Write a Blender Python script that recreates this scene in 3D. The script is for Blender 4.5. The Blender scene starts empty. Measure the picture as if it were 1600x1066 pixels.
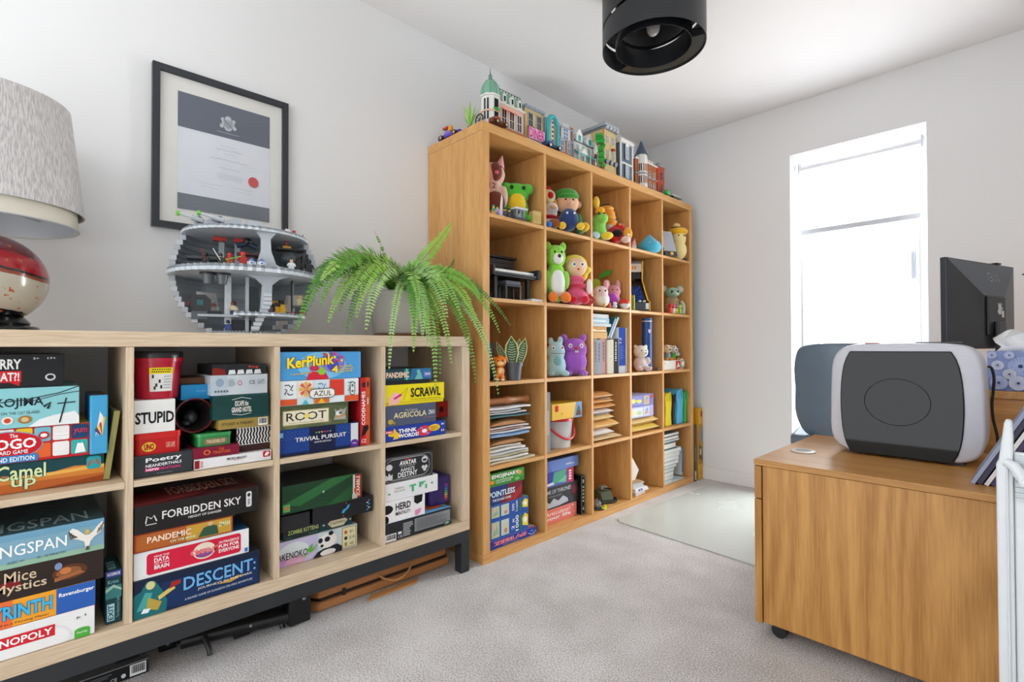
import bpy, bmesh, math, random
from mathutils import Vector, Matrix

scene = bpy.context.scene
col = scene.collection
random.seed(7)
R_ = math.radians

# ------------------------------------------------------------------ camera
FPX = 788.73
CAM = Vector((1.9516, 0.010, 0.8843))
YAW, PIT, ROL = 0.8038, 0.0123, -0.0025
cF = Vector((-math.sin(YAW)*math.cos(PIT), math.cos(YAW)*math.cos(PIT), math.sin(PIT)))
cR = Vector((math.cos(YAW), math.sin(YAW), 0)); cU = cR.cross(cF)
cR, cU = cR*math.cos(ROL)+cU*math.sin(ROL), cU*math.cos(ROL)-cR*math.sin(ROL)
cam = bpy.data.cameras.new('camera'); cam.sensor_width = 36; cam.lens = 36*FPX/1600
cam.clip_start = 0.02
camo = bpy.data.objects.new('camera', cam); col.objects.link(camo)
mw = Matrix((cR, cU, -cF)).transposed().to_4x4(); mw.translation = CAM
camo.matrix_world = mw
scene.camera = camo

# ------------------------------------------------------------------ light
w = bpy.data.worlds.new('sky'); scene.world = w; w.use_nodes = True
bg = w.node_tree.nodes['Background']; bg.inputs[0].default_value = (0.955, 0.98, 1.0, 1); bg.inputs[1].default_value = 2.1
def area(name, loc, target, size, power, colr=(1, 1, 1)):
    l = bpy.data.lights.new(name, 'AREA'); l.shape = 'RECTANGLE'; l.size, l.size_y = size; l.energy = power; l.color = colr
    o = bpy.data.objects.new(name, l); col.objects.link(o); o.location = loc
    o.rotation_euler = (Vector(target)-Vector(loc)).to_track_quat('-Z', 'Y').to_euler(); return o
area('window_daylight', (1.26, 3.68, 1.1), (1.1, 1.2, 0.9), (0.62, 1.7), 55, (0.97, 0.99, 1.0))
vs = scene.view_settings
vs.view_transform = 'Standard'; vs.look = 'None'; vs.exposure = 0.38; vs.gamma = 1.0
try: vs.use_curve_mapping = False
except Exception: pass

def at(px, py, X):
    """point of the plane x = X under a photo pixel -> (y, z)"""
    d = cF + cR*((px-800)/FPX) - cU*((py-533)/FPX)
    t = (X-CAM.x)/d.x
    p = CAM + d*t
    return p.y, p.z
def aty(px, py, Y):
    d = cF + cR*((px-800)/FPX) - cU*((py-533)/FPX)
    p = CAM + d*((Y-CAM.y)/d.y)
    return p.x, p.z

# ------------------------------------------------------------------ materials
def lin(c):
    if isinstance(c, str):
        c = c.lstrip('#'); c = [int(c[i:i+2], 16)/255 for i in (0, 2, 4)]
        return tuple((v/12.92 if v <= .04045 else ((v+.055)/1.055)**2.4) for v in c)
    return tuple(c[:3])
_M = {}
def C(c, rough=.55, metal=0, spec=.5, coat=0, sheen=0, bump=0, bscale=200, trans=0, alpha=1, emit=0):
    key = (c, rough, metal, spec, coat, sheen, bump, bscale, trans, alpha, emit)
    if key in _M: return _M[key]
    m = bpy.data.materials.new('mat_'+str(c).strip('#')); m.use_nodes = True
    nt = m.node_tree; b = nt.nodes['Principled BSDF']; rgb = lin(c)
    b.inputs['Base Color'].default_value = (*rgb, 1); b.inputs['Roughness'].default_value = rough
    b.inputs['Metallic'].default_value = metal; b.inputs['Specular IOR Level'].default_value = spec
    b.inputs['Coat Weight'].default_value = coat; b.inputs['Coat Roughness'].default_value = .08
    b.inputs['Sheen Weight'].default_value = sheen
    b.inputs['Transmission Weight'].default_value = trans; b.inputs['Alpha'].default_value = alpha
    # every thing gets a faint procedural unevenness of colour
    tc = nt.nodes.new('ShaderNodeTexCoord'); nz = nt.nodes.new('ShaderNodeTexNoise'); nz.inputs['Scale'].default_value = bscale if bump else 30
    nt.links.new(tc.outputs['Object'], nz.inputs['Vector'])
    mx = nt.nodes.new('ShaderNodeMix'); mx.data_type = 'RGBA'
    k = .90 if bump else .95
    mx.inputs[6].default_value = (*[v*k for v in rgb], 1); mx.inputs[7].default_value = (*[min(1, v*(2-k)) for v in rgb], 1)
    nt.links.new(nz.outputs['Fac'], mx.inputs[0]); nt.links.new(mx.outputs[2], b.inputs['Base Color'])
    if bump:
        bp = nt.nodes.new('ShaderNodeBump'); bp.inputs['Strength'].default_value = bump; bp.inputs['Distance'].default_value = .002
        nt.links.new(nz.outputs['Fac'], bp.inputs['Height']); nt.links.new(bp.outputs['Normal'], b.inputs['Normal'])
    _M[key] = m; return m
def FAB(c): return C(c, .95, sheen=.4, bump=.5, bscale=260, spec=.15)
def PLA(c, r=.28): return C(c, r, spec=.5)

def wood(name, light, dark, axis, figure=.5, rough=.45, fine=1.0, cathedral=0):
    if name in _M: return _M[name]
    m = bpy.data.materials.new(name); m.use_nodes = True; nt = m.node_tree; N = nt.nodes; L = nt.links
    b = N['Principled BSDF']; b.inputs['Roughness'].default_value = rough
    tc = N.new('ShaderNodeTexCoord'); mp = N.new('ShaderNodeMapping')
    s = [1, 1, 1]; s['xyz'.index(axis)] = .045
    mp.inputs['Scale'].default_value = s; L.new(tc.outputs['Object'], mp.inputs['Vector'])
    n1 = N.new('ShaderNodeTexNoise'); n1.inputs['Scale'].default_value = 28; n1.inputs['Detail'].default_value = 6; n1.inputs['Distortion'].default_value = .6
    n2 = N.new('ShaderNodeTexNoise'); n2.inputs['Scale'].default_value = 260*fine; n2.inputs['Detail'].default_value = 3
    L.new(mp.outputs['Vector'], n1.inputs['Vector']); L.new(mp.outputs['Vector'], n2.inputs['Vector'])
    a = N.new('ShaderNodeMath'); a.operation = 'MULTIPLY_ADD'; a.inputs[1].default_value = figure
    L.new(n1.outputs['Fac'], a.inputs[0])
    sc = N.new('ShaderNodeMath'); sc.operation = 'MULTIPLY'; sc.inputs[1].default_value = 1-figure; L.new(n2.outputs['Fac'], sc.inputs[0])
    L.new(sc.outputs[0], a.inputs[2]); fac = a.outputs[0]
    if cathedral:
        mp2 = N.new('ShaderNodeMapping'); s2 = [1, 1, 1]; s2['xyz'.index(axis)] = .13; mp2.inputs['Scale'].default_value = s2
        L.new(tc.outputs['Object'], mp2.inputs['Vector'])
        n3 = N.new('ShaderNodeTexNoise'); n3.inputs['Scale'].default_value = 3.4; n3.inputs['Detail'].default_value = .4; n3.inputs['Distortion'].default_value = .15
        L.new(mp2.outputs['Vector'], n3.inputs['Vector'])
        k = N.new('ShaderNodeMath'); k.operation = 'MULTIPLY'; k.inputs[1].default_value = 120; L.new(n3.outputs['Fac'], k.inputs[0])
        sn = N.new('ShaderNodeMath'); sn.operation = 'SINE'; L.new(k.outputs[0], sn.inputs[0])
        ad = N.new('ShaderNodeMath'); ad.operation = 'MULTIPLY_ADD'; ad.inputs[1].default_value = cathedral; L.new(sn.outputs[0], ad.inputs[0]); L.new(fac, ad.inputs[2]); fac = ad.outputs[0]
    cr = N.new('ShaderNodeValToRGB'); cr.color_ramp.elements[0].position = .34; cr.color_ramp.elements[1].position = .66
    cr.color_ramp.elements[0].color = (*lin(dark), 1); cr.color_ramp.elements[1].color = (*lin(light), 1)
    L.new(fac, cr.inputs[0]); L.new(cr.outputs[0], b.inputs['Base Color'])
    bp = N.new('ShaderNodeBump'); bp.inputs['Strength'].default_value = .12; bp.inputs['Distance'].default_value = .0006
    L.new(fac, bp.inputs['Height']); L.new(bp.outputs[0], b.inputs['Normal'])
    _M[name] = m; return m
OAK = {a: wood('oak_'+a, '#e2b06e', '#c48b4c', a, .45) for a in 'xyz'}
ASH = {a: wood('pale_oak_'+a, '#decbb0', '#c3a98a', a, .35, fine=1.2) for a in 'xyz'}
DSK = {a: wood('desk_oak_'+a, '#d09a56', '#ab7536', a, .55, .38, cathedral=.075 if a == 'z' else 0) for a in 'xyz'}

# ------------------------------------------------------------------ mesh collector
def rotm(rx=0, ry=0, rz=0): 
    from mathutils import Euler
    return Euler((R_(rx), R_(ry), R_(rz))).to_matrix().to_4x4()
class MB:
    def __init__(s): s.v = []; s.f = []; s.m = []; s.mats = []; s.T = Matrix.Identity(4)
    def mi(s, m):
        if m not in s.mats: s.mats.append(m)
        return s.mats.index(m)
    def add(s, vs, fs, m):
        k = len(s.v); i = s.mi(m)
        s.v += [s.T @ Vector(p) for p in vs]
        for f in fs: s.f.append([a+k for a in f]); s.m.append(i)
        return s
    def box(s, a, b, m):
        (x0, y0, z0), (x1, y1, z1) = a, b
        vs = [(x, y, z) for z in (z0, z1) for y in (y0, y1) for x in (x0, x1)]
        return s.add(vs, [(0, 2, 3, 1), (4, 5, 7, 6), (0, 1, 5, 4), (2, 6, 7, 3), (0, 4, 6, 2), (1, 3, 7, 5)], m)
    def boxm(s, a, b, ms):   # faces order: bottom, top, -y, +y, -x, +x
        (x0, y0, z0), (x1, y1, z1) = a, b
        vs = [(x, y, z) for z in (z0, z1) for y in (y0, y1) for x in (x0, x1)]
        k = len(s.v); s.v += [s.T @ Vector(p) for p in vs]
        for f, m in zip([(0, 2, 3, 1), (4, 5, 7, 6), (0, 1, 5, 4), (2, 6, 7, 3), (0, 4, 6, 2), (1, 3, 7, 5)], ms):
            s.f.append([q+k for q in f]); s.m.append(s.mi(m))
        return s
    def cyl(s, p0, p1, r0, m, r1=None, n=16, caps=True):
        p0 = Vector(p0); p1 = Vector(p1); r1 = r0 if r1 is None else r1
        d = (p1-p0).normalized(); u = d.orthogonal().normalized(); v = d.cross(u)
        vs = []
        for p, r in ((p0, r0), (p1, r1)):
            for i in range(n):
                t = 2*math.pi*i/n; vs.append(p+(u*math.cos(t)+v*math.sin(t))*r)
        fs = [(i, (i+1) % n, n+(i+1) % n, n+i) for i in range(n)]
        if caps: fs += [tuple(range(n-1, -1, -1)), tuple(range(n, 2*n))]
        return s.add(vs, fs, m)
    def lathe(s, prof, m, n=32, c=(0, 0, 0), close=False, arc=None, sx=1, sy=1):
        vs = []; fs = []; k = len(prof)
        a0, a1 = (0, 2*math.pi) if arc is None else arc
        full = arc is None; cols = n if full else n+1
        for i in range(cols):
            t = a0+(a1-a0)*i/n
            for r, z in prof: vs.append((c[0]+r*math.cos(t)*sx, c[1]+r*math.sin(t)*sy, c[2]+z))
        for i in range(n):
            j = (i+1) % cols
            for q in range(k if close else k-1):
                q2 = (q+1) % k; fs.append((i*k+q, j*k+q, j*k+q2, i*k+q2))
        if not full and close:
            fs += [tuple(range(k-1, -1, -1)), tuple((cols-1)*k+q for q in range(k))]
        return s.add(vs, fs, m)
    def ell(s, c, r, m, n=16, k=10, rot=None):
        if isinstance(r, (int, float)): r = (r, r, r)
        vs = [(0, 0, -1)]; fs = []
        for j in range(1, k):
            ph = -math.pi/2+math.pi*j/k
            for i in range(n):
                t = 2*math.pi*i/n; vs.append((math.cos(t)*math.cos(ph), math.sin(t)*math.cos(ph), math.sin(ph)))
        vs.append((0, 0, 1)); e = len(vs)-1
        for i in range(n):
            fs.append((0, 1+(i+1) % n, 1+i)); o = 1+(k-2)*n; fs.append((e, o+i, o+(i+1) % n))
            for j in range(k-2):
                a = 1+j*n; fs.append((a+i, a+(i+1) % n, a+n+(i+1) % n, a+n+i))
        M = Matrix.Translation(c) @ (rot or Matrix.Identity(4)) @ Matrix.Diagonal((*r, 1))
        return s.add([M @ Vector(p) for p in vs], fs, m)
    def prism(s, poly, o, u, v, t, m, caps=True):
        """polygon (a, b) -> o + a*u + b*v, extruded by vector t"""
        o, u, v, t = map(Vector, (o, u, v, t)); n = len(poly)
        vs = [o+u*a+v*b for a, b in poly]+[o+u*a+v*b+t for a, b in poly]
        fs = [(i, (i+1) % n, n+(i+1) % n, n+i) for i in range(n)]
        if caps: fs += [tuple(range(n-1, -1, -1)), tuple(range(n, 2*n))]
        return s.add(vs, fs, m)
    def tube(s, pts, r, m, n=8, closed=False):
        pts = [Vector(p) for p in pts]; k = len(pts); vs = []; fs = []; up = None
        for i, p in enumerate(pts):
            a = pts[(i-1) % k] if closed or i > 0 else p; b = pts[(i+1) % k] if closed or i < k-1 else p
            d = (b-a).normalized()
            if up is None: up = d.orthogonal().normalized()
            up = (up-d*up.dot(d)).normalized(); w_ = d.cross(up)
            rr = r[i] if isinstance(r, (list, tuple)) else r
            for j in range(n):
                t = 2*math.pi*j/n; vs.append(p+(up*math.cos(t)+w_*math.sin(t))*rr)
        for i in range(k if closed else k-1):
            i2 = (i+1) % k
            for j in range(n): fs.append((i*n+j, i*n+(j+1) % n, i2*n+(j+1) % n, i2*n+j))
        if not closed: fs += [tuple(range(n-1, -1, -1)), tuple((k-1)*n+j for j in range(n))]
        return s.add(vs, fs, m)
    def build(s, name, parent=None, loc=None, rz=0, smooth=False, bevel=0, segs=2):
        me = bpy.data.meshes.new(name); me.from_pydata(s.v, [], s.f)
        for m in s.mats: me.materials.append(m)
        me.polygons.foreach_set('material_index', s.m)
        if smooth: me.polygons.foreach_set('use_smooth', [True]*len(s.f))
        me.update()
        if not bevel or smooth:
            bm = bmesh.new(); bm.from_mesh(me); bmesh.ops.recalc_face_normals(bm, faces=bm.faces); bm.to_mesh(me); bm.free()
        o = bpy.data.objects.new(name, me); col.objects.link(o)
        if smooth and hasattr(me, 'set_sharp_from_angle'): me.set_sharp_from_angle(angle=R_(50))
        if parent is not None: o.parent = parent
        if loc is not None: o.location = loc
        if rz: o.rotation_euler.z = R_(rz)
        if bevel:
            bv = o.modifiers.new('edge', 'BEVEL'); bv.width = bevel; bv.segments = segs; bv.limit_method = 'ANGLE'
        return o
def thing(name, label, cat, loc=(0, 0, 0), rz=0, group=None):
    o = bpy.data.objects.new(name, None); col.objects.link(o); o.location = loc; o.rotation_euler.z = R_(rz)
    o.empty_display_size = .05
    return tag(o, label, cat, group)
def tag(o, label, cat, group=None):
    o['label'] = label; o['category'] = cat
    if group: o['group'] = group
    return o
def struct(o): o['kind'] = 'structure'; return o
def copytree(o, parent=None):
    c = o.copy(); col.objects.link(c); c.parent = parent
    for ch in list(o.children): copytree(ch, c)
    return c
def blob(name, balls, mat, parent, vox=.004, smooth=6):
    """soft sewn body: overlapping ellipsoids fused into one continuous skin"""
    m = MB()
    for b in balls: m.ell(b[0], b[1], mat, 14, 10, b[2] if len(b) > 2 else None)
    o = m.build(name, parent, smooth=True)
    r = o.modifiers.new('skin', 'REMESH'); r.mode = 'VOXEL'; r.voxel_size = vox; r.use_smooth_shade = True
    q = o.modifiers.new('soft', 'SMOOTH'); q.factor = .5; q.iterations = smooth
    return o

# ------------------------------------------------------------------ the room
YB, HC = 3.298, 2.338
XR = 2.46
def paint(name, c, rough=.9):
    m = bpy.data.materials.new(name); m.use_nodes = True; nt = m.node_tree; b = nt.nodes['Principled BSDF']
    b.inputs['Base Color'].default_value = (*lin(c), 1); b.inputs['Roughness'].default_value = rough; b.inputs['Specular IOR Level'].default_value = .2
    tc = nt.nodes.new('ShaderNodeTexCoord'); n = nt.nodes.new('ShaderNodeTexNoise'); n.inputs['Scale'].default_value = 160; n.inputs['Detail'].default_value = 4
    nt.links.new(tc.outputs['Object'], n.inputs['Vector'])
    bp = nt.nodes.new('ShaderNodeBump'); bp.inputs['Strength'].default_value = .05; bp.inputs['Distance'].default_value = .001
    nt.links.new(n.outputs['Fac'], bp.inputs['Height']); nt.links.new(bp.outputs[0], b.inputs['Normal'])
    return m
WALL = paint('white_wall_paint', '#ececec'); CEIL = paint('white_ceiling_paint', '#f3f2f2'); GLOSSW = paint('white_gloss_paint', '#efefee', .4)
def carpet():
    m = bpy.data.materials.new('grey_carpet'); m.use_nodes = True; nt = m.node_tree; b = nt.nodes['Principled BSDF']; L = nt.links
    b.inputs['Roughness'].default_value = 1; b.inputs['Specular IOR Level'].default_value = .05; b.inputs['Sheen Weight'].default_value = .2
    tc = nt.nodes.new('ShaderNodeTexCoord')
    n1 = nt.nodes.new('ShaderNodeTexNoise'); n1.inputs['Scale'].default_value = 230; n1.inputs['Detail'].default_value = 3
    n2 = nt.nodes.new('ShaderNodeTexNoise'); n2.inputs['Scale'].default_value = 5; n2.inputs['Detail'].default_value = 3
    for n in (n1, n2): L.new(tc.outputs['Object'], n.inputs['Vector'])
    a = nt.nodes.new('ShaderNodeMath'); a.operation = 'MULTIPLY_ADD'; a.inputs[1].default_value = .22
    L.new(n2.outputs['Fac'], a.inputs[0]); s2 = nt.nodes.new('ShaderNodeMath'); s2.operation = 'MULTIPLY'; s2.inputs[1].default_value = .78
    L.new(n1.outputs['Fac'], s2.inputs[0]); L.new(s2.outputs[0], a.inputs[2])
    cr = nt.nodes.new('ShaderNodeValToRGB'); cr.color_ramp.elements[0].position = .38; cr.color_ramp.elements[1].position = .60
    cr.color_ramp.elements[0].color = (*lin('#9f9a97'), 1); cr.color_ramp.elements[1].color = (*lin('#e4e1e0'), 1)
    L.new(a.outputs[0], cr.inputs[0]); L.new(cr.outputs[0], b.inputs['Base Color'])
    bp = nt.nodes.new('ShaderNodeBump'); bp.inputs['Strength'].default_value = .6; bp.inputs['Distance'].default_value = .004
    L.new(n1.outputs['Fac'], bp.inputs['Height']); L.new(bp.outputs[0], b.inputs['Normal'])
    return m
Y0 = -1.3
struct(MB().box((-.1, Y0, -.1), (XR+.1, YB+.3, 0), carpet()).build('floor'))
struct(MB().box((-.1, Y0, 0), (0, YB, HC), WALL).build('wall_left'))
struct(MB().box((-.1, Y0, HC), (XR+.1, YB+.3, HC+.1), CEIL).build('ceiling'))
WX0, WX1, WZ0, WZ1 = .941, 1.577, .10, 2.027
m = MB()
m.box((0, YB, 0), (WX0, YB+.3, HC), WALL).box((WX1, YB, 0), (XR, YB+.3, HC), WALL)
m.box((WX0, YB, WZ1), (WX1, YB+.3, HC), WALL).box((WX0, YB, 0), (WX1, YB+.3, WZ0), WALL)
struct(m.build('wall_back'))
struct(MB().box((XR, Y0, 0), (XR+.1, YB, HC), WALL).build('wall_right'))
def skirt(name, a, b): 
    m = MB(); m.box(a, b, GLOSSW); return struct(m.build(name, bevel=.004))
skirt('baseboard_back', (0, YB-.014, 0), (XR, YB, .085))
skirt('baseboard_left', (0, Y0, 0), (.014, YB, .085))
skirt('baseboard_right', (XR-.014, Y0, 0), (XR, YB, .085))
# window: frame, two casements with panes, sill board
FR = C('#f4f5f6', .35)
gl = bpy.data.materials.new('window_glass'); gl.use_nodes = True
nt = gl.node_tree; nt.nodes.remove(nt.nodes['Principled BSDF'])
tb = nt.nodes.new('ShaderNodeBsdfTransparent'); gb = nt.nodes.new('ShaderNodeBsdfGlossy'); gb.inputs['Roughness'].default_value = .02
mx = nt.nodes.new('ShaderNodeMixShader'); mx.inputs[0].default_value = .06
nt.links.new(tb.outputs[0], mx.inputs[1]); nt.links.new(gb.outputs[0], mx.inputs[2]); nt.links.new(mx.outputs[0], nt.nodes['Material Output'].inputs[0])
win = bpy.data.objects.new('window_1', None); col.objects.link(win); win.location = (WX0, YB+.2, WZ0); struct(win)
Wd, Hd = WX1-WX0, WZ1-WZ0
m = MB(); t = .055
m.box((0, 0, 0), (t, .07, Hd), FR).box((Wd-t, 0, 0), (Wd, .07, Hd), FR).box((t, 0, 0), (Wd-t, .07, t), FR).box((t, 0, Hd-t), (Wd-t, .07, Hd), FR)
m.build('window_frame', win, bevel=.004)
for z0, z1 in ((t, Hd-t),):
    m = MB(); q = .045; a, b_ = t+.002, Wd-t-.002
    m.box((a, -.012, z0+.002), (a+q, .05, z1-.002), FR).box((b_-q, -.012, z0+.002), (b_, .05, z1-.002), FR)
    m.box((a+q, -.012, z0+.002), (b_-q, .05, z0+q), FR).box((a+q, -.012, z1-q), (b_-q, .05, z1-.002), FR)
    sash = m.build('casement', win, bevel=.003)
    MB().box((a+q, .015, z0+q), (b_-q, .021, z1-q), gl).build('pane', sash)
m = MB(); m.box((Wd-t-.032, -.03, 1.16), (Wd-t-.016, -.012, 1.30), C('#9fa4ac', .3, 1)); m.cyl((Wd-t-.024, -.012, 1.28), (Wd-t-.024, -.05, 1.28), .008, C('#9fa4ac', .3, 1)); m.box((Wd-t-.032, -.055, 1.15), (Wd-t-.016, -.042, 1.29), C('#9fa4ac', .3, 1))
m.build('window_handle', win, bevel=.002)
# roller blind
bl = thing('roller_blind', 'white roller blind partly lowered at the top of the bright window', 'blind', (WX0+.02, YB+.10, 1.55))
BW = Wd-.04
sh = bpy.data.materials.new('blind_fabric'); sh.use_nodes = True; nt = sh.node_tree; b = nt.nodes['Principled BSDF']
b.inputs['Base Color'].default_value = (.86, .87, .9, 1); b.inputs['Roughness'].default_value = .9
trn = nt.nodes.new('ShaderNodeBsdfTranslucent'); trn.inputs[0].default_value = (.95, .96, .98, 1); mx = nt.nodes.new('ShaderNodeMixShader'); mx.inputs[0].default_value = .6
nt.links.new(b.outputs[0], mx.inputs[1]); nt.links.new(trn.outputs[0], mx.inputs[2]); nt.links.new(mx.outputs[0], nt.nodes['Material Output'].inputs[0])
MB().cyl((.012, 0, .405), (BW-.012, 0, .405), .022, C('#e9eaee', .8), n=20).build('roller_tube', bl, smooth=True)
MB().box((.018, -.0215, .03), (BW-.018, -.0205, .405), sh).build('fabric', bl)
MB().box((.014, -.027, .004), (BW-.014, -.015, .034), C('#cfd2da', .5)).build('bottom_bar', bl, bevel=.003)
for x in (0, BW-.012): MB().box((x, -.028, .375), (x+.012, .028, .44), C('#d7d9df', .4)).build('bracket', bl, bevel=.003)

# ------------------------------------------------------------------ chair mat
mm = bpy.data.materials.new('clear_vinyl'); mm.use_nodes = True; b = mm.node_tree.nodes['Principled BSDF']
b.inputs['Base Color'].default_value = (*lin('#e4eae4'), 1); b.inputs['Roughness'].default_value = .30; b.inputs['Transmission Weight'].default_value = .3; b.inputs['IOR'].default_value = 1.45
nt = mm.node_tree; tc = nt.nodes.new('ShaderNodeTexCoord'); nz = nt.nodes.new('ShaderNodeTexNoise'); nz.inputs['Scale'].default_value = 3; nz.inputs['Detail'].default_value = 5
nt.links.new(tc.outputs['Object'], nz.inputs['Vector']); rg = nt.nodes.new('ShaderNodeMapRange'); rg.inputs[3].default_value = .2; rg.inputs[4].default_value = .32
nt.links.new(nz.outputs['Fac'], rg.inputs[0]); nt.links.new(rg.outputs[0], b.inputs['Roughness'])
def rrect(x0, y0, x1, y1, r, n=6):
    P = []
    for cx, cy, a in ((x1-r, y0+r, -90), (x1-r, y1-r, 0), (x0+r, y1-r, 90), (x0+r, y0+r, 180)):
        for i in range(n+1):
            t = R_(a+90*i/n); P.append((cx+r*math.cos(t), cy+r*math.sin(t)))
    return P
m = MB(); m.prism(rrect(-.56, -.5, .50, .5, .06), (0, 0, .001), (1, 0, 0), (0, 1, 0), (0, 0, .0035), mm)
tag(m.build('chair_mat', loc=(1.035, 2.64, 0), rz=-3), 'clear vinyl chair mat with rounded corners on the carpet', 'mat')

# ------------------------------------------------------------------ shelving
CW, TI, TO, DEP = .335, .016, .038, .39
def shelving(name, label, y0, z0, ncol, nrow, W):
    t = thing(name, label, 'shelving unit', (0, y0, 0))
    L = ncol*CW+(ncol-1)*TI+2*TO; H = nrow*CW+(nrow-1)*TI+2*TO; e = .0006
    X0, X1 = .004, DEP
    MB().box((X0, 0, z0+H-TO), (X1, L, z0+H), W['y']).build('top_panel', t, bevel=.0012)
    MB().box((X0, 0, z0), (X1, L, z0+TO), W['y']).build('bottom_panel', t, bevel=.0012)
    for y in (0, L-TO): MB().box((X0, y, z0+TO+e), (X1, y+TO, z0+H-TO-e), W['z']).build('side_panel', t, bevel=.0012)
    for i in range(1, ncol):
        y = TO+i*CW+(i-1)*TI; MB().box((X0, y, z0+TO+e), (X1-.001, y+TI, z0+H-TO-e), W['z']).build('divider', t, bevel=.0008)
    proto = None
    for i in range(ncol):
        for r in range(1, nrow):
            y = TO+i*(CW+TI); z = z0+TO+r*CW+(r-1)*TI
            o = MB().box((X0, e, 0), (X1-.002, CW-e, TI), W['y']).build('shelf', t, (0, y, z), bevel=.0008) if proto is None else None
            if proto is None: proto = o
            else: o = proto.copy(); col.objects.link(o); o.location = (0, y, z)
    return t, L, H
BY0 = 1.350
bc, BL, BH = shelving('bookcase', 'tall oak cube bookcase with twenty-five compartments against the wall', BY0, 0, 5, 5, OAK)
UL = 4*CW+3*TI+2*TO; UY0 = 1.2806-UL; UZ0 = .164; UTOP = UZ0+2*CW+TI+2*TO
lu, _, UHt = shelving('storage_unit', 'low pale oak cube storage unit on black metal legs filled with board games', UY0, UZ0, 4, 2, ASH)
BLK = C('#23272b', .45)
m = MB(); e = .0005
rail = MB().box((DEP-.045, .0, UZ0-.045), (DEP-.003, UL, UZ0-e), BLK)
rail.box((.01, 0, UZ0-.045), (.05, UL, UZ0-e), BLK).box((.05, 0, UZ0-.04), (DEP-.045, .035, UZ0-e), BLK).box((.05, UL-.035, UZ0-.04), (DEP-.045, UL, UZ0-e), BLK)
uf = rail.build('underframe', lu, bevel=.0015)
for x in (.01, DEP-.045):
    for y in (0, UL-.04): MB().box((x, y, 0), (x+.042, y+.04, UZ0-.045), BLK).build('leg', uf, bevel=.0015)
def cell(c, r): return BY0+TO+c*(CW+TI), TO+r*(CW+TI)      # bookcase compartment: left side, floor
def ucell(c, r): return UY0+TO+c*(CW+TI), UZ0+TO+r*(CW+TI)

# ------------------------------------------------------------------ lettering and print
_txt = {}
def textmesh(s, bold=0, shear=0):
    k = (s, bold, shear)
    if k in _txt: return _txt[k]
    cu = bpy.data.curves.new('t', 'FONT'); cu.body = s; cu.resolution_u = 2; cu.offset = bold; cu.shear = shear; cu.fill_mode = 'FRONT'
    o = bpy.data.objects.new('t', cu); me = o.to_mesh()
    vs = [(v.co.x, v.co.y) for v in me.vertices]; fs = [tuple(p.vertices) for p in me.polygons]
    o.to_mesh_clear(); bpy.data.objects.remove(o); bpy.data.curves.remove(cu)
    if vs:
        x0 = min(a for a, b in vs); x1 = max(a for a, b in vs); y0 = min(b for a, b in vs); y1 = max(b for a, b in vs)
        vs = [((a-x0)/(x1-x0), (b-y0)/(y1-y0)) for a, b in vs]
    _txt[k] = (vs, fs); return _txt[k]
def ink(c): return C(c, .7, spec=.25)
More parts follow.
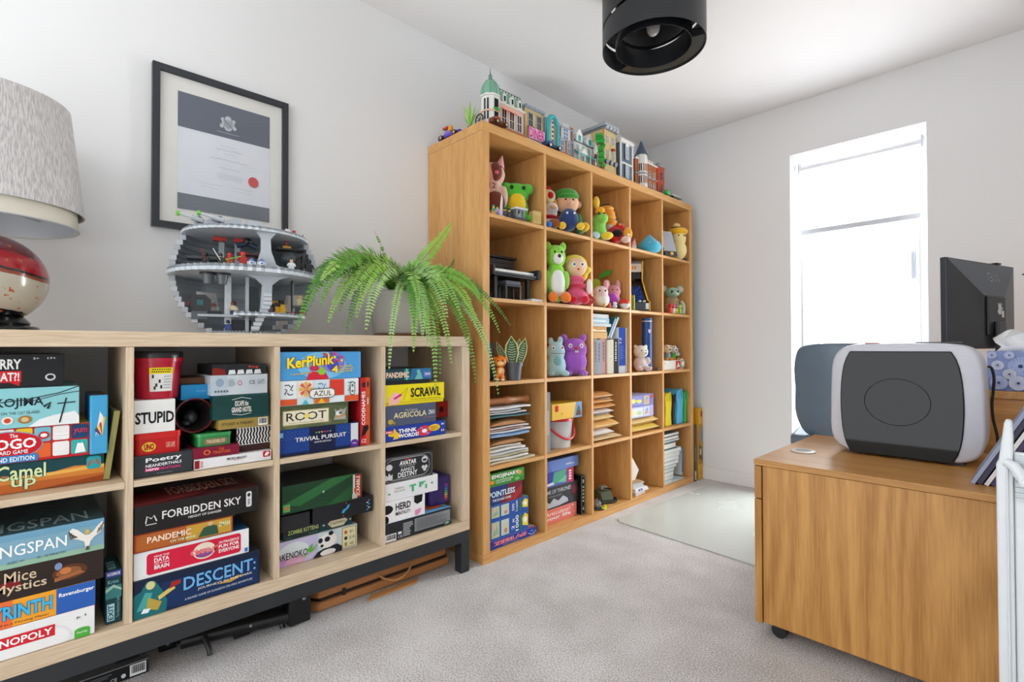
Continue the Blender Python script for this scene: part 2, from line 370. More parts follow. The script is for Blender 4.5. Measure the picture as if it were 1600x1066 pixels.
# print items: kind, u0, u1, v0, v1, colour, extra
def T(s, u0, u1, v0, v1, c, bold=.02, rot=0, out=None, shear=0): return ('T', u0, u1, v0, v1, c, s, bold, rot, out, shear)
def Q(u0, u1, v0, v1, c): return ('Q', u0, u1, v0, v1, c)
def E(u0, u1, v0, v1, c): return ('E', u0, u1, v0, v1, c)
def P(pts, c): return ('P', 0, 0, 0, 0, c, pts)
def S(pts, wd, c): return ('S', 0, 0, 0, 0, c, pts, wd)     # stroke, width in metres
def RR(u0, u1, v0, v1, c, r=.25): return ('R', u0, u1, v0, v1, c, r)
def prints(items, o, uvec, vvec, nvec, W, H, parent, arts='printed_artwork', lets='lettering'):
    """flat print on a face: origin corner o, unit axes uvec / vvec, face size W x H"""
    o, U_, V_, N_ = map(Vector, (o, uvec, vvec, nvec)); A = MB(); L = MB(); lay = .00025
    for it in items:
        k, u0, u1, v0, v1, c = it[:6]; mt = ink(c); lay += .00012
        pt = lambda a, b, l=None: o+U_*(a*W)+V_*(b*H)+N_*(lay if l is None else l)
        if k == 'Q': A.add([pt(u0, v0), pt(u1, v0), pt(u1, v1), pt(u0, v1)], [(0, 1, 2, 3)], mt)
        elif k == 'E':
            n = 20; k01 = lambda q: min(.995, max(.005, q)); A.add([pt(k01((u0+u1)/2+(u1-u0)/2*math.cos(2*math.pi*i/n)), k01((v0+v1)/2+(v1-v0)/2*math.sin(2*math.pi*i/n))) for i in range(n)], [tuple(range(n))], mt)
        elif k == 'R':
            r = it[6]*(v1-v0)*H; A.add([o+U_*a+V_*b+N_*lay for a, b in rrect(u0*W, v0*H, u1*W, v1*H, min(r, (u1-u0)*W*.49), 4)], [tuple(range(20))], mt)
        elif k == 'P': A.add([pt(a, b) for a, b in it[6]], [tuple(range(len(it[6])))], mt)
        elif k == 'S':
            q = [(a*W, b*H) for a, b in it[6]]; wd = it[7]/2; vs = []; fs = []
            for i, (a, b) in enumerate(q):
                pa = q[max(i-1, 0)]; pb = q[min(i+1, len(q)-1)]; dx, dy = pb[0]-pa[0], pb[1]-pa[1]; l = math.hypot(dx, dy) or 1
                nx, ny = -dy/l*wd, dx/l*wd; vs += [o+U_*(a+nx)+V_*(b+ny)+N_*lay, o+U_*(a-nx)+V_*(b-ny)+N_*lay]
            A.add(vs, [(2*i, 2*i+1, 2*i+3, 2*i+2) for i in range(len(q)-1)], mt)
        elif k == 'T':
            s, bold, rot, out, shear = it[6:11]
            for cc, bd, grow in (((out, bold*.55+.03, .02),) if out else ())+((c, bold*.55, 0),):
                vs, fs = textmesh(s, bd, shear); g = grow*(v1-v0) ; gu = grow*(v1-v0)*H/W
                U0, U1, V0, V1 = u0-gu, u1+gu, v0-g, v1+g; lay += .0001
                if rot == 90: f = lambda a, b: pt(U1-(U1-U0)*b, V0+(V1-V0)*a, lay)
                elif rot == -90: f = lambda a, b: pt(U0+(U1-U0)*b, V1-(V1-V0)*a, lay)
                else:
                    tl = math.tan(R_(rot))*(W/H)   # slanted line of text
                    f = lambda a, b: pt(U0+(U1-U0)*a, V0+(V1-V0)*b+(U1-U0)*a*tl, lay)
                L.add([f(a, b) for a, b in vs], fs, ink(cc))
    if A.f: A.build(arts, parent)['kind'] = 'stuff'
    if L.f: L.build(lets, parent)['kind'] = 'stuff'

# ------------------------------------------------------------------ boxes
def pbox(name, label, cat, y0, y1, z0, z1, X, dep, c, pr=(), top=None, topc=None, side=None, rz=0, group=None, lid=None, bev=.0012, rough=.38, right=None):
    """a printed carton: front face at x = X, turned by rz about its front centre"""
    W, H = y1-y0, z1-z0
    if cat in ('book', 'magazine', 'box', 'binder', 'puzzle'): rough = .85
    ms = C(c, rough, spec=.3); mt = C(topc, rough) if topc else ms; md = C(side, rough) if side else ms
    t = thing(name, label, cat, (X-dep/2, (y0+y1)/2, z0), rz, group)
    a, b = (-dep/2, -W/2, 0), (dep/2, W/2, H)
    if lid:      # lid over a slightly smaller tray
        zl = H*lid[0]; mc = C(lid[1], rough)
        MB().box((-dep/2+.002, -W/2+.002, 0), (dep/2-.002, W/2-.002, zl-.0003), mc).build('tray', t, bevel=bev)
        MB().boxm((a[0], a[1], zl), b, (ms, mt, md, md, ms, ms)).build('lid', t, bevel=bev)
    else: MB().boxm(a, b, (ms, mt, md, md, ms, ms)).build('carton', t, bevel=bev)
    if pr: prints(pr, (dep/2, -W/2, 0), (0, 1, 0), (0, 0, 1), (1, 0, 0), W, H, t)
    if top: prints(top, (dep/2, -W/2, H), (0, 1, 0), (-1, 0, 0), (0, 0, 1), W, dep, t, 'lid_artwork', 'lid_lettering')
    if right: prints(right, (dep/2, W/2, 0), (-1, 0, 0), (0, 0, 1), (0, 1, 0), dep, H, t, 'end_artwork', 'end_lettering')
    return t
class Stack:
    def __init__(s, z, X=.375, dep=.28, name='board_game_box', cat='board game', group=None): s.z = z; s.X = X; s.dep = dep; s.name = name; s.cat = cat; s.group = group
    def add(s, label, L, Rr, tpx, c, pr=(), X=None, dep=None, z=None, name=None, cat=None, gap=.0006, **k):
        X = s.X if X is None else X; z0 = s.z if z is None else z
        y0 = L if L < 3 else at(L, 700, X)[0]; y1, z1 = at(Rr, tpx, X)
        if z is None: s.z = z1+gap
        return pbox(name or s.name, label, cat or s.cat, y0, y1, z0, z1, X, dep or s.dep, c, pr, group=s.group, **k)
def barcode(u0, u1, v0, v1):
    out = [Q(u0, u1, v0, v1, '#f4f4f4')]; rnd = random.Random(int(u0*999)); x = u0+(u1-u0)*.1
    while x < u1-(u1-u0)*.12:
        w_ = (u1-u0)*rnd.choice((.02, .03, .05)); out.append(Q(x, x+w_, v0+(v1-v0)*.22, v1-(v1-v0)*.08, '#1c1c1c')); x += w_+(u1-u0)*rnd.choice((.02, .035))
    return out
def lines(u0, u1, v0, v1, n, c, seed=1):
    rnd = random.Random(seed); h = (v1-v0)/n
    return [Q(u0, u0+(u1-u0)*rnd.uniform(.6, 1), v0+i*h+h*.25, v0+i*h+h*.7, c) for i in range(n)]
EP = .0013
def uy(c): return ucell(c, 0)[0]
z1f = ucell(0, 1)[1]+EP; z0f = ucell(0, 0)[1]+EP
Lc = [uy(c)+.003 for c in range(4)]

# compartment: far end, upper (these cartons run on to the left of the picture)
def uf(X, Rp): return lambda px: (at(px, 700, X)[0]+.13)/(at(Rp, 700, X)[0]+.13)
s = Stack(z1f); u = uf(.33, 163)
s.add('long game box with an orange desert scene and pale green letters', -.13, 163, 707.6, '#14474d',
      [Q(0, 1, 0, .52, '#c4692f'), P([(0, .52), (.3, .62), (.62, .5), (.8, .66), (1, .6), (1, .3), (0, .3)], '#d98a3c'), P([(.45, .5), (1, .62), (1, .5), (.6, .42)], '#f0b95a'), P([(.55, 0), (1, .22), (1, 0)], '#9d4a1e'),
       T('Camel', u(-6), u(72), .42, .92, '#dff0b8', .03, out='#123a3f'), T('up', u(18), u(57), .08, .44, '#dff0b8', .03, out='#123a3f'), RR(u(135), u(158), .48, .93, '#2aa7ae'), S([(u(138), .6), (u(142), .8), (u(146), .66), (u(150), .82), (u(155), .62)], .004, '#c8442c')], topc='#2d5a55', dep=.27, X=.33)
zc = s.z
u = uf(.335, 140)
s.add('red game box covered with small coloured squares and a red oval', -.13, 140, 660, '#c9242b',
      [q for i in range(5) for j in range(2) for q in [RR(u(-4+28.8*i), u(22+28.8*i), .55-j*.47, .97-j*.47, ['#f4f1ee', '#f0c92c', '#7fc4d8', '#f4f1ee', '#23466f', '#f2c22e', '#efeae4', '#eb6a35', '#f4f1ee', '#3cb6b0'][i+5*j], .12)]]
      + [E(u(-50), u(68), .10, .92, '#8fa3b5'), E(u(-48), u(66), .13, .89, '#cf1f2a'), T('The', u(15), u(28), .73, .84, '#ffffff'), T('LOGO', u(-22), u(57), .40, .70, '#ffffff', .05), T('BOARD GAME', u(-14), u(44), .26, .37, '#ffffff'), RR(u(-50), u(60), .02, .22, '#2f86c9'), T('SECOND EDITION', u(-30), u(54), .05, .18, '#ffffff', .03),
         E(u(60), u(77), .62, .84, '#c9242b'), E(u(63), u(74), .67, .79, '#f4f1ee'), Q(u(86), u(108), .70, .76, '#ffffff'), T('yum', u(115), u(136), .66, .85, '#d53a2c', out='#2b4fa2'), P([(u(117), .1), (u(134), .12), (u(130), .4), (u(121), .4)], '#ffffff')], X=.335, dep=.26, topc='#d8b23a')
u = uf(.34, 124)
s.add('pale turquoise game box with telegraph wires and a white hill', -.13, 124, 602.7, '#8fd0d6',
      [P([(.62, 0), (.70, .18), (.80, .26), (.97, .34), (1, .2), (1, 0)], '#f1f4f3'), T('NEKOJIMA', u(-40), u(68), .46, .74, '#23303a', .03, rot=1), T('BALANCE ON THE CAT ISLAND', u(-30), u(62), .34, .41, '#3f565c', .0), S([(.3, .62), (.6, .7), (.85, .84), (1, 1)], .002, '#2b3a40'), S([(.6, .62), (.85, .8), (1, .86)], .0015, '#2b3a40'), S([(.85, .06), (.9, .70)], .003, '#2b3a40'), S([(.83, .56), (.97, .58)], .0025, '#2b3a40'),
       E(u(2), u(21), .1, .3, '#efe7da'), E(u(6), u(17), .14, .26, '#d04a2c'), E(u(28), u(50), .1, .3, '#a9793f'), E(u(33), u(45), .14, .26, '#d8c08a'), S([(.73, .5), (.78, .6), (.76, .44)], .005, '#23303a')], X=.34, dep=.25, topc='#7fbfc6')
u = uf(.335, 100)
s.add('black party game box with white capitals and red speech bubble', -.13, 100, 553, '#1d1f22',
      [T('HURRY', u(-28), u(33), .55, .85, '#f4f4f4', .05), P([(u(-34), .16), (u(33), .16), (u(33), .5), (u(-34), .5)], '#d6252f'), P([(u(15), .16), (u(31), .16), (u(30), .05)], '#d6252f'), T('WHAT?!', u(-30), u(30), .2, .46, '#f4f4f4', .05), T('2+', .74, .79, .84, .9, '#eeeeee'), T('17+', .86, .93, .84, .9, '#eeeeee'), E(.84, .93, .18, .4, '#d8d8d8'), E(.855, .915, .23, .36, '#1d1f22')], X=.335, dep=.24, topc='#2a2c30')
y0, zt = at(141, 618, .345); y1 = at(169, 618, .345)[0]
pbox('board_game_box', 'upright sky blue small box with a fan of coloured stripes', 'board game', y0, y1, zc, zt, .345, .15, '#46a6d8',
     [P([(.3, .3), (.75, .62), (.55, .72)], '#f2f0ea'), P([(.42, .28), (.75, .6), (.68, .66)], '#f2f0ea')]+[P([(.68, .30), (.25+.13*i, .40+.055*i), (.36+.13*i, .47+.04*i)], cc) for i, cc in enumerate(['#5a3c8c', '#f0d233', '#c7303a', '#e9e4da', '#d5c63a'])], topc='#4b4f55', bev=.003)
m = MB(); m.prism([(0, 0), (.012, 0), (.012, .17), (0, .17)], (0, 0, 0), (0, 1, 0), (0, .0, 1), (-.20, 0, 0), C('#9a9358', .6))
o = tag(m.build('folder', loc=(.335, 0.152, z1f+.003)), 'thin olive green card folder leaning against the compartment side', 'folder'); o.rotation_euler.x = R_(-7)

# compartment: far end, lower
s = Stack(z0f, .382); u = uf(.382, 148)
s.add('white family game box with red banner and green tab', -.13, 148, 945, '#ececea',
      [E(.35, .85, -.3, .75, '#e2e2e2'), E(.37, .83, -.3, .70, '#ececea'), Q(u(-40), u(87), .34, .72, '#d22630'), T('MONOPOLY', u(-34), u(83), .41, .65, '#ffffff', .04), Q(u(117), u(141), .0, .26, '#4fae3d'), E(u(117), u(141), .18, .34, '#4fae3d'), T('Family', u(121), u(137), .13, .22, '#ffffff', .0), T('8+', u(120), u(126), .66, .76, '#444444'), T('4', u(132), u(135), .70, .80, '#444444')], topc='#c1443c', dep=.26, right=[Q(0, 1, 0, 1, '#dcdcda')])
s.add('orange and yellow game box with blue letters and blue end panel', -.13, 149, 906, '#f0a22e',
      [Q(0, u(20), 0, 1, '#e96f3c'), Q(u(88), 1, 0, 1, '#2d5fb2'), T('Ravensburger', u(92), u(146), .60, .80, '#ffffff', .03), T('LABYRINTH', u(-62), u(82), .30, .82, '#46b3e0', .06, out='#17406e'), T('Trapped in a Moving Maze!', u(-30), u(76), .08, .18, '#6b2a16', .0)], topc='#e7a63a', dep=.26)
u = uf(.382, 162)
s.add('dark brown storybook game box with cream lettering', -.13, 162, 857.6, '#2d211c',
      [P([(.12, .3), (.5, .42), (.46, .6), (.1, .52)], '#7d1f22'), T('Mice', u(8), u(58), .54, .88, '#d9c2a0', .01), T('&', u(-12), u(2), .4, .6, '#d9c2a0', .01), T('Mystics', u(-10), u(74), .16, .52, '#d9c2a0', .02), E(u(82), u(137), .22, .74, '#5b3624'), E(u(88), u(128), .34, .64, '#8e5a34'), E(u(86), u(98), .62, .86, '#7d93b8'), E(u(94), u(112), .44, .66, '#c47a44'), P([(u(86), .24), (u(134), .36), (u(126), .46), (u(86), .36)], '#a4653c')], topc='#33261f', dep=.27)
u = uf(.382, 163)
s.add('misty blue game box with a white flying bird', -.13, 163, 808.8, '#7fa9bd',
      [Q(0, 1, 0, .16, '#93b79f'), Q(0, 1, .8, 1, '#6fa0bb'), T('WINGSPAN', u(-40), u(105), .34, .68, '#f6fafa', .012), T('40 - 70 MINUTES', u(58), u(104), .13, .2, '#3b5560', .0), T('AGES 14+', u(12), u(40), .13, .2, '#3b5560', .0),
       P([(u(108), .76), (u(114), .84), (u(122), .76), (u(130), .62), (u(134), .56), (u(140), .56), (u(146), .64), (u(154), .82), (u(160), .92), (u(162.5), .74), (u(158), .58), (u(148), .46), (u(142), .34), (u(139), .14), (u(134), .14), (u(132), .36), (u(122), .46), (u(112), .52)], '#ece7dc'), P([(u(133), .58), (u(134), .72), (u(139), .73), (u(141), .6)], '#d8b24a')]+[S([(u(108+3*k), .76-.06*k), (u(112+3*k), .50+.01*k)], .0025, '#4c4944') for k in range(4)]+[S([(u(161-3*k), .86-.07*k), (u(158-3*k), .62-.03*k)], .002, '#6b655c') for k in range(3)]+[P([(u(134), .08), (u(140), .08), (u(139), .2), (u(135), .2)], '#57504a')],
      topc='#37545c', top=[T('WINGSPAN', .05, .9, .08, .36, '#8fa2a8', .01)], dep=.27)
y0 = at(165, 900, .36)[0]; y1, zt = at(193.5, 888, .36); y1 = min(y1, .187)
pbox('board_game_box', 'upright dark teal escape game box beside the divider', 'board game', y0, y1, z0f, zt, .36, .12, '#14404a',
     [Q(0, 1, .88, 1, '#3a4aa0'), T('KOSMOS', .12, .9, .91, .97, '#ffffff', .03), T('Krimi', .15, .8, .76, .83, '#8fd4d6', .0), Q(0, 1, .48, .72, '#3d7f80'), P([(0, .6), (.5, .68), (1, .6), (1, .64), (.5, .74), (0, .66)], '#9fc9b8'), Q(.1, .56, .06, .38, '#a8d8e4'), T('EXIT', .17, .5, .08, .36, '#173d46', .03, rot=90), T('The Abandoned Cabin', .66, .86, .1, .5, '#86b7bd', .0, rot=90)],
     topc='#1a5058', top=[Q(.2, .7, .1, .6, '#9cc8d2'), T('EXIT', .25, .65, .2, .5, '#173d46', .02)], bev=.003)

# second compartment, upper
s = Stack(z1f, .372)
s.add('charcoal card game box with white letters and a pink line', Lc[1], 301, 695+9, '#33373b',
      [T('Poetry', .19, .80, .62, .88, '#f5f5f5', .04, rot=2), T('NEANDERTHALS', .19, .80, .44, .58, '#f5f5f5', .03, rot=2), Q(.18, .42, .26, .40, '#e83e8c'), T('NSFW', .20, .41, .28, .385, '#f5f5f5', .03), T('EDITION', .44, .78, .28, .40, '#e83e8c', .03), T('BY EXPLODING', .38, .64, .1, .15, '#9a9a9a', 0)], topc='#4a4e52', dep=.2)
zp = s.z
t = thing('card_tin', 'small red rounded card game tin with striped lid', 'tin', (.30, (at(211, 680, .36)[0]+at(283, 680, .36)[0])/2, zp))
wy = at(283, 680, .36)[0]-at(211, 680, .36)[0]; hz = at(283, 672, .36)[1]-zp
m = MB(); m.prism(rrect(-.06, -wy/2, .06, wy/2, .014), (0, 0, 0), (1, 0, 0), (0, 1, 0), (0, 0, hz*.72), C('#c8191c', .3, .3)); m.build('tin_body', t, smooth=True)
m = MB(); m.prism(rrect(-.062, -wy/2-.002, .062, wy/2+.002, .015), (0, 0, hz*.72+.0004), (1, 0, 0), (0, 1, 0), (0, 0, hz*.28), C('#d42422', .3, .3)); ld = m.build('lid', t, smooth=True)
prints([E(.14, .44, .2, .8, '#f0d046'), T('UNO', .19, .40, .3, .7, '#d42422', .05, out='#1a1a1a'), T('CARD GAME', .66, .86, .35, .7, '#f4c9b0', .0)], (.0602, -wy/2, 0), (0, 1, 0), (0, 0, 1), (1, 0, 0), wy, hz*.72, t)
prints([P([(.0+.2*i, 0), (.1+.2*i, 0), (.2+.2*i, 1), (.1+.2*i, 1)], cc) for i, cc in enumerate(['#f4f1ea', '#2f9a4b', '#f0c92c', '#2c5fb0'])], (.062, -wy/2, hz+.0004), (0, 1, 0), (-1, 0, 0), (0, 0, 1), wy, .124, ld)
zt = zp+hz+.001
y1, z2 = at(274, 623, .366)
pbox('board_game_box', 'white party game carton with big black capitals', 'board game', Lc[1], y1, zt, z2, .366, .16, '#e9e9e6', [T('STUPID', .03, .97, .28, .64, '#151515', .05)], topc='#f2f2ef')
# red bucket
yb0, yb1 = Lc[1], at(290, 560, .34)[0]; rb = (yb1-yb0)/2; zb = z2+.0006; ztop = at(285, 549, .36)[1]; hb = ztop-zb
t = thing('game_bucket', 'glossy red plastic party game bucket with black lid and yellow label', 'bucket', (.365-rb, (yb0+yb1)/2, zb))
m = MB(); m.lathe([(0, 0), (rb*.80, 0), (rb*.82, .004), (rb*.94, hb*.78), (rb*.99, hb*.78), (rb*.99, hb*.86), (rb*.93, hb*.86), (0, hb*.86)], C('#b3122f', .22), 40); m.build('bucket_body', t, smooth=True)
m = MB(); m.lathe([(0, hb*.86+.0005), (rb, hb*.86+.0005), (rb, hb*.97), (rb*.95, hb), (0, hb)], C('#16181a', .3), 40); m.build('lid', t, smooth=True)
m = MB()
def curved(m, a0, a1, z0_, z1_, mat, off, n=8):
    vs = []; 
    for i in range(n+1):
        a = R_(a0+(a1-a0)*i/n)
        for z in (z0_, z1_):
            r = rb*(.82+(.94-.82)*(z/(hb*.78)))+off; vs.append((r*math.cos(a), r*math.sin(a), z))
    m.add(vs, [(2*i, 2*i+2, 2*i+3, 2*i+1) for i in range(n)], mat)
curved(m, -28, 30, hb*.16, hb*.66, ink('#e4e4e0'), .0006); curved(m, -28, 30, hb*.53, hb*.66, ink('#f0d61e'), .0009)
for i in range(9): curved(m, -20+i*5, -17+i*5, hb*.61, hb*.635, ink('#222222'), .0012, 1); curved(m, -22+i*5, -19+i*5, hb*.56, hb*.585, ink('#222222'), .0012, 1)
for a, z in ((-22, .44), (-14, .26), (-6, .34), (-18, .20), (-2, .22)): curved(m, a, a+5, hb*z, hb*(z+.07), ink('#333333'), .0012, 2)
for i in range(5): curved(m, 6, 26, hb*(.22+i*.06), hb*(.245+i*.06), ink('#b5b8bb'), .0012, 2)
m.build('label', t)
# right hand part of the compartment
s2 = Stack(z1f, .378)
s2.add('flat white game box with a red knight badge', 304, 424, 703, '#e7e5e6', [Q(.0, .06, .12, .9, '#8d1a28'), RR(.88, .985, .36, .97, '#b51f2a'), P([(.90, .5), (.92, .8), (.95, .9), (.97, .72), (.94, .55), (.96, .46)], '#f4f0f0'), T('MICRO MACRO', .40, .66, .56, .78, '#2a2a2e', .04), T('CRIME CITY', .48, .62, .44, .54, '#b53a3a', .0), T('EDGE', .07, .1, .2, .8, '#b51f2a', .02, rot=90)], topc='#ded9da', top=[E(.75, .95, .15, .6, '#b51f2a')], dep=.26)
zm = s2.z
y1, z2 = at(374, 693, .37)
pbox('board_game_box', 'low dark crimson game box with orange lettering', 'board game', at(301, 700, .37)[0], y1, zm, z2, .37, .16, '#7d1531', [E(.22, .37, .25, .75, '#e0672f'), E(.25, .34, .35, .65, '#7d1531'), T('THE', .54, .66, .62, .82, '#e0672f'), T('TRAITORS', .42, .80, .28, .56, '#e0672f', .03)], topc='#6f1430')
zt2 = z2+.0006
y0, y1 = at(308, 690, .36)[0], at(362, 690, .36)[0]; hz = at(362, 674, .36)[1]-zt2
t = thing('card_tin', 'small green rounded tin with a brown name plate', 'tin', (.315, (y0+y1)/2, zt2))
m = MB(); m.prism(rrect(-.045, -(y1-y0)/2, .045, (y1-y0)/2, .012), (0, 0, 0), (1, 0, 0), (0, 1, 0), (0, 0, hz*.75), C('#2f8a49', .35, .2)); m.build('tin_body', t, smooth=True)
m = MB(); m.prism(rrect(-.0465, -(y1-y0)/2-.0015, .0465, (y1-y0)/2+.0015, .013), (0, 0, hz*.75+.0004), (1, 0, 0), (0, 1, 0), (0, 0, hz*.25), C('#3d9a55', .35, .2)); m.build('lid', t, smooth=True)
prints([RR(.2, .86, .15, .8, '#8a7355', .4), T('TINDERBLOX', .26, .80, .3, .66, '#e6d8b0', .02)], (.0452, -(y1-y0)/2, 0), (0, 1, 0), (0, 0, 1), (1, 0, 0), y1-y0, hz*.75, t)
# zebra box, gold box, green hotel box, grey box, black keys box
y0 = at(370, 680, .355)[0]; y1, z2 = at(422, 664, .355)
zeb = [Q(0, 1, .28, 1, '#f1efed')]
for i in range(11):
    x = .02+i*.092; zeb.append(S([(x+.02, .30), (x-.015, .42), (x+.035, .55), (x, .68), (x+.04, .82), (x+.02, .97)], .0045, '#161616'))
pbox('board_game_box', 'small zebra striped game box with a dark brown base', 'board game', y0, y1, zm, z2, .355, .15, '#3a1f1d', zeb, topc='#efedeb')
zs = z2+.0006
s3 = Stack(zs, .365); 
s3.add('narrow gold game box with black letters and a barcode', 341, 420, 650, '#9d8543', [T("IT'S JUST A THEORY", .07, .68, .32, .66, '#1e1a12', .02)]+barcode(.78, .97, .12, .92), dep=.17, topc='#c9b36b')
s3.add('dark green game box with white arched lettering', 332, 420, 614, '#123f3d', [Q(.02, .98, .03, .05, '#2c5d59'), Q(.02, .98, .95, .97, '#2c5d59'), S([(.33, .2), (.5, .14), (.67, .2)], .0015, '#d9dcd2'), S([(.33, .8), (.5, .88), (.67, .8)], .0015, '#d9dcd2'), T('ESCAPE the', .38, .62, .52, .74, '#e4e4da', .04), T('GRAND HOTEL', .32, .68, .26, .48, '#e4e4da', .05)], topc='#0f3331', dep=.2)
s3.add('pale blue grey box back with small print and safety marks', 329, 418, 584, '#c3ccd2', [Q(0, .27, 0, 1, '#b3bfc9'), E(.08, .22, .42, .84, '#8f9fb5'), T('CE', .66, .77, .5, .70, '#4c545c', 0), E(.46, .53, .46, .70, '#c25a5a'), E(.472, .518, .5, .66, '#c3ccd2'), RR(.80, .95, .48, .74, '#aab5bd'), S([(.82, .5), (.93, .72)], .0012, '#4c545c')]+[E(.06+.05*i, .09+.05*i, .14, .26, '#5a646e') for i in range(5)]+lines(.29, .42, .4, .8, 5, '#98a4ae'), dep=.2, topc='#b9c4cb')
s3.add('black music game box with white piano keys and red lettering', 331, 416, 568, '#202225', [P([(.0, 0), (.24, 0), (.22, .5), (.06, .7), (0, .6)], '#7c1f1a')]+[P([(.28+.16*i, .02), (.42+.16*i, .06), (.40+.16*i, .46), (.30+.16*i, .44)], '#d9dbdd') for i in range(4)]+[T('Ring', .66, .84, .55, .85, '#d8503c', .02)], dep=.17, topc='#2b2d30')
y0 = at(283, 620, .33)[0]; y1, z2 = at(335, 600, .33); z1_ = at(335, 623, .33)[1]
# megaphone-like cone game piece
yc, zc_ = at(303, 649, .34)
t = thing('toy_trumpet', 'dark smoky plastic cone with a maroon rim lying mouth outwards', 'trumpet', (.345, yc, zc_))
m = MB(); m.T = rotm(0, 90, 0)
m.lathe([(.045, 0), (.046, -.001), (.044, -.006), (.030, -.05), (.014, -.09), (.014, -.12), (.011, -.12), (.011, -.09), (.027, -.05), (.0415, -.005), (.045, 0)], C('#1b1416', .3, alpha=1), 32); m.build('cone', t, smooth=True)
m = MB(); m.T = rotm(0, 90, 0); m.lathe([(.0455, -.004), (.0475, -.002), (.0475, .002), (.045, .003), (.043, 0)], C('#5a1519', .3), 32, close=True); m.build('rim', t, smooth=True)
m = MB(); m.ell((-.05, 0, -.01), (.03, .018, .022), C('#2a2d2f', .35)); m.ell((-.035, -.012, -.024), (.02, .012, .01), C('#2a2d2f', .35)); m.build('grip', t, smooth=True)
zsup = at(303, 674, .34)[1]
pbox('card_box', 'flat brown card box lying on the blue box', 'box', y0-.005, y1-.01, z2+.0006, z2+.018, .30, .16, '#6a4a35', topc='#7d5b42')
pbox('board_game_box', 'small plain bright blue box above the dark cone', 'board game', y0, y1, z1_, z2, .33, .2, '#1f86bd', [T('Akropolis', .44, .74, .5, .62, '#9fd3e8', 0)], topc='#2e97cc')
pbox('card_box', 'black card box behind the cone under the bright blue box', 'box', y0+.004, y1-.012, zt2+.0002, z1_-.0006, .215, .10, '#1a1a1c', topc='#202022')

# second compartment, lower
s = Stack(z0f, .381)
s.add('dark blue fantasy game box with large pale blue letters', Lc[1], 406, 859, '#12203c',
      [Q(.2, .98, .04, .8, '#16305c'), P([(0, 0), (.23, 0), (.24, .3), (.2, .62), (.15, .9), (.09, .93), (.05, .7), (0, .62)], '#1f6d72'), P([(.02, .2), (.08, .65), (.13, .6), (.10, .2)], '#4aa39a'), P([(.10, .5), (.20, .3), (.17, .1), (.09, .2)], '#b79f45'), E(.085, .15, .70, .92, '#d7cf93'), P([(.18, .36), (.30, .56), (.28, .66), (.17, .46)], '#d9c267'), P([(.25, .58), (.34, .66), (.34, .76), (.27, .76)], '#a42a24'), P([(.05, .12), (.10, .1), (.12, .2), (.07, .23)], '#e8eef0'),
       T('DESCENT:', .36, .96, .42, .78, '#6fb0e6', .03, out='#0b1220', rot=1), P([(.62, .33), (.74, .28), (.86, .40), (.80, .42), (.7, .36)], '#c99a3a'), T('JOURNEYS IN THE DARK', .47, .93, .31, .39, '#e8e4d8', .01, rot=1), T('A BOARD GAME OF DUNGEON DELVING ADVENTURE', .37, .93, .14, .20, '#d5dbe2', .0, rot=1)], topc='#27313a', dep=.28, side='#0e1a2e')
s.add('white game box with a hot pink front panel', Lc[1], 389, 825, '#e9e9ea',
      [RR(.10, .92, .10, .88, '#d3203f', .14), T('MINE THE', .16, .28, .70, .77, '#ffffff', 0), T('DATA', .16, .28, .52, .67, '#ffffff', .03), T('DEEP IN YOUR', .16, .28, .44, .49, '#ffffff', 0), T('BRAIN', .16, .28, .26, .41, '#ffffff', .03), E(.48, .68, .2, .84, '#e9d7c4'), E(.50, .66, .26, .6, '#8e4a8a'), T('CRANIUM', .46, .70, .42, .62, '#e8442e', .05, out='#ffffff'), T('OUTRAGEOUS', .71, .90, .64, .74, '#ffffff', .02), T('FUN FOR', .71, .90, .46, .60, '#ffffff', .03), T('EVERYONE', .71, .90, .28, .42, '#ffffff', .03), Q(.955, .985, .06, .22, '#2c6fc0')], topc='#2c5f8e', X=.378, dep=.27, side='#dcdcde')
s.add('narrow rust and gold game box with a figure in green', Lc[1], 364, 805, '#a04422',
      [Q(.02, .98, .08, .92, '#b3612a'), Q(.5, .98, .08, .92, '#c79a3a'), T('PANDEMIC', .12, .55, .42, .76, '#f0dfc0', .05, out='#c4311f'), T('ON THE BRINK', .34, .60, .2, .34, '#d9e8b8', .02), P([(.62, .12), (.84, .12), (.82, .62), (.76, .72), (.68, .62)], '#35563f'), E(.72, .78, .66, .92, '#d9b08c'), T('ZMAN', .84, .96, .5, .76, '#e4efc0', .03)], topc='#8a3a1e', dep=.24)
s.add('black game box with dark red lid and white capitals', Lc[1], 404, 759, '#1f1b1c',
      [T('FORBIDDEN SKY', .20, .84, .40, .70, '#ece9e6', .02), T('HEIGHT OF DANGER', .40, .67, .24, .33, '#ece9e6', .02), S([(.08, .35), (.09, .6), (.12, .5), (.14, .6), (.16, .38)], .003, '#d8d4d0'), Q(.08, .16, .28, .31, '#d8d4d0'), RR(.885, .935, .22, .84, '#dedede', .1), E(.895, .925, .62, .78, '#333333'), Q(.9, .92, .3, .55, '#9a9a9a')],
      topc='#4a1c1f', top=[P([(0, 0), (.5, .1), (.9, .5), (.4, .6), (0, .5)], '#7a2a2a'), T('FORBIDDEN SKY', .3, .9, .25, .6, '#c9b0a8', .02)], X=.384, dep=.27)

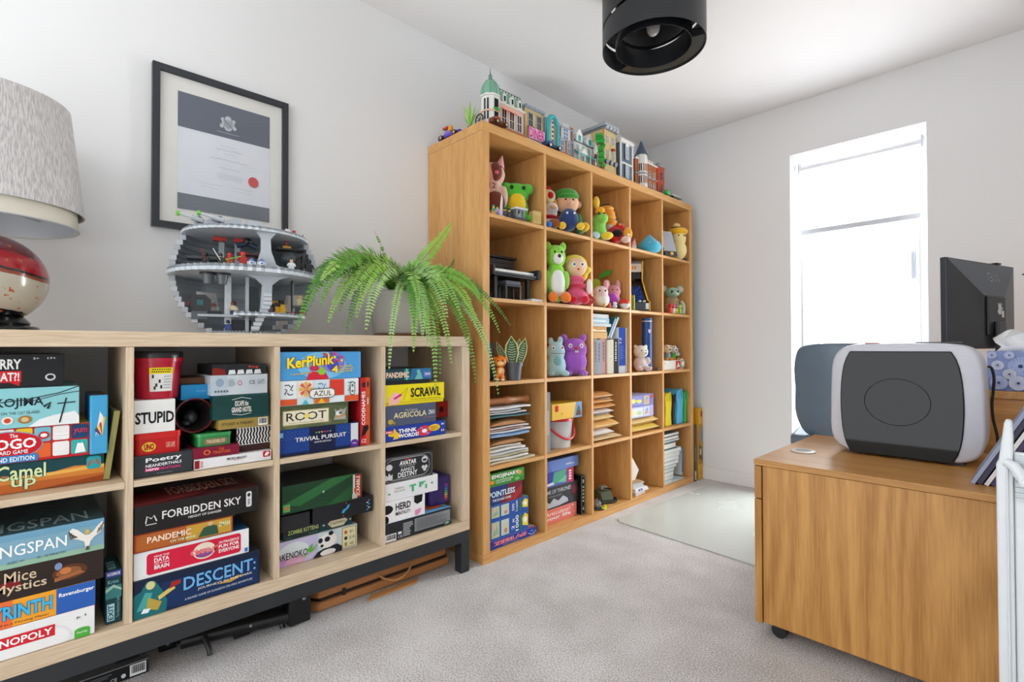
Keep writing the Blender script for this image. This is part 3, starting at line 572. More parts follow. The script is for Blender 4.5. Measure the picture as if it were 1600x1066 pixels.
# third compartment, upper
s = Stack(z1f, .376)
s.add('navy quiz game box with blue dots and a purple tab', Lc[2], 561, 659.5, '#14204c',
      [Q(0, .35, .12, 1, '#1b3d86'), Q(.68, .9, .12, 1, '#1b3d86'), Q(.35, .68, 0, 1, '#141b3c'), Q(.885, .985, .02, .98, '#d7d9dd'), Q(.885, .985, .02, .2, '#5b2d8e'), E(.885, .985, .1, .32, '#5b2d8e'), T('FAMILY', .91, .965, .14, .19, '#ffffff', 0), T('TRIVIAL PURSUIT', .18, .82, .50, .66, '#f4f4f4', .02), T('MASTER EDITION', .41, .62, .38, .44, '#f4f4f4', 0), P([(0, .72), (.04, .74), (.04, .9), (0, .9)], '#7fb8e0')]
      + [P([(.42+.035*i, .80), (.435+.035*i, .74), (.45+.035*i, .80)], cc) for i, cc in enumerate(['#44c4c9', '#e8c63a', '#e8c63a', '#d6418a', '#d6418a', '#6fc7d8'])]
      + [E(.02+.045*i+.02*(j % 2), .034+.045*i+.02*(j % 2), .62+j*.085, .645+j*.085, '#4f79c4') for i in range(7) for j in range(4)]+[E(.70+.045*i+.02*(j % 2), .714+.045*i+.02*(j % 2), .62+j*.085, .645+j*.085, '#4f79c4') for i in range(4) for j in range(4)], topc='#1b2a5c', dep=.26)
s.add('mossy green woodland game box with a cream title panel', Lc[2], 544, 627.5, '#586345',
      [P([(0, .6), (.2, .9), (.4, .7), (.7, .95), (1, .8), (1, 1), (0, 1)], '#4a5738'), E(.05, .25, .0, .3, '#6c7350'), E(.6, .75, .05, .3, '#6c7350'), Q(.04, .70, .16, .80, '#b9a46f'), Q(.05, .69, .19, .77, '#e6dfc4'), T('ROOT', .09, .66, .34, .70, '#2d2a26', .01), E(.33, .42, .42, .62, '#e8d46a'), T('A Game of Woodland Might and Right', .12, .62, .22, .28, '#6b5b3c', 0),
       P([(.77, .22), (.8, .5), (.78, .72), (.83, .62), (.88, .7), (.93, .66), (.97, .76), (.95, .5), (.96, .2)], '#a9a69c'), E(.80, .90, .4, .6, '#e9e6dc'), E(.85, .9, .45, .58, '#3f6f86'), P([(.78, .28), (.95, .38), (.95, .46), (.8, .36)], '#c58a45')], topc='#4a5738', dep=.26)
az = []
for i, cc in enumerate(['#e8eef0', '#f0ead8', '#d5e4ec', '#d9402f', '#e8eef0']):
    az.append(Q(.01+.2*i, .2+.2*i, .30, .98, cc))
for i, cc in enumerate(['#dd5a32', '#cfe6ea', '#e0782f', '#e2edf2', '#dd5a32']): az.append(Q(.01+.2*i, .2+.2*i, .02, .26, cc))
for cx, cc in ((.105, '#34404c'), (.905, '#3a9fb0'), (.505, '#5a86a8')):
    for k in range(4):
        az.append(S([(cx+.07*math.cos(R_(90*k+45)), .64+.26*math.sin(R_(90*k+45))), (cx+.02*math.cos(R_(90*k)), .64+.2*math.sin(R_(90*k))), (cx+.05*math.cos(R_(90*k-20)), .64+.12*math.sin(R_(90*k-20)))], .003, cc))
for k in range(8): az.append(P([(.305, .64), (.305+.085*math.cos(R_(45*k-14)), .64+.3*math.sin(R_(45*k-14))), (.305+.085*math.cos(R_(45*k+14)), .64+.3*math.sin(R_(45*k+14)))], '#e2562c' if k % 2 else '#e9b23e'))
az += [P([(.26+.0, .02), (.30, .22), (.34, .02)], '#3fb4c4'), P([(.45, .02), (.5, .24), (.55, .02)], '#f0b93c'), RR(.345, .675, .22, .64, '#55738a', .45), RR(.355, .665, .26, .60, '#f1ece0', .45), T('AZUL', .40, .63, .32, .54, '#2c3a48', .01), RR(.875, .94, .26, .86, '#36404a', .2), RR(.883, .932, .30, .82, '#e9e9e4', .2), E(.892, .922, .62, .76, '#6a7580'), E(.892, .922, .38, .5, '#6a7580')]
s.add('game box patterned with red white and blue tiles', Lc[2], 560, 590.5, '#d9dde0', az, topc='#e6e6e2', dep=.26)
s.add('sky blue childrens game box with bold yellow letters', Lc[2], 564, 549, '#4fa0dc',
      [E(.2, .8, .0, 1.0, '#7cc2ea'), P([(.30, .0), (.58, .0), (.54, .25), (.34, .3)], '#d3273c'), E(.44, .54, .16, .46, '#8cc63f'), E(.34, .46, .3, .52, '#c8325a'), E(.48, .78, .25, 1.0, '#8a79c9'), E(.55, .70, .32, .72, '#4b57b4')]
      + [E(.5+.045*(i % 6), .53+.045*(i % 6), .62+.12*(i//6), .72+.12*(i//6), ['#e0364f', '#e9e24a', '#3f63c8', '#e0364f'][i % 4]) for i in range(16)]
      + [T('KerPlunk', .08, .64, .40, .78, '#f8e23a', .06, rot=5, out='#8a2a1e'), T('A nerve-racking game of skill', .12, .36, .16, .24, '#f8e23a', .02, rot=5, out='#8a2a1e'), T('4', .61, .69, .22, .48, '#f8e23a', .07, out='#8a2a1e'), T('No Plunks', .71, .87, .40, .47, '#f8e23a', .02, rot=6, out='#a83a1e'), T('Small & wide', .71, .89, .30, .37, '#f8e23a', .02, rot=6, out='#a83a1e'), T('easy set up', .71, .88, .2, .27, '#f8e23a', .02, rot=6, out='#a83a1e')], topc='#2d4a63', dep=.26, bev=.003)
y0 = at(563, 640, .372)[0]; y1, zt = at(578, 590, .372)
pbox('board_game_box', 'upright red and orange game box with white spine letters', 'board game', y0, y1, z1f, zt, .372, .22, '#c5262c',
     [Q(.55, 1, 0, 1, '#e0592f'), T('CODENAMES', .14, .50, .30, .80, '#ffffff', .03, rot=90), Q(.18, .5, .86, .93, '#2a2a2a'), P([(.1, .12), (.5, .16), (.86, .24), (.8, .3), (.3, .28)], '#1c1a1a'), E(.68, .86, .85, .95, '#2a2a2a'), Q(.72, .82, .6, .7, '#f2e8e0'), T('CZ', .1, .6, .04, .09, '#ffffff', .02)], topc='#d0452c')
# third compartment, lower
s = Stack(z0f, .325)
s.add('pastel game box with a panda and green bamboo', Lc[2], 558, 818, '#cfdfe4',
      [Q(0, .5, 0, 1, '#c6bfe0'), E(.05, .4, .1, .9, '#d9e3e6'), E(0, .16, .0, .5, '#c795cf'), E(.14, .36, -.1, .36, '#d9a7c4'), Q(.80, .985, .06, .96, '#b0a04e'), Q(.81, .975, .09, .93, '#e4ddb4'), E(.83, .87, .66, .82, '#b5652f'), E(.83, .87, .40, .56, '#2d2d2d'), Q(.835, .865, .14, .3, '#8a8f4a'), T('8+', .90, .95, .68, .8, '#4a4a3a', 0), T('2-4', .89, .96, .42, .54, '#4a4a3a', 0), T('45', .90, .95, .15, .27, '#4a4a3a', 0),
       P([(.44, .0), (.5, .22), (.62, .34), (.74, .36), (.8, .2), (.8, 0)], '#23232a'), E(.53, .72, -.02, .24, '#ece9e4'), E(.50, .74, .30, .92, '#f0eee9'), E(.505, .56, .56, .78, '#23232a'), E(.63, .69, .80, .98, '#23232a'), E(.58, .65, .56, .78, '#23232a'), E(.53, .57, .38, .5, '#23232a'), P([(.37, .42), (.44, .66), (.43, .4), (.5, .62), (.45, .36), (.53, .44), (.41, .3)], '#63b23c'), P([(.3, .2), (.42, .32), (.36, .2)], '#8bbf5a'), T('TAKENOKO', .0, .38, .26, .54, '#26262e', .04, out='#ffffff', rot=0)], topc='#c9d6d2', dep=.25, side='#b8b0d4')
zt_ = s.z
sl = Stack(zt_, .32)
sl.add('small dark green card game box with lime letters', 443, 500, 815, '#26302e', [T('ZOMBIE KITTENS', .12, .96, .42, .80, '#cfe08a', .03), T('PARTY', .08, .22, .12, .22, '#3fa88a', 0), T('REVENGE', .68, .94, .14, .24, '#3fa88a', 0)], topc='#4c5a3a', dep=.14)
zzk = sl.z; sr = Stack(zt_, .315)
sr.add('teal card game box with a cream hexagon', 500, 549.5, 802, '#1f4650', [P([(.2, .5), (.34, .96), (.76, .96), (.9, .5), (.76, .04), (.34, .04)], '#5b4a34'), P([(.24, .5), (.37, .9), (.73, .9), (.86, .5), (.73, .1), (.37, .1)], '#e9e2c0'), T('Courtisans', .31, .80, .36, .62, '#4a3f30', .0, shear=.25), E(.08, .15, .42, .56, '#e4dcc0'), E(.92, .98, .42, .56, '#e4dcc0')], topc='#d9d3b0', dep=.13)
sl.add('small plain black box above the green card game', 440, 484, 799, '#26272a', [], topc='#1b1c1e', dep=.14, X=.345, top=[P([(.5, .1), (.8, .12), (.82, .3), (.6, .3)], '#9a9a98')])
zj = max(zzk, sr.z)
sj = Stack(zj, .345)
sj.add('black game box with a blue island map', 489, 582, 773.5, '#202226', [P([(.46, .3), (.48, .5), (.54, .58), (.56, .72), (.60, .76), (.58, .55), (.52, .40), (.50, .30)], '#3fa4dc'), E(.53, .545, .82, .9, '#e07a4a'), E(.48, .495, .1, .18, '#e07a4a')]+[Q(.89+.03*(i % 2), .91+.03*(i % 2)+.012, .14+.11*i, .21+.11*i, ['#3fa4dc', '#e8e8e8', '#3fa4dc'][i % 3]) for i in range(6)], topc='#26282c', dep=.22, rz=0)
ss = Stack(max(sj.z, sl.z), .352)
ss.add('worn dark green word game box with a red end tab', 441, 566, 738, '#1d4028',
      [P([(0, .35), (.6, 1), (.9, 1), (.2, .2)], '#2c6638'), P([(.5, .0), (.8, .0), (1, .5), (1, .8)], '#24552f'), Q(.01, .09, .08, .34, '#4fb06a'), E(.03, .08, .12, .3, '#c0702c'), Q(.87, .90, .04, .96, '#d8d4cc'), Q(.90, .985, .06, .96, '#a92a2a'), T('SCRABBLE', .915, .965, .12, .9, '#f0ead8', .03, rot=90), Q(.86, .93, .04, .22, '#c8c2b4'), Q(.885, .92, .28, .44, '#c9562c'), P([(.47, .56), (.5, .6), (.49, .5)], '#c9cfc4')], topc='#1c2420', dep=.2, bev=.002)

# fourth compartment, upper
s = Stack(z1f, .381)
s.add('royal blue game box with a yellow hand and pink ring', Lc[3], 696, 657, '#1f3fa0',
      [P([(.04, .5), (.12, .62), (.14, .9), (.18, .62), (.24, .4), (.2, .14), (.12, .1), (.14, .3), (.06, .36)], '#f2c32e'), E(.50, .76, .08, .82, '#d6324e'), E(.585, .675, .3, .58, '#e9eef6'), Q(.56, .6, .62, .7, '#6f9be0'), Q(.66, .7, .2, .28, '#6f9be0'), Q(.68, .72, .55, .63, '#6f9be0'), E(.70, .90, .34, .84, '#f2c32e'), T('THINK', .2, .50, .50, .78, '#ffffff', .06), T('WORDS!', .2, .53, .16, .44, '#ffffff', .06), T('NAME IT', .74, .86, .64, .71, '#2a2a2a', 0), T('PRESS IT', .73, .87, .54, .61, '#2a2a2a', 0), T('PASS IT', .74, .86, .44, .51, '#2a2a2a', 0), T('8+', .92, .97, .72, .86, '#ffffff', .02), T('22', .91, .97, .26, .4, '#ffffff', .02), RR(0, .12, .56, .76, '#c7303a', .2), T('IDEAL', .01, .11, .6, .72, '#ffffff', .02)], topc='#2b4cae', dep=.26)
zth = s.z
s.add('slate grey game box with cream lettering', Lc[3], 681, 628.6, '#525a70', [T('AGRICOLA', .16, .80, .38, .66, '#e6dcae', .03, out='#3a3f4e'), T('The Creatures', .38, .62, .70, .80, '#d0cfc4', 0), T('ZMAN', .84, .97, .42, .64, '#d3d7e0', .04), T('Uwe', .76, .97, .26, .32, '#c87a72', 0), E(.05, .15, .12, .36, '#b3a04a'), E(.14, .19, .1, .24, '#8f8a3c')], topc='#5e667c', dep=.25)
s.add('bright yellow game box with a drawn hand', Lc[3], 694, 597, '#eedc1c', [P([(.05, .05), (.06, .4), (.14, .66), (.24, .56), (.26, .3), (.2, .05)], '#f0b9a8'), P([(.12, .34), (.24, .56), (.27, .48), (.16, .3)], '#d4267a'), S([(.24, .52), (.29, .6), (.34, .78), (.36, .84), (.35, .7), (.31, .42), (.3, .28), (.32, .24)], .0012, '#4a4638'), T('SCRAWL', .41, .93, .34, .80, '#1b1a14', .05), T('Terrible drawings, ridiculous guesses', .41, .93, .2, .27, '#4a4420', 0)], topc='#f2e040', dep=.26, lid=(.16, '#e3cf12'))
s.add('plain black game tray under the teal game box', Lc[3], 672, 592, '#1c2226', [], dep=.22, topc='#1c2226')
s.add('teal glowing game box above the bright yellow box', Lc[3], 674, 575, '#18434c', [Q(.4, .5, 0, 1, '#2f8a86'), Q(.44, .46, 0, 1, '#a8e2d6'), P([(.5, 0), (1, 0), (1, 1), (.56, 1)], '#2c6f9c'), P([(.62, 0), (.68, .5), (.66, .8), (.72, .95), (.76, .6), (.8, 0)], '#6fb8b0'), Q(.82, .98, .2, .7, '#5f74c4'), T('PANDEMIC', .02, .50, .22, .72, '#e8dcc4', .05, out='#b8351e'), T('ZMAN', .84, .97, .36, .58, '#e6f0f4', .03)], topc='#1f3540', dep=.23)
y0, z_ = at(682, 655, .30); y1, zt = at(696, 633, .30)
pbox('card_box', 'small red and black card box leaning behind the slate box', 'box', y0+.003, y1+.012, zth, zth+.062, .30, .10, '#a3231c', [E(.2, .6, .3, .7, '#26140f')], side='#cdb79a', topc='#a3231c')

# fourth compartment, lower
s = Stack(z0f, .378)
s.add('dark grey box back with grey text panel and bright lid', Lc[3], 705, 792, '#26282c', barcode(.01, .16, .03, .42)+[Q(.42, .975, .18, .90, '#8d8f92'), Q(.87, .97, .06, .26, '#1f5a3c'), T('29', .89, .95, .1, .22, '#e8e8e8', .02), T('CE', .18, .24, .1, .22, '#e8e8e8', .0), Q(.18, .23, .3, .44, '#dcdcdc')]+lines(.25, .40, .1, .86, 9, '#b9bbbe', 4)+lines(.44, .96, .24, .86, 14, '#6a6c70', 5),
      topc='#5f9ac0', top=[E(.55, .7, .1, .4, '#b62a2a'), P([(.0, .05), (.3, .1), (.5, .3), (.1, .4)], '#8ab06a'), P([(.2, .1), (.5, .2), (.45, .3), (.15, .22)], '#c9703a'), P([(.7, .1), (.95, .1), (.9, .3), (.65, .3)], '#c4572c'), P([(.0, .0), (1, 0), (1, .06), (0, .06)], '#6fa9d8'), P([(.6, .4), (.8, .4), (.85, .6), (.6, .55)], '#3f8a4e')], dep=.28)
zb_ = s.z
s.add('white game box with black cow spots and a pink patch', Lc[3], 664, 771, '#ebe9ea', [E(-.1, .2, .42, .84, '#141414'), E(-.05, .1, -.05, .36, '#141414'), P([(.72, 1), (.72, .7), (.80, .58), (.92, .66), (.94, 1)], '#141414'), P([(.74, .06), (.74, .3), (.84, .34), (.9, .36), (.88, .16), (.8, .04)], '#e08ab4'), T('HERD', .26, .63, .52, .84, '#141414', .04), T('MENTALITY', .26, .63, .28, .44, '#141414', .02)], topc='#e2e0e1', dep=.22)
s.add('plain white game box with green pixel letters', Lc[3], 684, 740.6, '#e6e6e8', [T('TURING', .18, .34, .60, .70, '#8d8a3c', 0), T('MACHINE', .17, .36, .44, .54, '#8d8a3c', 0), Q(.45, .57, .60, .70, '#3fb27a'), Q(.49, .53, .28, .60, '#3fb27a'), Q(.63, .67, .44, .76, '#3fb27a'), Q(.63, .75, .68, .76, '#3fb27a'), Q(.68, .71, .56, .68, '#3fb27a'), Q(.75, .78, .3, .56, '#3fb27a'), E(.06, .10, .36, .46, '#3b8f4a'), E(.86, .9, .5, .6, '#3b8f4a')], topc='#efeff0', dep=.26)
s.add('dark charcoal game box with a white scrollwork border', Lc[3], 676, 704, '#2b2c2f', [RR(.0, .985, .04, .96, '#8f8f90', .2), RR(.008, .978, .06, .94, '#2b2c2f', .2), RR(.0, .93, .09, .91, '#a8a8a8', .45), RR(.0, .92, .12, .88, '#2b2c2f', .45), Q(.40, .52, .82, .85, '#b7262c'), T('AVATAR', .29, .64, .62, .80, '#ededed', .05, shear=.1), T('THE LAST AIRBENDER', .31, .62, .555, .595, '#cfcfcf', 0), T("AANG'S", .31, .60, .38, .52, '#ededed', .02), T('DESTINY', .26, .66, .16, .36, '#ededed', .03), E(.02, .15, .5, .74, '#cfcfcf'), P([(.0, .14), (.02, .36), (.06, .28), (.08, .42), (.12, .3), (.15, .36), (.15, .14)], '#cfcfcf'), E(.75, .88, .58, .84, '#cfcfcf'), E(.77, .86, .64, .74, '#2b2c2f'), E(.75, .81, .34, .48, '#cfcfcf'), E(.81, .88, .34, .48, '#cfcfcf'), E(.78, .85, .24, .38, '#cfcfcf')], topc='#33353a', dep=.22)
y0 = at(672, 765, .33)[0]; y1, zt = at(708, 741, .33); y1 = min(y1, 1.236)
t = thing('toy_case', 'rounded deep purple plastic case with rainbow lettering', 'case', (.27, (y0+y1)/2, zb_))
m = MB(); m.prism(rrect(-.06, -(y1-y0)/2, .06, (y1-y0)/2, .016), (0, 0, 0), (1, 0, 0), (0, 1, 0), (0, 0, zt-zb_), C('#3a2a70', .3)); m.build('case_body', t, smooth=True, bevel=.004)
prints([*[Q(.66, .80, .14+.075*i, .19+.075*i, cc) for i, cc in enumerate(['#e0562c', '#e8a03a', '#e8c63a', '#8fc04a', '#3fb27a', '#3f8fc4', '#6a5fc4', '#b04aa8'])]], (.0602, -(y1-y0)/2, 0), (0, 1, 0), (0, 0, 1), (1, 0, 0), y1-y0, zt-zb_, t)

# ------------------------------------------------------------------ desk side of the room
# drawer pedestal
PX0, PX1, PY0, PY1, PZ = 1.347, 2.10, 1.622, 2.235, .540
t = thing('drawer_pedestal', 'oak drawer pedestal on castors with wide grained side', 'drawer unit', ((PX0+PX1)/2, (PY0+PY1)/2, 0))
ox, oy = (PX0+PX1)/2, (PY0+PY1)/2
def lb(a, b, mt): return MB().box((a[0]-ox, a[1]-oy, a[2]), (b[0]-ox, b[1]-oy, b[2]), mt)
lb((PX0+.024, PY0+.004, .05), (PX1, PY0+.022, PZ-.0195), DSK['z']).build('side_panel', t, bevel=.0008)
lb((PX0+.024, PY1-.022, .05), (PX1, PY1-.004, PZ-.0195), DSK['z']).build('side_panel', t, bevel=.0008)
lb((PX1-.018, PY0+.023, .05), (PX1, PY1-.023, PZ-.0195), DSK['z']).build('back_panel', t, bevel=.0008)
lb((PX0+.024, PY0+.023, .05), (PX1-.019, PY1-.023, .068), DSK['x']).build('bottom_panel', t, bevel=.0008)
lb((PX0, PY0, PZ-.018), (PX1, PY1, PZ), DSK['x']).build('top_panel', t, bevel=.0015)
for z0, z1 in ((.044, .419), (.422, PZ-.0205)):
    d = lb((PX0, PY0+.003, z0), (PX0+.0205, PY1-.003, z1), DSK['z']).build('drawer_front', t, bevel=.0012)
    MB().box((PX0-.022-ox, -.06, z1-.06), (PX0-.0145-ox, .06, z1-.05), C('#a9adb2', .3, 1)).box((PX0-.0145-ox, -.06, z1-.06), (PX0-ox, -.05, z1-.05), C('#a9adb2', .3, 1)).box((PX0-.0145-ox, .05, z1-.06), (PX0-ox, .06, z1-.05), C('#a9adb2', .3, 1)).build('handle', d)
for x in (PX0+.055, PX1-.06):
    for y in (PY0+.05, PY1-.05):
        m = MB(); m.cyl((x-ox, y-oy-.011, .021), (x-ox, y-oy+.011, .021), .021, C('#1b1c1e', .5), n=18); m.cyl((x-ox, y-oy, .03), (x-ox, y-oy, .0495), .018, C('#26282a', .5), n=12)
        m.build('castor', t, smooth=True)
# cable grommet lying on the pedestal top
gx, gz = aty(1246, 703, 1.83)
t = thing('desk_disc', 'small round pale cap lying on the oak pedestal top', 'cap', (1.42, 1.845, PZ+.0006))
MB().lathe([(0, 0), (.036, 0), (.036, .003), (.034, .004), (0, .004)], C('#d9d4cd', .35), 28).build('rim', t, smooth=True)
m = MB(); m.add([(.024*math.cos(k/20*6.283), .024*math.sin(k/20*6.283), .0043) for k in range(20)], [tuple(range(20))], C('#8b8580', .5)); m.build('centre', t)

# grey appliance with glossy black front
DX0, DX1, DY = 1.478, 1.853, 1.925
def sup(w, h, n, e0=.0, k=48, taper=0):
    out = []
    for i in range(k):
        a = 2*math.pi*i/k; c_, s_ = math.cos(a), math.sin(a)
        u = abs(c_)**(2/n)*(1 if c_ >= 0 else -1)*w/2; v = abs(s_)**(2/n)*(1 if s_ >= 0 else -1)*h/2
        out.append((u*(1+taper*v/h), v))
    return out
dw, dh = DX1-DX0, .350
t = thing('office_machine', 'rounded pale grey machine with a glossy black front panel', 'machine', ((DX0+DX1)/2, DY+.105, PZ))
G1 = C('#cfd0d9', .35); G2 = C('#c9cad2', .35)
body = [(u, v+dh/2+.004) for u, v in sup(dw, dh, 5.4, taper=-.04)]
m = MB(); k = len(body); vs = []; fs = []
rings = [(-.105, .955), (-.098, .99), (-.085, 1.0), (.07, 1.0), (.09, .985), (.105, .90)]
for y, s_ in rings: vs += [(u*s_, y, (v-dh/2)*s_+dh/2) for u, v in body]
for j in range(len(rings)-1):
    for i in range(k): fs.append((j*k+i, j*k+(i+1) % k, (j+1)*k+(i+1) % k, (j+1)*k+i))
fs += [tuple(range(k)), tuple((len(rings)-1)*k+i for i in range(k-1, -1, -1))]
m.add(vs, fs, G1); m.build('housing', t, smooth=True)
def barrel(w, h, cx, cz, bulge, k=14):
    P_ = []
    for i in range(k+1): f = i/k*2-1; P_.append((cx+w/2+bulge*(1-f*f)-.012*(abs(f)**6), cz+f*h/2))
    for i in range(k+1): f = 1-i/k*2; P_.append((cx-w/2-bulge*(1-f*f)+.012*(abs(f)**6), cz+f*h/2))
    return P_
PAN = C('#14181a', .07, spec=.34)
pan = barrel(.272, .322, -.006, .168, .015)
m = MB(); m.prism(pan, (0, -.104, 0), (1, 0, 0), (0, 0, 1), (0, -.0075, 0), PAN); m.build('front_panel', t, bevel=.003)
cen = [(.081*math.cos(2*math.pi*i/48)-.010, -.1121, .071*math.sin(2*math.pi*i/48)+.174) for i in range(48)]
MB().tube(cen, .0009, C('#15181a', .2), 5, closed=True).build('ring_line', t)
for sg in (-1, 1): MB().tube([(sg*dw/2*.985, -.0985, dh*.77), (sg*dw/2*.80, -.1035, dh*.77)], .0007, C('#8a8c94', .4), 4).build('seam', t)
m = MB(); m.lathe([(0, 0), (.02, 0), (.02, .0022), (0, .0022)], C('#c24850', .4), 24, sy=.55); o = m.build('sticker', t, (-.075, -.08, dh+.0035)); 
m = MB(); m.box((.03, -.06, dh+.0035), (.13, .05, dh+.007), C('#3a3f43', .3)); m.build('top_vent', t, bevel=.001)
for x in (-.12, .12): MB().box((x-.02, -.08, 0), (x+.02, .08, .0075), C('#333639', .5)).build('foot', t)
# cord from the machine
px_, pz_ = aty(1541, 573, 2.03); pts = []
for a, b in ((1543, 573), (1549, 575), (1553, 590), (1552, 610), (1550, 632), (1552, 655), (1558, 680), (1561, 700)):
    q = aty(a, b, 2.08); pts.append((q[0], 2.08, q[1]))
def smoothpts(P_, n=5):
    P_ = [Vector(p) for p in P_]; out = []
    for i in range(len(P_)-1):
        a, b, c_, d = P_[max(i-1, 0)], P_[i], P_[i+1], P_[min(i+2, len(P_)-1)]
        for j in range(n):
            s_ = j/n; out.append(.5*((2*b)+(c_-a)*s_+(2*a-5*b+4*c_-d)*s_*s_+(3*b-a-3*c_+d)*s_**3))
    return out+[P_[-1]]
pts.append((pts[-1][0]+.02, 2.10, PZ+.004)); pts.append((pts[-1][0]+.06, 2.12, PZ+.004))
tag(MB().tube(smoothpts(pts), .0038, C('#17181b', .4), 8).build('power_cord'), 'black power cord hanging behind the grey machine', 'cord')

# desk beyond, seen end on
EX0, EX1, EY0, EY1, EZ = 1.63, 2.43, 2.275, 3.26, .739
ox, oy = (EX0+EX1)/2, (EY0+EY1)/2
t = thing('desk', 'oak desk with a closed end panel beneath the window wall', 'desk', (ox, oy, 0))
lb((EX0, EY0, EZ-.025), (EX1, EY1, EZ), DSK['y']).build('desk_top', t, bevel=.002)
lb((EX0+.02, EY0+.012, 0), (EX1-.02, EY0+.035, EZ-.0255), DSK['x']).build('end_panel', t, bevel=.001)
lb((EX0+.02, EY1-.035, 0), (EX1-.02, EY1-.012, EZ-.0255), DSK['x']).build('end_panel', t, bevel=.001)
lb((EX1-.06, EY0+.036, .25), (EX1-.04, EY1-.036, EZ-.0255), DSK['y']).build('modesty_panel', t, bevel=.001)

# monitor seen from behind
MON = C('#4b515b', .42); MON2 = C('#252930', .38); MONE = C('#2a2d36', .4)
t = thing('computer_monitor', 'dark grey flat computer monitor turned with its back to the room', 'monitor', (1.826, 2.608, EZ), -17)
# local: y along the screen, +x towards the back
W2, zb_, zt_ = .27, .135, .462
MB().box((-.032, -W2, zb_), (-.012, W2, zt_), MONE).build('bezel', t, bevel=.003)
m = MB()
o4 = [(-.0118, -W2+.004, zb_+.004), (-.0118, W2-.004, zb_+.004), (-.0118, W2-.004, zt_-.004), (-.0118, -W2+.004, zt_-.004)]
i4 = [(.022, -.085, zb_+.004), (.022, .085, zb_+.004), (.022, .085, zt_-.13), (.022, -.085, zt_-.13)]
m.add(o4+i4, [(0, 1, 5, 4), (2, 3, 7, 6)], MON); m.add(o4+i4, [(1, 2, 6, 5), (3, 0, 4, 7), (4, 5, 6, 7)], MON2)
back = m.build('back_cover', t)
m = MB(); m.box((.0222, -.07, zb_+.05), (.030, .07, zt_-.135), C('#1c1f24', .4)); m.build('mount_plate', t, bevel=.003)
m = MB(); m.box((.031, -.03, .015), (.045, .03, zb_+.10), C('#24272c', .35)); m.build('stand_neck', t, bevel=.004)
m = MB(); m.prism(rrect(-.09, -.12, .11, .12, .04), (0, 0, 0), (1, 0, 0), (0, 1, 0), (0, 0, .014), C('#24272c', .35)); m.build('stand_base', t, smooth=True)
MB().box((-.034, .115, zt_+.0004), (-.008, .15, zt_+.007), C('#1c1e22', .4)).build('top_button', t, bevel=.002)
# maker's mark and stickers on the sloping back
sl = (Vector(i4[2])-Vector(o4[2])); nn = Vector((zt_-.004-(zt_-.13), 0, .0338)).normalized()
def onslope(y, f): return Vector((-.0118+.0338*f, y, zt_-.004-(.126)*f))
vsl = (onslope(0, 0)-onslope(0, 1)); hsl = vsl.length
prints([E(.05, .34, .12, .9, '#9ba1ab'), E(.10, .29, .22, .80, '#50565f'), Q(.20, .31, .46, .54, '#9ba1ab'), Q(.185, .2, .36, .66, '#9ba1ab'), T('LG', .44, .86, .18, .8, '#868c96', .02)], onslope(.0, .62), (0, 1, 0), vsl/hsl, nn, .105, .05, t, 'maker_emblem', 'maker_letters')
prints([Q(.1, .5, .2, .9, '#d6dade'), Q(.0, .2, .3, .5, '#d6dade'), Q(.55, .85, .0, .45, '#e8e8e8'), Q(.0, .6, .85, .95, '#aeb4ba'), Q(.5, .7, .5, .7, '#aeb4ba')], (.0304, .0, zt_-.21), (0, 1, 0), (0, 0, 1), (1, 0, 0), .06, .055, t, 'stickers')
# screen cables at the far right
m = MB(); m.tube(smoothpts([(1.918, 2.87, EZ+.43), (1.97, 2.83, EZ+.425), (2.05, 2.76, EZ+.34), (2.08, 2.72, EZ+.18), (2.12, 2.72, EZ+.05), (2.2, 2.74, EZ+.005)]), .003, C('#1c1d20', .4), 6)
tag(m.build('monitor_cable'), 'thin black cable hanging down beside the monitor', 'cable')

# tissue box on the desk end
tx0, tz0 = aty(1543, 612, EY0+.02)
tw, th_ = .125, .128
t = thing('tissue_box', 'blue patterned cube tissue box with a tissue standing out', 'tissue box', (tx0+tw/2, EY0+.02+tw/2, EZ+.0006))
MB().box((-tw/2, -tw/2, 0), (tw/2, tw/2, th_), C('#8c9ccf', .5)).build('carton', t, bevel=.001)
def burst(cx, cy, r, c1, c2, n=18):
    o_ = [E(cx-r, cx+r, cy-r, cy+r, c1)]
    for i in range(n):
        a = 2*math.pi*i/n; o_.append(S([(cx+.25*r*math.cos(a), cy+.25*r*math.sin(a)), (cx+.95*r*math.cos(a), cy+.95*r*math.sin(a))], .0007, c2))
    return o_+[E(cx-.18*r, cx+.18*r, cy-.18*r, cy+.18*r, '#3d4a78')]
pat = [Q(0, 1, 0, .3, '#7f8fc6')]
for cx, cy, r, c1, c2 in ((.62, .62, .24, '#9fb0e0', '#eef2fb'), (.2, .64, .12, '#dfe4ee', '#8c9ccf'), (.42, .42, .13, '#d5d9e4', '#b0a6c8'), (.22, .2, .17, '#b9c2e2', '#6f80ba'), (.58, .2, .18, '#cfd4e6', '#8a93c4'), (.88, .3, .14, '#bcc6e8', '#6f80ba'), (.1, .9, .09, '#cfd6ea', '#8c9ccf'), (.42, .9, .1, '#a9b7e2', '#eef2fb'), (.9, .88, .13, '#c5cdea', '#7687c0')): pat += burst(cx, cy, r, c1, c2)
prints(pat, (-tw/2, -tw/2, 0), (1, 0, 0), (0, 0, 1), (0, -1, 0), tw, th_, t)
m = MB(); vs = []; fs = []
for i in range(9):
    a = i/8; 
    for j in range(5):
        b_ = j/4; vs.append((-.042+.08*a+.012*math.sin(7*b_), .015*math.sin(9*a+2*b_)*b_*1.2+.01*b_, th_+.0005+.075*b_*(.75+.35*a*a)+(.012*math.sin(5*a) if j == 4 else 0)))
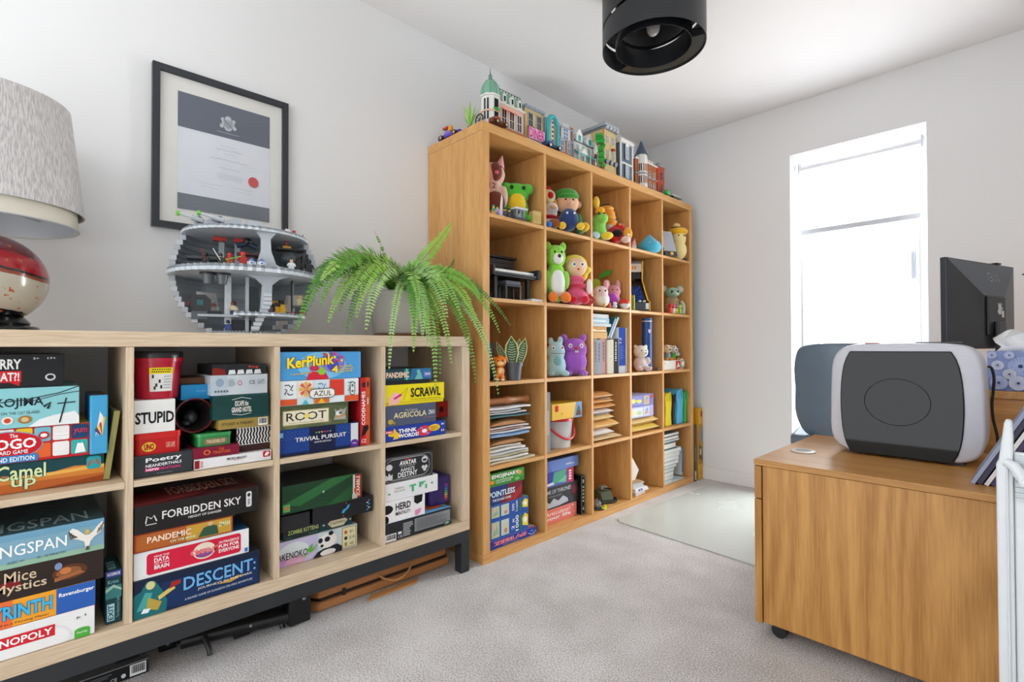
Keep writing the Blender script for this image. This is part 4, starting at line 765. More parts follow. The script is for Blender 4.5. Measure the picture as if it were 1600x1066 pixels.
for i in range(8):
    for j in range(4): fs.append((i*5+j, i*5+5+j, i*5+6+j, i*5+1+j))
m.add(vs, fs, C('#f1f1f1', .9)); o = m.build('tissue', t, smooth=True); q = o.modifiers.new('thick', 'SOLIDIFY'); q.thickness = .0006

# office chair by the window
CH = C('#66798a', .34, spec=.5)
t = thing('office_chair', 'dark blue grey office chair standing on the mat by the window', 'chair', (1.335, 2.835, .0046), 100)
# local: +x is forwards
m = MB(); vs = []; fs = []; nu, nv = 13, 13
for s_ in (0, 1):
    for i in range(nu):
        for j in range(nv):
            u = i/(nu-1)*2-1; v = j/(nv-1)
            hw = .215*(1-.16*max(0, 1-3*v)**2-.05*max(0, 3*v-2)**2)*(1-.03*math.exp(-((v-.5)/.2)**2))
            edge = (1-max(abs(u), abs(2*v-1))**8)
            x = -.235-.05*(v-.3)**2+.075*u*u+(.028*edge+.004)*(1 if s_ else -1)*.6
            y = hw*u*(1-.06*(abs(2*v-1))**6); z = .455+.44*v-.02*(abs(u)**4)*(1 if v > .5 else -1)
            vs.append((x, y, z))
    b0 = s_*nu*nv
    for i in range(nu-1):
        for j in range(nv-1): fs.append((b0+i*nv+j, b0+(i+1)*nv+j, b0+(i+1)*nv+j+1, b0+i*nv+j+1))
N0 = nu*nv
rim = [i*nv for i in range(nu)]+[(nu-1)*nv+j for j in range(1, nv)]+[i*nv+nv-1 for i in range(nu-2, -1, -1)]+[j for j in range(nv-2, 0, -1)]
for a, b_ in zip(rim, rim[1:]+rim[:1]): fs.append((a, b_, N0+b_, N0+a))
m.add(vs, fs, CH); o = m.build('backrest', t, smooth=True); o.modifiers.new('soft', 'SUBSURF').levels = 1
m = MB(); m.prism(rrect(-.24, -.23, .24, .23, .08), (0, 0, .41), (1, 0, 0), (0, 1, 0), (0, 0, .06), CH); m.build('seat', t, bevel=.018, segs=3)
CR = C('#a9adb3', .2, 1)
m = MB(); m.tube(smoothpts([(-.05, 0, .40), (-.2, 0, .395), (-.27, 0, .44), (-.275, 0, .52)]), .014, CR, 8); m.build('back_bracket', t, smooth=True)
MB().cyl((0, 0, .08), (0, 0, .41), .024, CR, n=16).build('gas_lift', t, smooth=True)
for i in range(5):
    a = math.radians(72*i+20); d = Vector((math.cos(a), math.sin(a), 0))
    m = MB(); m.tube([d*.02+Vector((0, 0, .095)), d*.16+Vector((0, 0, .085)), d*.27+Vector((0, 0, .07))], [.02, .016, .012], CR, 8); lg = m.build('base_arm', t, smooth=True)
    q = d*.265; sd = d.cross(Vector((0, 0, 1)))*.014
    MB().cyl(q-sd+Vector((0, 0, .0275)), q+sd+Vector((0, 0, .0275)), .027, BLK, n=16).build('castor', lg, smooth=True)

# row of magazines leaning on the pedestal top
gm = 'magazines leaning on the pedestal top'
cols = [('#9aa3bd', 'pale blue'), ('#3c3a52', 'dark violet'), ('#e3e2e4', 'white'), ('#4a3f63', 'plum'), ('#dcdbe0', 'light grey'), ('#8d90a8', 'lavender grey'), ('#cdbf8e', 'straw coloured')]
for i, (cc, nm) in enumerate(cols):
    bx = 1.842+.0125*i; h_ = .225-.012*(i % 3)
    m = MB(); th2 = .008+.002*(i % 2)
    m.boxm((-th2, -.09, 0), (0, .09, h_), [C('#e9e6e0', .8), C('#e9e6e0', .8), C(cc, .6), C('#e9e6e0', .8), C(cc, .4), C(cc, .4)])
    mg = m.build('magazine', loc=(bx, 1.80+.004*(i % 2), PZ+.0005)); mg.rotation_euler = (0, R_(27), 0)
    tag(mg, 'thin %s magazine leaning sideways on the pedestal' % nm, 'magazine', gm)
# white folding frame in front of the pedestal
WP = C('#e4e9ec', .32)
FYa = 1.42; FXa = aty(1557, 800, FYa)[0]; pw_ = aty(1584, 800, FYa)[0]-FXa
t = thing('folding_frame', 'tall white plastic folding frame with a bolt beside the pedestal', 'frame', (FXa, FYa, 0))
zt1 = aty(1575, 657, FYa)[1]; zt0 = aty(1560, 720, FYa)[1]; zk = aty(1586, 748, FYa)[1]
pf = [(a*pw_/.052, b) for a, b in [(0, 0), (.052, 0), (.052, zt0-.01), (.054, zt0+.05), (.052, zt1-.004), (.049, zt1), (.030, zt1), (.026, zt1-.006), (.008, zt0), (0, zt0-.006)]]
m = MB(); m.prism(pf, (0, 0, 0), (1, 0, 0), (0, 0, 1), (0, .03, 0), WP); post = m.build('post', t, bevel=.004)
m = MB(); m.prism([(.014, 0), (.018, 0), (.018, zt0-.012), (.014, zt0-.012)], (0, 0, 0), (1, 0, 0), (0, 0, 1), (0, -.006, 0), WP); m.build('rib', post, bevel=.002)
m = MB(); m.tube([(.014, -.004, zt0), (.026, -.008, zt0-.006), (.034, -.012, zt0-.02), (.040, -.014, zk)], [.008, .010, .011, .009], WP, 10); m.build('hinge_arm', post, smooth=True)
m = MB(); m.cyl((.044, -.001, zk), (.044, -.022, zk), .0115, WP, n=20); m.cyl((.044, -.022, zk), (.044, -.027, zk), .007, C('#eef1f2', .3), n=16); m.build('bolt', t, smooth=True)
m = MB(); m.box((pw_+.0006, .010, .12), (.46, .024, zk+.05), WP); m.build('panel', t, bevel=.003)
for i in range(9): MB().box((pw_+.003, .0045, zk+.040-.0105*i), (.45, .0095, zk+.045-.0105*i), C('#cfd6da', .4)).build('louvre', t)
m = MB(); m.prism(pf, (.46, 0, 0), (1, 0, 0), (0, 0, 1), (0, .03, 0), WP); m.build('post', t, bevel=.004)

# ------------------------------------------------------------------ picture on the wall
fy0, fy1, fz0, fz1 = .294, .7125, 1.272, 1.797
t = thing('picture_frame', 'black framed certificate with cream mount hanging on the wall', 'picture', (.0015, (fy0+fy1)/2, fz0))
Wp, Hp = fy1-fy0, fz1-fz0; fb = .0205; BF = C('#2c3036', .4)
for a, b in (((0, -Wp/2, 0), (.022, -Wp/2+fb, Hp)), ((0, Wp/2-fb, 0), (.022, Wp/2, Hp)), ((0, -Wp/2+fb, 0), (.022, Wp/2-fb, fb)), ((0, -Wp/2+fb, Hp-fb), (.022, Wp/2-fb, Hp))): MB().box(a, b, BF).build('frame_bar', t, bevel=.0012)
MB().box((.003, -Wp/2+fb, fb), (.008, Wp/2-fb, Hp-fb), C('#e9e8e3', .85)).build('mount', t)
ya, za = at(278, 141, .012); yb_, zb2 = at(421, 330, .012)
cw = yb_-ya; zt3 = za; ch = za-at(278, 325, .012)[1]
cert = MB().box((.0082, ya-(fy0+fy1)/2, zt3-ch-fz0), (.0095, ya-(fy0+fy1)/2+cw, zt3-fz0), C('#e1e5ec', .8)).build('certificate', t)
o3 = (.0096, ya-(fy0+fy1)/2, zt3-ch-fz0)
cr = []
for i, (dx, dy, rr) in enumerate(((-.04, 0, .03), (.04, 0, .03), (0, -.03, .045), (0, .04, .035), (-.06, .03, .02), (.06, .03, .02), (-.07, -.03, .022), (.07, -.03, .022))): cr.append(E(.52+dx-rr, .52+dx+rr, .83+dy-rr*.8, .83+dy+rr*.8, '#c4c9d0'))
cr += [P([(.47, .86), (.57, .86), (.57, .81), (.52, .78), (.47, .81)], '#9aa1ac'), S([(.47, .86), (.57, .79)], .002, '#5a6270'), Q(.40, .64, .738, .746, '#8f97a3')]
def scrawl(u0, u1, v, h, c, sd):
    rn = random.Random(sd); P_ = []; n = int((u1-u0)*110)
    for i in range(n): P_.append((u0+(u1-u0)*i/(n-1), v+h*rn.uniform(-.5, .5)*(1.6 if rn.random() < .15 else .7)))
    return S(P_, .0007, c)
scr = [scrawl(.44, .60, .62, .008, '#9a9dab', 1), scrawl(.40, .68, .585, .022, '#7d6f78', 2), scrawl(.47, .58, .55, .008, '#9a9dab', 3), scrawl(.33, .74, .495, .02, '#7d6f78', 4), scrawl(.42, .66, .42, .012, '#8b8794', 5)]+[scrawl(.40, .68, .365-.014*i, .006, '#a6a8b4', 6+i) for i in range(4)]+[scrawl(.23, .45, .255, .012, '#9a9dab', 12), scrawl(.23, .42, .225, .005, '#b0b2bc', 13), scrawl(.56, .8, .26, .012, '#9a9dab', 14), scrawl(.56, .78, .23, .005, '#b0b2bc', 15)]
prints([Q(0, 1, .70, 1, '#596070'), Q(0, 1, 0, .135, '#6a707c')]+cr+scr+[E(.745, .865, .30, .395, '#cf4a48')], o3, (0, 1, 0), (0, 0, 1), (1, 0, 0), cw, ch, t)
gp = bpy.data.materials.new('picture_glass'); gp.use_nodes = True; nt = gp.node_tree; nt.nodes.remove(nt.nodes['Principled BSDF'])
tb = nt.nodes.new('ShaderNodeBsdfTransparent'); gb = nt.nodes.new('ShaderNodeBsdfGlossy'); gb.inputs['Roughness'].default_value = .03; fr = nt.nodes.new('ShaderNodeValue'); fr.outputs[0].default_value = .05
mx = nt.nodes.new('ShaderNodeMixShader'); nt.links.new(fr.outputs[0], mx.inputs[0]); nt.links.new(tb.outputs[0], mx.inputs[1]); nt.links.new(gb.outputs[0], mx.inputs[2]); nt.links.new(mx.outputs[0], nt.nodes['Material Output'].inputs[0])
MB().box((.0135, -Wp/2+fb, fb), (.015, Wp/2-fb, Hp-fb), gp).build('glass', t)

# ------------------------------------------------------------------ table lamp
LX = .203; LY = at(-29, 450, LX)[0]
t = thing('table_lamp', 'table lamp with grey tweed shade and red and silver pot base', 'lamp', (LX, LY, UTOP))
def fabric_shade():
    m = bpy.data.materials.new('tweed'); m.use_nodes = True; nt = m.node_tree; b = nt.nodes['Principled BSDF']; b.inputs['Roughness'].default_value = .8
    tc = nt.nodes.new('ShaderNodeTexCoord'); mp = nt.nodes.new('ShaderNodeMapping'); mp.inputs['Scale'].default_value = (1, 1, .05)
    nz = nt.nodes.new('ShaderNodeTexNoise'); nz.inputs['Scale'].default_value = 420; nz.inputs['Detail'].default_value = 4; nt.links.new(tc.outputs['Object'], mp.inputs['Vector']); nt.links.new(mp.outputs[0], nz.inputs['Vector'])
    cr = nt.nodes.new('ShaderNodeValToRGB'); cr.color_ramp.elements[0].position = .38; cr.color_ramp.elements[1].position = .6
    cr.color_ramp.elements[0].color = (*lin('#aeabaa'), 1); cr.color_ramp.elements[1].color = (*lin('#d4d1cf'), 1)
    nt.links.new(nz.outputs['Fac'], cr.inputs[0]); nt.links.new(cr.outputs[0], b.inputs['Base Color'])
    bp = nt.nodes.new('ShaderNodeBump'); bp.inputs['Strength'].default_value = .3; bp.inputs['Distance'].default_value = .001; nt.links.new(nz.outputs['Fac'], bp.inputs['Height']); nt.links.new(bp.outputs[0], b.inputs['Normal']); return m
TW = fabric_shade(); CRM = C('#d9d4c4', .8); SIL = C('#b9bcc0', .35, .3)
def Z(px, py): return at(px, py, LX)[1]-UTOP
rb_ = at(133, 345, LX)[0]-LY; rt_ = at(111, 205, LX)[0]-LY; zo0 = Z(133, 345); zo1 = Z(20, 163)
def hollow(r0, z0, r1, z1, th): return [(r0, z0), (r1, z1), (r1-th, z1), (r0-th, z0)]
m = MB(); m.lathe(hollow(rb_, zo0, rt_, zo1, .004), TW, 56, close=True); m.build('outer_shade', t, smooth=True)
rc = rb_-.013; zc0 = Z(122, 366)
m = MB(); m.lathe(hollow(rc, zc0, rc-.004, zo0+.06, .003), CRM, 56, close=True); ish = m.build('inner_shade', t, smooth=True)
m = MB(); m.lathe(hollow(rc-.0032, zc0+.001, rc-.007, zo0+.06, .0015), SIL, 56, close=True); m.build('silver_lining', ish, smooth=True)
m = MB(); m.tube([((rc+.0012)*math.cos(i/48*6.2832), (rc+.0012)*math.sin(i/48*6.2832), zc0) for i in range(48)], .0018, SIL, 5, closed=True); m.build('trim', ish)
for i in range(3):
    a = i*2.094+.4; MB().tube([(.012*math.cos(a), .012*math.sin(a), zc0+.045), ((rc-.004)*math.cos(a), (rc-.004)*math.sin(a), zc0+.045)], .0018, SIL, 6).build('spider_arm', t)
rv = at(78, 440, LX)[0]-LY; zv = Z(78, 440); zf = Z(0, 498); ztop_ = Z(-29, 366)
m = MB(); m.lathe([(0, 0), (rv*.84, 0), (rv*.86, .005), (rv*.83, .011), (rv*.70, .014), (rv*.72, .020), (rv*.62, zf+.004), (0, zf+.004)], C('#121316', .15), 40); m.build('foot', t, smooth=True)
def vase_mat():
    m = bpy.data.materials.new('lacquer_pot'); m.use_nodes = True; nt = m.node_tree; b = nt.nodes['Principled BSDF']; b.inputs['Roughness'].default_value = .18; b.inputs['Coat Weight'].default_value = .5
    N = nt.nodes; L = nt.links; tc = N.new('ShaderNodeTexCoord'); sx = N.new('ShaderNodeSeparateXYZ'); L.new(tc.outputs['Object'], sx.inputs[0])
    # tilted bands: height + slope along y
    h = N.new('ShaderNodeMath'); h.operation = 'MULTIPLY_ADD'; h.inputs[1].default_value = .18; L.new(sx.outputs['Y'], h.inputs[0]); L.new(sx.outputs['Z'], h.inputs[2])
    mr = N.new('ShaderNodeMapRange'); mr.inputs[1].default_value = zf; mr.inputs[2].default_value = zf+2*(zv-zf); L.new(h.outputs[0], mr.inputs[0])
    nz = N.new('ShaderNodeTexNoise'); nz.inputs['Scale'].default_value = 26; nz.inputs['Detail'].default_value = 5; L.new(tc.outputs['Object'], nz.inputs['Vector'])
    jit = N.new('ShaderNodeMath'); jit.operation = 'MULTIPLY_ADD'; jit.inputs[1].default_value = .05; L.new(nz.outputs['Fac'], jit.inputs[0]); L.new(mr.outputs[0], jit.inputs[2])
    cr = N.new('ShaderNodeValToRGB'); e = cr.color_ramp; e.interpolation = 'CONSTANT'
    for p, c in ((0, '#16181a'), (.16, '#b8b09e'), (.58, '#8a3a20'), (.62, '#2a1a18'), (.65, '#a01722')):
        q = e.elements.new(p) if p else e.elements[0]; q.color = (*lin(c), 1)
    e.elements[-1].color = (*lin('#6a1218'), 1); e.elements[-1].position = .84
    L.new(jit.outputs[0], cr.inputs[0])
    n2 = N.new('ShaderNodeTexNoise'); n2.inputs['Scale'].default_value = 70; n2.inputs['Detail'].default_value = 3; L.new(tc.outputs['Object'], n2.inputs['Vector'])
    st = N.new('ShaderNodeMath'); st.operation = 'GREATER_THAN'; st.inputs[1].default_value = .66; L.new(n2.outputs['Fac'], st.inputs[0])
    mx = N.new('ShaderNodeMix'); mx.data_type = 'RGBA'; mx.inputs[7].default_value = (*lin('#a8502c'), 1); L.new(st.outputs[0], mx.inputs[0]); L.new(cr.outputs[0], mx.inputs[6]); L.new(mx.outputs[2], b.inputs['Base Color'])
    return m
prof = [(0, zf+.0045)]+[(rv*math.sin(math.acos(max(-1, min(1, -.80+1.76*i/22)))), zf+.0045+(ztop_-zf-.0045)*i/22) for i in range(23)]
ztp = prof[-1][1]
m = MB(); m.lathe(prof+[(0, ztp)], vase_mat(), 44); m.build('pot_base', t, smooth=True)
m = MB(); m.cyl((0, 0, ztp+.0005), (0, 0, zc0+.05), .012, C('#c9a24a', .25, 1), n=14); m.cyl((0, 0, zc0+.051), (0, 0, zc0+.09), .018, C('#2a2b2d', .4), n=16); m.build('lamp_holder', t, smooth=True)
m = MB(); m.ell((0, 0, zc0+.125), (.03, .03, .036), C('#eeeae0', .4)); m.build('bulb', t, smooth=True)

# ------------------------------------------------------------------ ceiling light
QX, QY, QZ, QR = .917, 1.785, 2.060, .197
t = thing('ceiling_light', 'black layered drum shade hanging from the ceiling', 'ceiling light', (QX, QY, HC))
BK = C('#26282c', .42); BK2 = C('#1d1f22', .3); zb = QZ-HC
def slanted(r, za, zb_, dza, dzb, ph, n=64, th=.003):
    vs = []; fs = []
    for i in range(n):
        a = 2*math.pi*i/n; s_ = math.cos(a-ph)
        for rr, zz in ((r, za+dza*s_), (r, zb_+dzb*s_), (r-th, zb_+dzb*s_), (r-th, za+dza*s_)): vs.append((rr*math.cos(a), rr*math.sin(a), zz))
    for i in range(n):
        j = (i+1) % n
        for q in range(4): fs.append((4*i+q, 4*j+q, 4*j+(q+1) % 4, 4*i+(q+1) % 4))
    return vs, fs
ph = math.radians(200)
for za, zb3, d0, d1, nm in ((zb, zb+.105, 0, -.03, 'lower_band'), (zb+.118, zb+.235, -.03, 0, 'upper_band')):
    m = MB(); m.add(*slanted(QR, za, zb3, d0, d1, ph), BK); m.build(nm, t, smooth=True)
m = MB(); m.add(*slanted(.146, zb+.004, zb+.10, 0, .02, ph+2), BK2); m.add(*slanted(.146, zb+.115, zb+.20, .02, 0, ph+2), BK2); m.build('inner_drum', t, smooth=True)
for i in range(3):
    a = math.radians(120*i+35); c_, s_ = math.cos(a), math.sin(a)
    m = MB(); m.tube([(QR*c_*.985, QR*s_*.985, zb+.06), (.147*c_, .147*s_, zb+.06)], .003, BK2, 6); m.tube([(.145*c_, .145*s_, zb+.15), (.02*c_, .02*s_, zb+.15)], .003, BK2, 6); m.tube([(QR*c_*.985, QR*s_*.985, zb+.02), (QR*c_*.985, QR*s_*.985, zb+.22)], .003, BK2, 6); m.build('strut', t)
m = MB(); m.lathe([(.146, 0), (QR-.004, 0), (QR-.004, .0025), (.146, .0025)], C('#2f3330', .22), 56, c=(0, 0, zb+.006), close=True, arc=(R_(20), R_(165))); m.build('bottom_ring', t)
m = MB(); m.cyl((0, 0, zb+.12), (0, 0, zb+.19), .022, C('#4a4c50', .4), n=18); m.cyl((0, 0, zb+.19), (0, 0, -.03), .005, BK2, n=8); m.cyl((0, 0, -.03), (0, 0, -.0005), .05, C('#3a3c40', .4), n=24); m.build('lamp_holder', t, smooth=True)
m = MB(); m.ell((0, 0, zb+.085), (.026, .026, .034), C('#a8a8a6', .3)); m.build('bulb', t, smooth=True)

# ------------------------------------------------------------------ fern
PCX, PCY = .175, 1.095
t = thing('potted_fern', 'bushy green fern in a pale round pot on the low unit', 'plant', (PCX, PCY, UTOP))
m = MB(); m.lathe([(0, 0), (.108, 0), (.112, .006), (.108, .010), (0, .010)], C('#8a5a34', .6), 40); m.build('saucer', t, smooth=True)
m = MB(); m.lathe([(0, .0105), (.098, .0105), (.106, .018), (.117, .165), (.120, .172), (.116, .178), (.110, .172), (.105, .155), (0, .15)], C('#cfccc6', .55), 48); m.build('pot', t, smooth=True)
m = MB(); m.lathe([(0, .158), (.106, .154)], C('#3a2a1e', .95, bump=.8, bscale=120), 30); m.build('soil', t)
greens = [C(c, .5, spec=.4) for c in ('#5f9832', '#78ae40', '#90c24c', '#4a8430', '#9cc860')]
pale = [C(c, .5, spec=.4) for c in ('#a9cf82', '#9cc878', '#8fc25e')]
stemm = C('#6b6a2e', .6)
def frond(tip, lift, wid, mats, n=None, root=None, c2=None, sparse=1, yawn=0):
    r0 = Vector(root or (random.uniform(-.04, .04), random.uniform(-.04, .04), .155)); tip = Vector(tip)
    c1 = r0+Vector(((tip.x-r0.x)*.22, (tip.y-r0.y)*.22, lift)); c2 = Vector(c2) if c2 else r0+Vector(((tip.x-r0.x)*.75, (tip.y-r0.y)*.75, lift*.9))
    B = lambda s: r0*(1-s)**3+c1*3*s*(1-s)**2+c2*3*s*s*(1-s)+tip*s**3
    Lr = sum((B((i+1)/20)-B(i/20)).length for i in range(20)); n = n or int(Lr/.0088)
    m = MB(); m.tube([B(i/14) for i in range(15)], [.0017*(1-.75*i/14) for i in range(15)], stemm, 5)
    view = Vector((.8, -.35, .35)).normalized(); mt = random.choice(mats)
    for i in range(int(n*.10), n):
        s_ = i/n; p = B(s_); tg = (B(min(1, s_+.01))-B(max(0, s_-.01))).normalized()
        sd = tg.cross(view); 
        if sd.length < .1: sd = tg.cross(Vector((0, 0, 1)))
        sd.normalize(); up = sd.cross(tg).normalized()
        if random.random() > sparse: continue
        prof = min(1, s_*5)*(1-max(0, (s_-.45)/.55)**1.6)
        for sg in (-1, 1):
            l = 1.45*wid*prof*random.uniform(.85, 1.1)+.003; d = (sd*sg+tg*.28+up*random.uniform(-.35, .15)).normalized(); wv = tg*(.0046+.0012*prof); b = p+d*l*.5+up*.0012
            m.add([p-wv*.35, p+wv*.35, b+wv*.95, p+d*l-up*.001, b-wv*.75], [(0, 1, 2, 4), (4, 2, 3)], mt)
    return m.build('frond', t)
def tipw(px, py, X): y, z = at(px, py, X); return (X-PCX, y-PCY, z-UTOP)
FR_ = [  # tip pixel, depth, lift, half width, tone, sparse
 (462, 520, .45, .20, .030, 'g'), (484, 456, .44, .17, .028, 'g'), (489, 424, .40, .14, .010, 'g'), (531, 406, .22, .13, .012, 'g'), (512, 507, .44, .17, .024, 'g'), (500, 480, .45, .20, .03, 'g'),
 (541, 523, .42, .16, .020, 'g'), (571, 520, .43, .16, .028, 'p'), (556, 500, .42, .17, .026, 'g'), (668, 524, .47, .12, .022, 'g'), (744, 512, .40, .19, .022, 'g'), (782, 523, .44, .21, .020, 'g'), (799, 511, .46, .20, .013, 'g'),
 (712, 399, .20, .07, .010, 'g'), (640, 405, .30, .10, .02, 'p'), (690, 440, .44, .12, .028, 'p'), (750, 470, .38, .17, .024, 'g'), (655, 480, .46, .14, .024, 'p'), (700, 500, .45, .17, .026, 'p'), (722, 500, .46, .18, .024, 'p'), (520, 440, .30, .15, .03, 'g'), (560, 440, .36, .15, .03, 'g'), (668, 420, .22, .1, .02, 'g'), (545, 470, .40, .17, .03, 'g'), (648, 520, .48, .13, .02, 'g'), (700, 470, .44, .15, .03, 'g'), (500, 440, .44, .16, .028, 'g'), (530, 490, .40, .17, .026, 'g'), (575, 420, .24, .10, .016, 'g'), (690, 410, .24, .10, .018, 'g'), (655, 395, .22, .09, .014, 'g'), (610, 400, .2, .09, .012, 'g')]
for px_, py_, X, lf, wd, tn in FR_:
    tw_ = tipw(px_, py_, max(X, .445) if px_ > 735 else X); c2 = None
    if px_ > 735: c2 = (.28, min(tw_[1]-.05, .17), .25)
    frond(tw_, lf, wd, pale if tn == 'p' else greens, c2=c2)
for px_, py_, X, wd, tn in ((608, 580, .425, .012, 'p'), (646, 553, .43, .019, 'g'), (680, 614, .435, .018, 'p'), (705, 572, .43, .016, 'p'), (687, 589, .42, .014, 'g'), (743, 603, .44, .018, 'g'), (779, 620, .45, .017, 'p'), (668, 545, .44, .016, 'p'), (660, 530, .45, .02, 'p')):
    tw_ = tipw(px_, py_, X); q = at(px_-12 if px_ > 690 else px_, 470, X)
    frond(tw_, .17, wd, pale if tn == 'p' else greens, c2=(X-PCX+.02, min(q[0]-PCY, .2), at(px_, 455, X)[1]-UTOP))
a = tipw(585, 361, .18); frond(a, .1, .007, greens, sparse=.45, c2=(a[0], a[1]+.05, a[2]-.08))
a = tipw(706, 347, .26); frond(a, .1, .024, greens, c2=(a[0], a[1]-.06, a[2]-.10))

# ------------------------------------------------------------------ things under the low unit
y1_, z1_ = at(232, 1027, .262)
pbox('shoe_box', 'flat black carton with barcode label on the carpet under the unit', 'box', y1_-.34, y1_, .0006, z1_, .262, .2, '#1e2023', barcode(.88, .985, .12, .86)+[T('CE', .76, .80, .2, .4, '#d8d8d8', 0), E(.825, .855, .22, .5, '#e0e0e0'), Q(0, 1, .95, 1, '#8d8f92')]+lines(.62, .8, .55, .8, 2, '#6a6c70', 3), topc='#55585b', top=[Q(.8, .95, .1, .5, '#3a3c3f')])
t = thing('folded_stand', 'folded black metal stand with knobs lying under the unit', 'stand', (.225, .49, 0))
BM = C('#111214', .35)
for i, (xa, ya_, xb, yb2, r_) in enumerate(((-.04, -.16, .05, .15, .02), (-.075, -.15, .02, .17, .018), (-.0, -.15, .075, .14, .02))):
    MB().tube([(xa, ya_, .034), ((xa+xb)/2, (ya_+yb2)/2, .036), (xb, yb2, .034)], r_, BM, 10).build('tube_leg', t, smooth=True)
for x, y, r_ in ((-.052, -.175, .026), (.03, .0, .022), (.06, .16, .034)):
    m = MB(); m.cyl((x, y-.02, r_+.001), (x, y+.02, r_+.001), r_, BM, n=14); m.build('joint', t, smooth=True)
m = MB(); m.box((.035, .12, .006), (.095, .19, .10), BM); m.build('clamp', t, bevel=.006)
for x, y, z in ((-.024, -.178, .03), (.058, .02, .038), (.064, .05, .038), (.098, .165, .085)):
    m = MB(); m.ell((x, y, z), .007, C('#9aa0a4', .3, 1), 10, 8); m.build('screw', t, smooth=True)
for y in (-.10, .10, .17):
    m = MB(); m.tube([(.04, y, .045), (.07, y+.006, .02), (.075, y+.008, .004)], [.008, .007, .008], BM, 8); m.build('foot', t, smooth=True)
LE = C('#b57a48', .5, bump=.3, bscale=90); LD = C('#241a14', .6); LE2 = C('#c08a55', .5)
A0 = Vector((.23, .70, 0)); 
t = thing('leather_bag', 'flat tan leather bag with loop handle lying under the unit', 'bag', (.20, .99, 0))
m = MB(); m.prism([(-.13, -.27), (.06, -.30), (.09, -.27), (.09, .26), (.06, .28), (-.13, .27)], (0, 0, .004), (1, 0, 0), (0, 1, 0), (0, 0, .03), LE); m.build('lower_side', t, bevel=.008, segs=3)
m = MB(); m.prism([(-.13, -.26), (.06, -.28), (.082, -.26), (.082, .25), (.06, .27), (-.13, .26)], (0, 0, .0345), (1, 0, 0), (0, 1, 0), (0, 0, .008), LD); m.build('zip_gusset', t)
m = MB(); m.prism([(-.13, -.26), (.055, -.29), (.085, -.27), (.085, .25), (.055, .27), (-.13, .26)], (0, 0, .043), (1, 0, 0), (0, 1, 0), (0, 0, .028), LE); m.build('upper_side', t, bevel=.008, segs=3)
m = MB(); m.tube(smoothpts([(.084, -.05, .058), (.105, -.035, .045), (.112, .01, .030), (.108, .06, .045), (.09, .085, .066)], 6), .0042, LE2, 8); m.build('handle', t, smooth=True)
m = MB(); m.prism([(-.015, -.11), (.02, -.14), (.02, .06), (-.015, .09)], (.115, .02, .0015), (1, 0, 0), (0, 1, 0), (0, 0, .005), LE2); m.build('flap_strap', t, bevel=.0015)
m = MB(); m.box((.0885, -.19, .034), (.0935, -.18, .056), LD); m.build('zip_pull', t)
# boxes standing in the gap beside the bookcase
y0, z1_ = at(1084, 663, .392)
pbox('toy_set_box', 'narrow dark grey toy set box standing beside the bookcase end', 'toy box', 3.170, 3.200, .0006, at(1086, 664, .392)[1], .392, .30, '#3f4448', [Q(0, 1, 0, .1, '#23262a'), Q(.15, .85, .02, .18, '#c9cccf'), Q(.1, .9, .35, .6, '#6a6f73'), E(.2, .7, .62, .8, '#8a2c24'), Q(.3, .8, .84, .9, '#b23a2c')], rough=.4)
pbox('toy_set_box', 'tall yellow toy set box standing against the back wall corner', 'toy box', 3.222, 3.281, .0006, at(1094, 638, .392)[1], .395, .34, '#e0a526', [Q(.0, 1, .22, .78, '#b98a3a'), P([(.1, .3), (.9, .26), (.8, .45), (.2, .5)], '#6b5a4a'), P([(.1, .55), (.9, .52), (.85, .7), (.3, .74)], '#8a8f94'), E(.3, .7, .34, .44, '#c9c4b8'), Q(.55, .9, .88, .96, '#c62a20'), E(.3, .8, .06, .14, '#cfa64a')], rough=.4)
m = MB(); m.box((-.012, -.02, 0), (.0, .02, .78), C('#4a4e54', .6))
t = thing('document_folder', 'tall narrow dark grey folder standing in the gap beside the bookcase', 'folder', (.36, 3.212, .0006))
MB().box((-.25, -.006, 0), (.0, .006, 1.18), C('#4a4f57', .6)).build('cover', t, bevel=.002)
MB().box((-.25, -.0075, .86), (.012, -.0063, 1.30), C('#6a6f77', .6)).build('loose_sheet', t)

# ------------------------------------------------------------------ brick-built sphere playset on the low unit
SX, SY, SZ, SR = .222, .515, 1.113, .208
LG = [PLA(c) for c in ('#c0c7cd', '#b4bbc1', '#c9cfd4')]; DG = PLA('#5c6266'); LGW = PLA('#b4bbc1'); BKP = PLA('#1b1d20'); REDP = PLA('#b3201c')
t = thing('brick_playset', 'grey brick-built sphere playset with open decks on the low unit', 'toy', (SX, SY, UTOP))
zc = SZ-UTOP; OPEN = math.atan2(CAM.y-SY, CAM.x-SX)
def rad(z): return math.sqrt(max(.0009, SR*SR-(z-zc)**2))
nC = 22; hC = (.345-.004)/nC
for k in range(nC):      # stepped back wall, one course at a time
    z0 = .004+k*hC; r = rad(z0+hC/2); seg = 10; m = MB()
    spans = [(-93, 93)]
    if 5 <= k <= 8: spans = [(-93, -52), (-30, 40), (66, 93)]
    if k in (1, 2): spans = [(-93, 40), (64, 93)]
    for a0, a1 in spans:
        m.lathe([(r, 0), (r, hC-.0004), (r-.016, hC-.0004), (r-.016, 0)], LG[k % 3], max(4, int((a1-a0)/9)), c=(0, 0, z0), close=True, arc=(OPEN+math.pi-R_(a1), OPEN+math.pi-R_(a0)))
    m.build('brick_course', t)['kind'] = 'stuff'
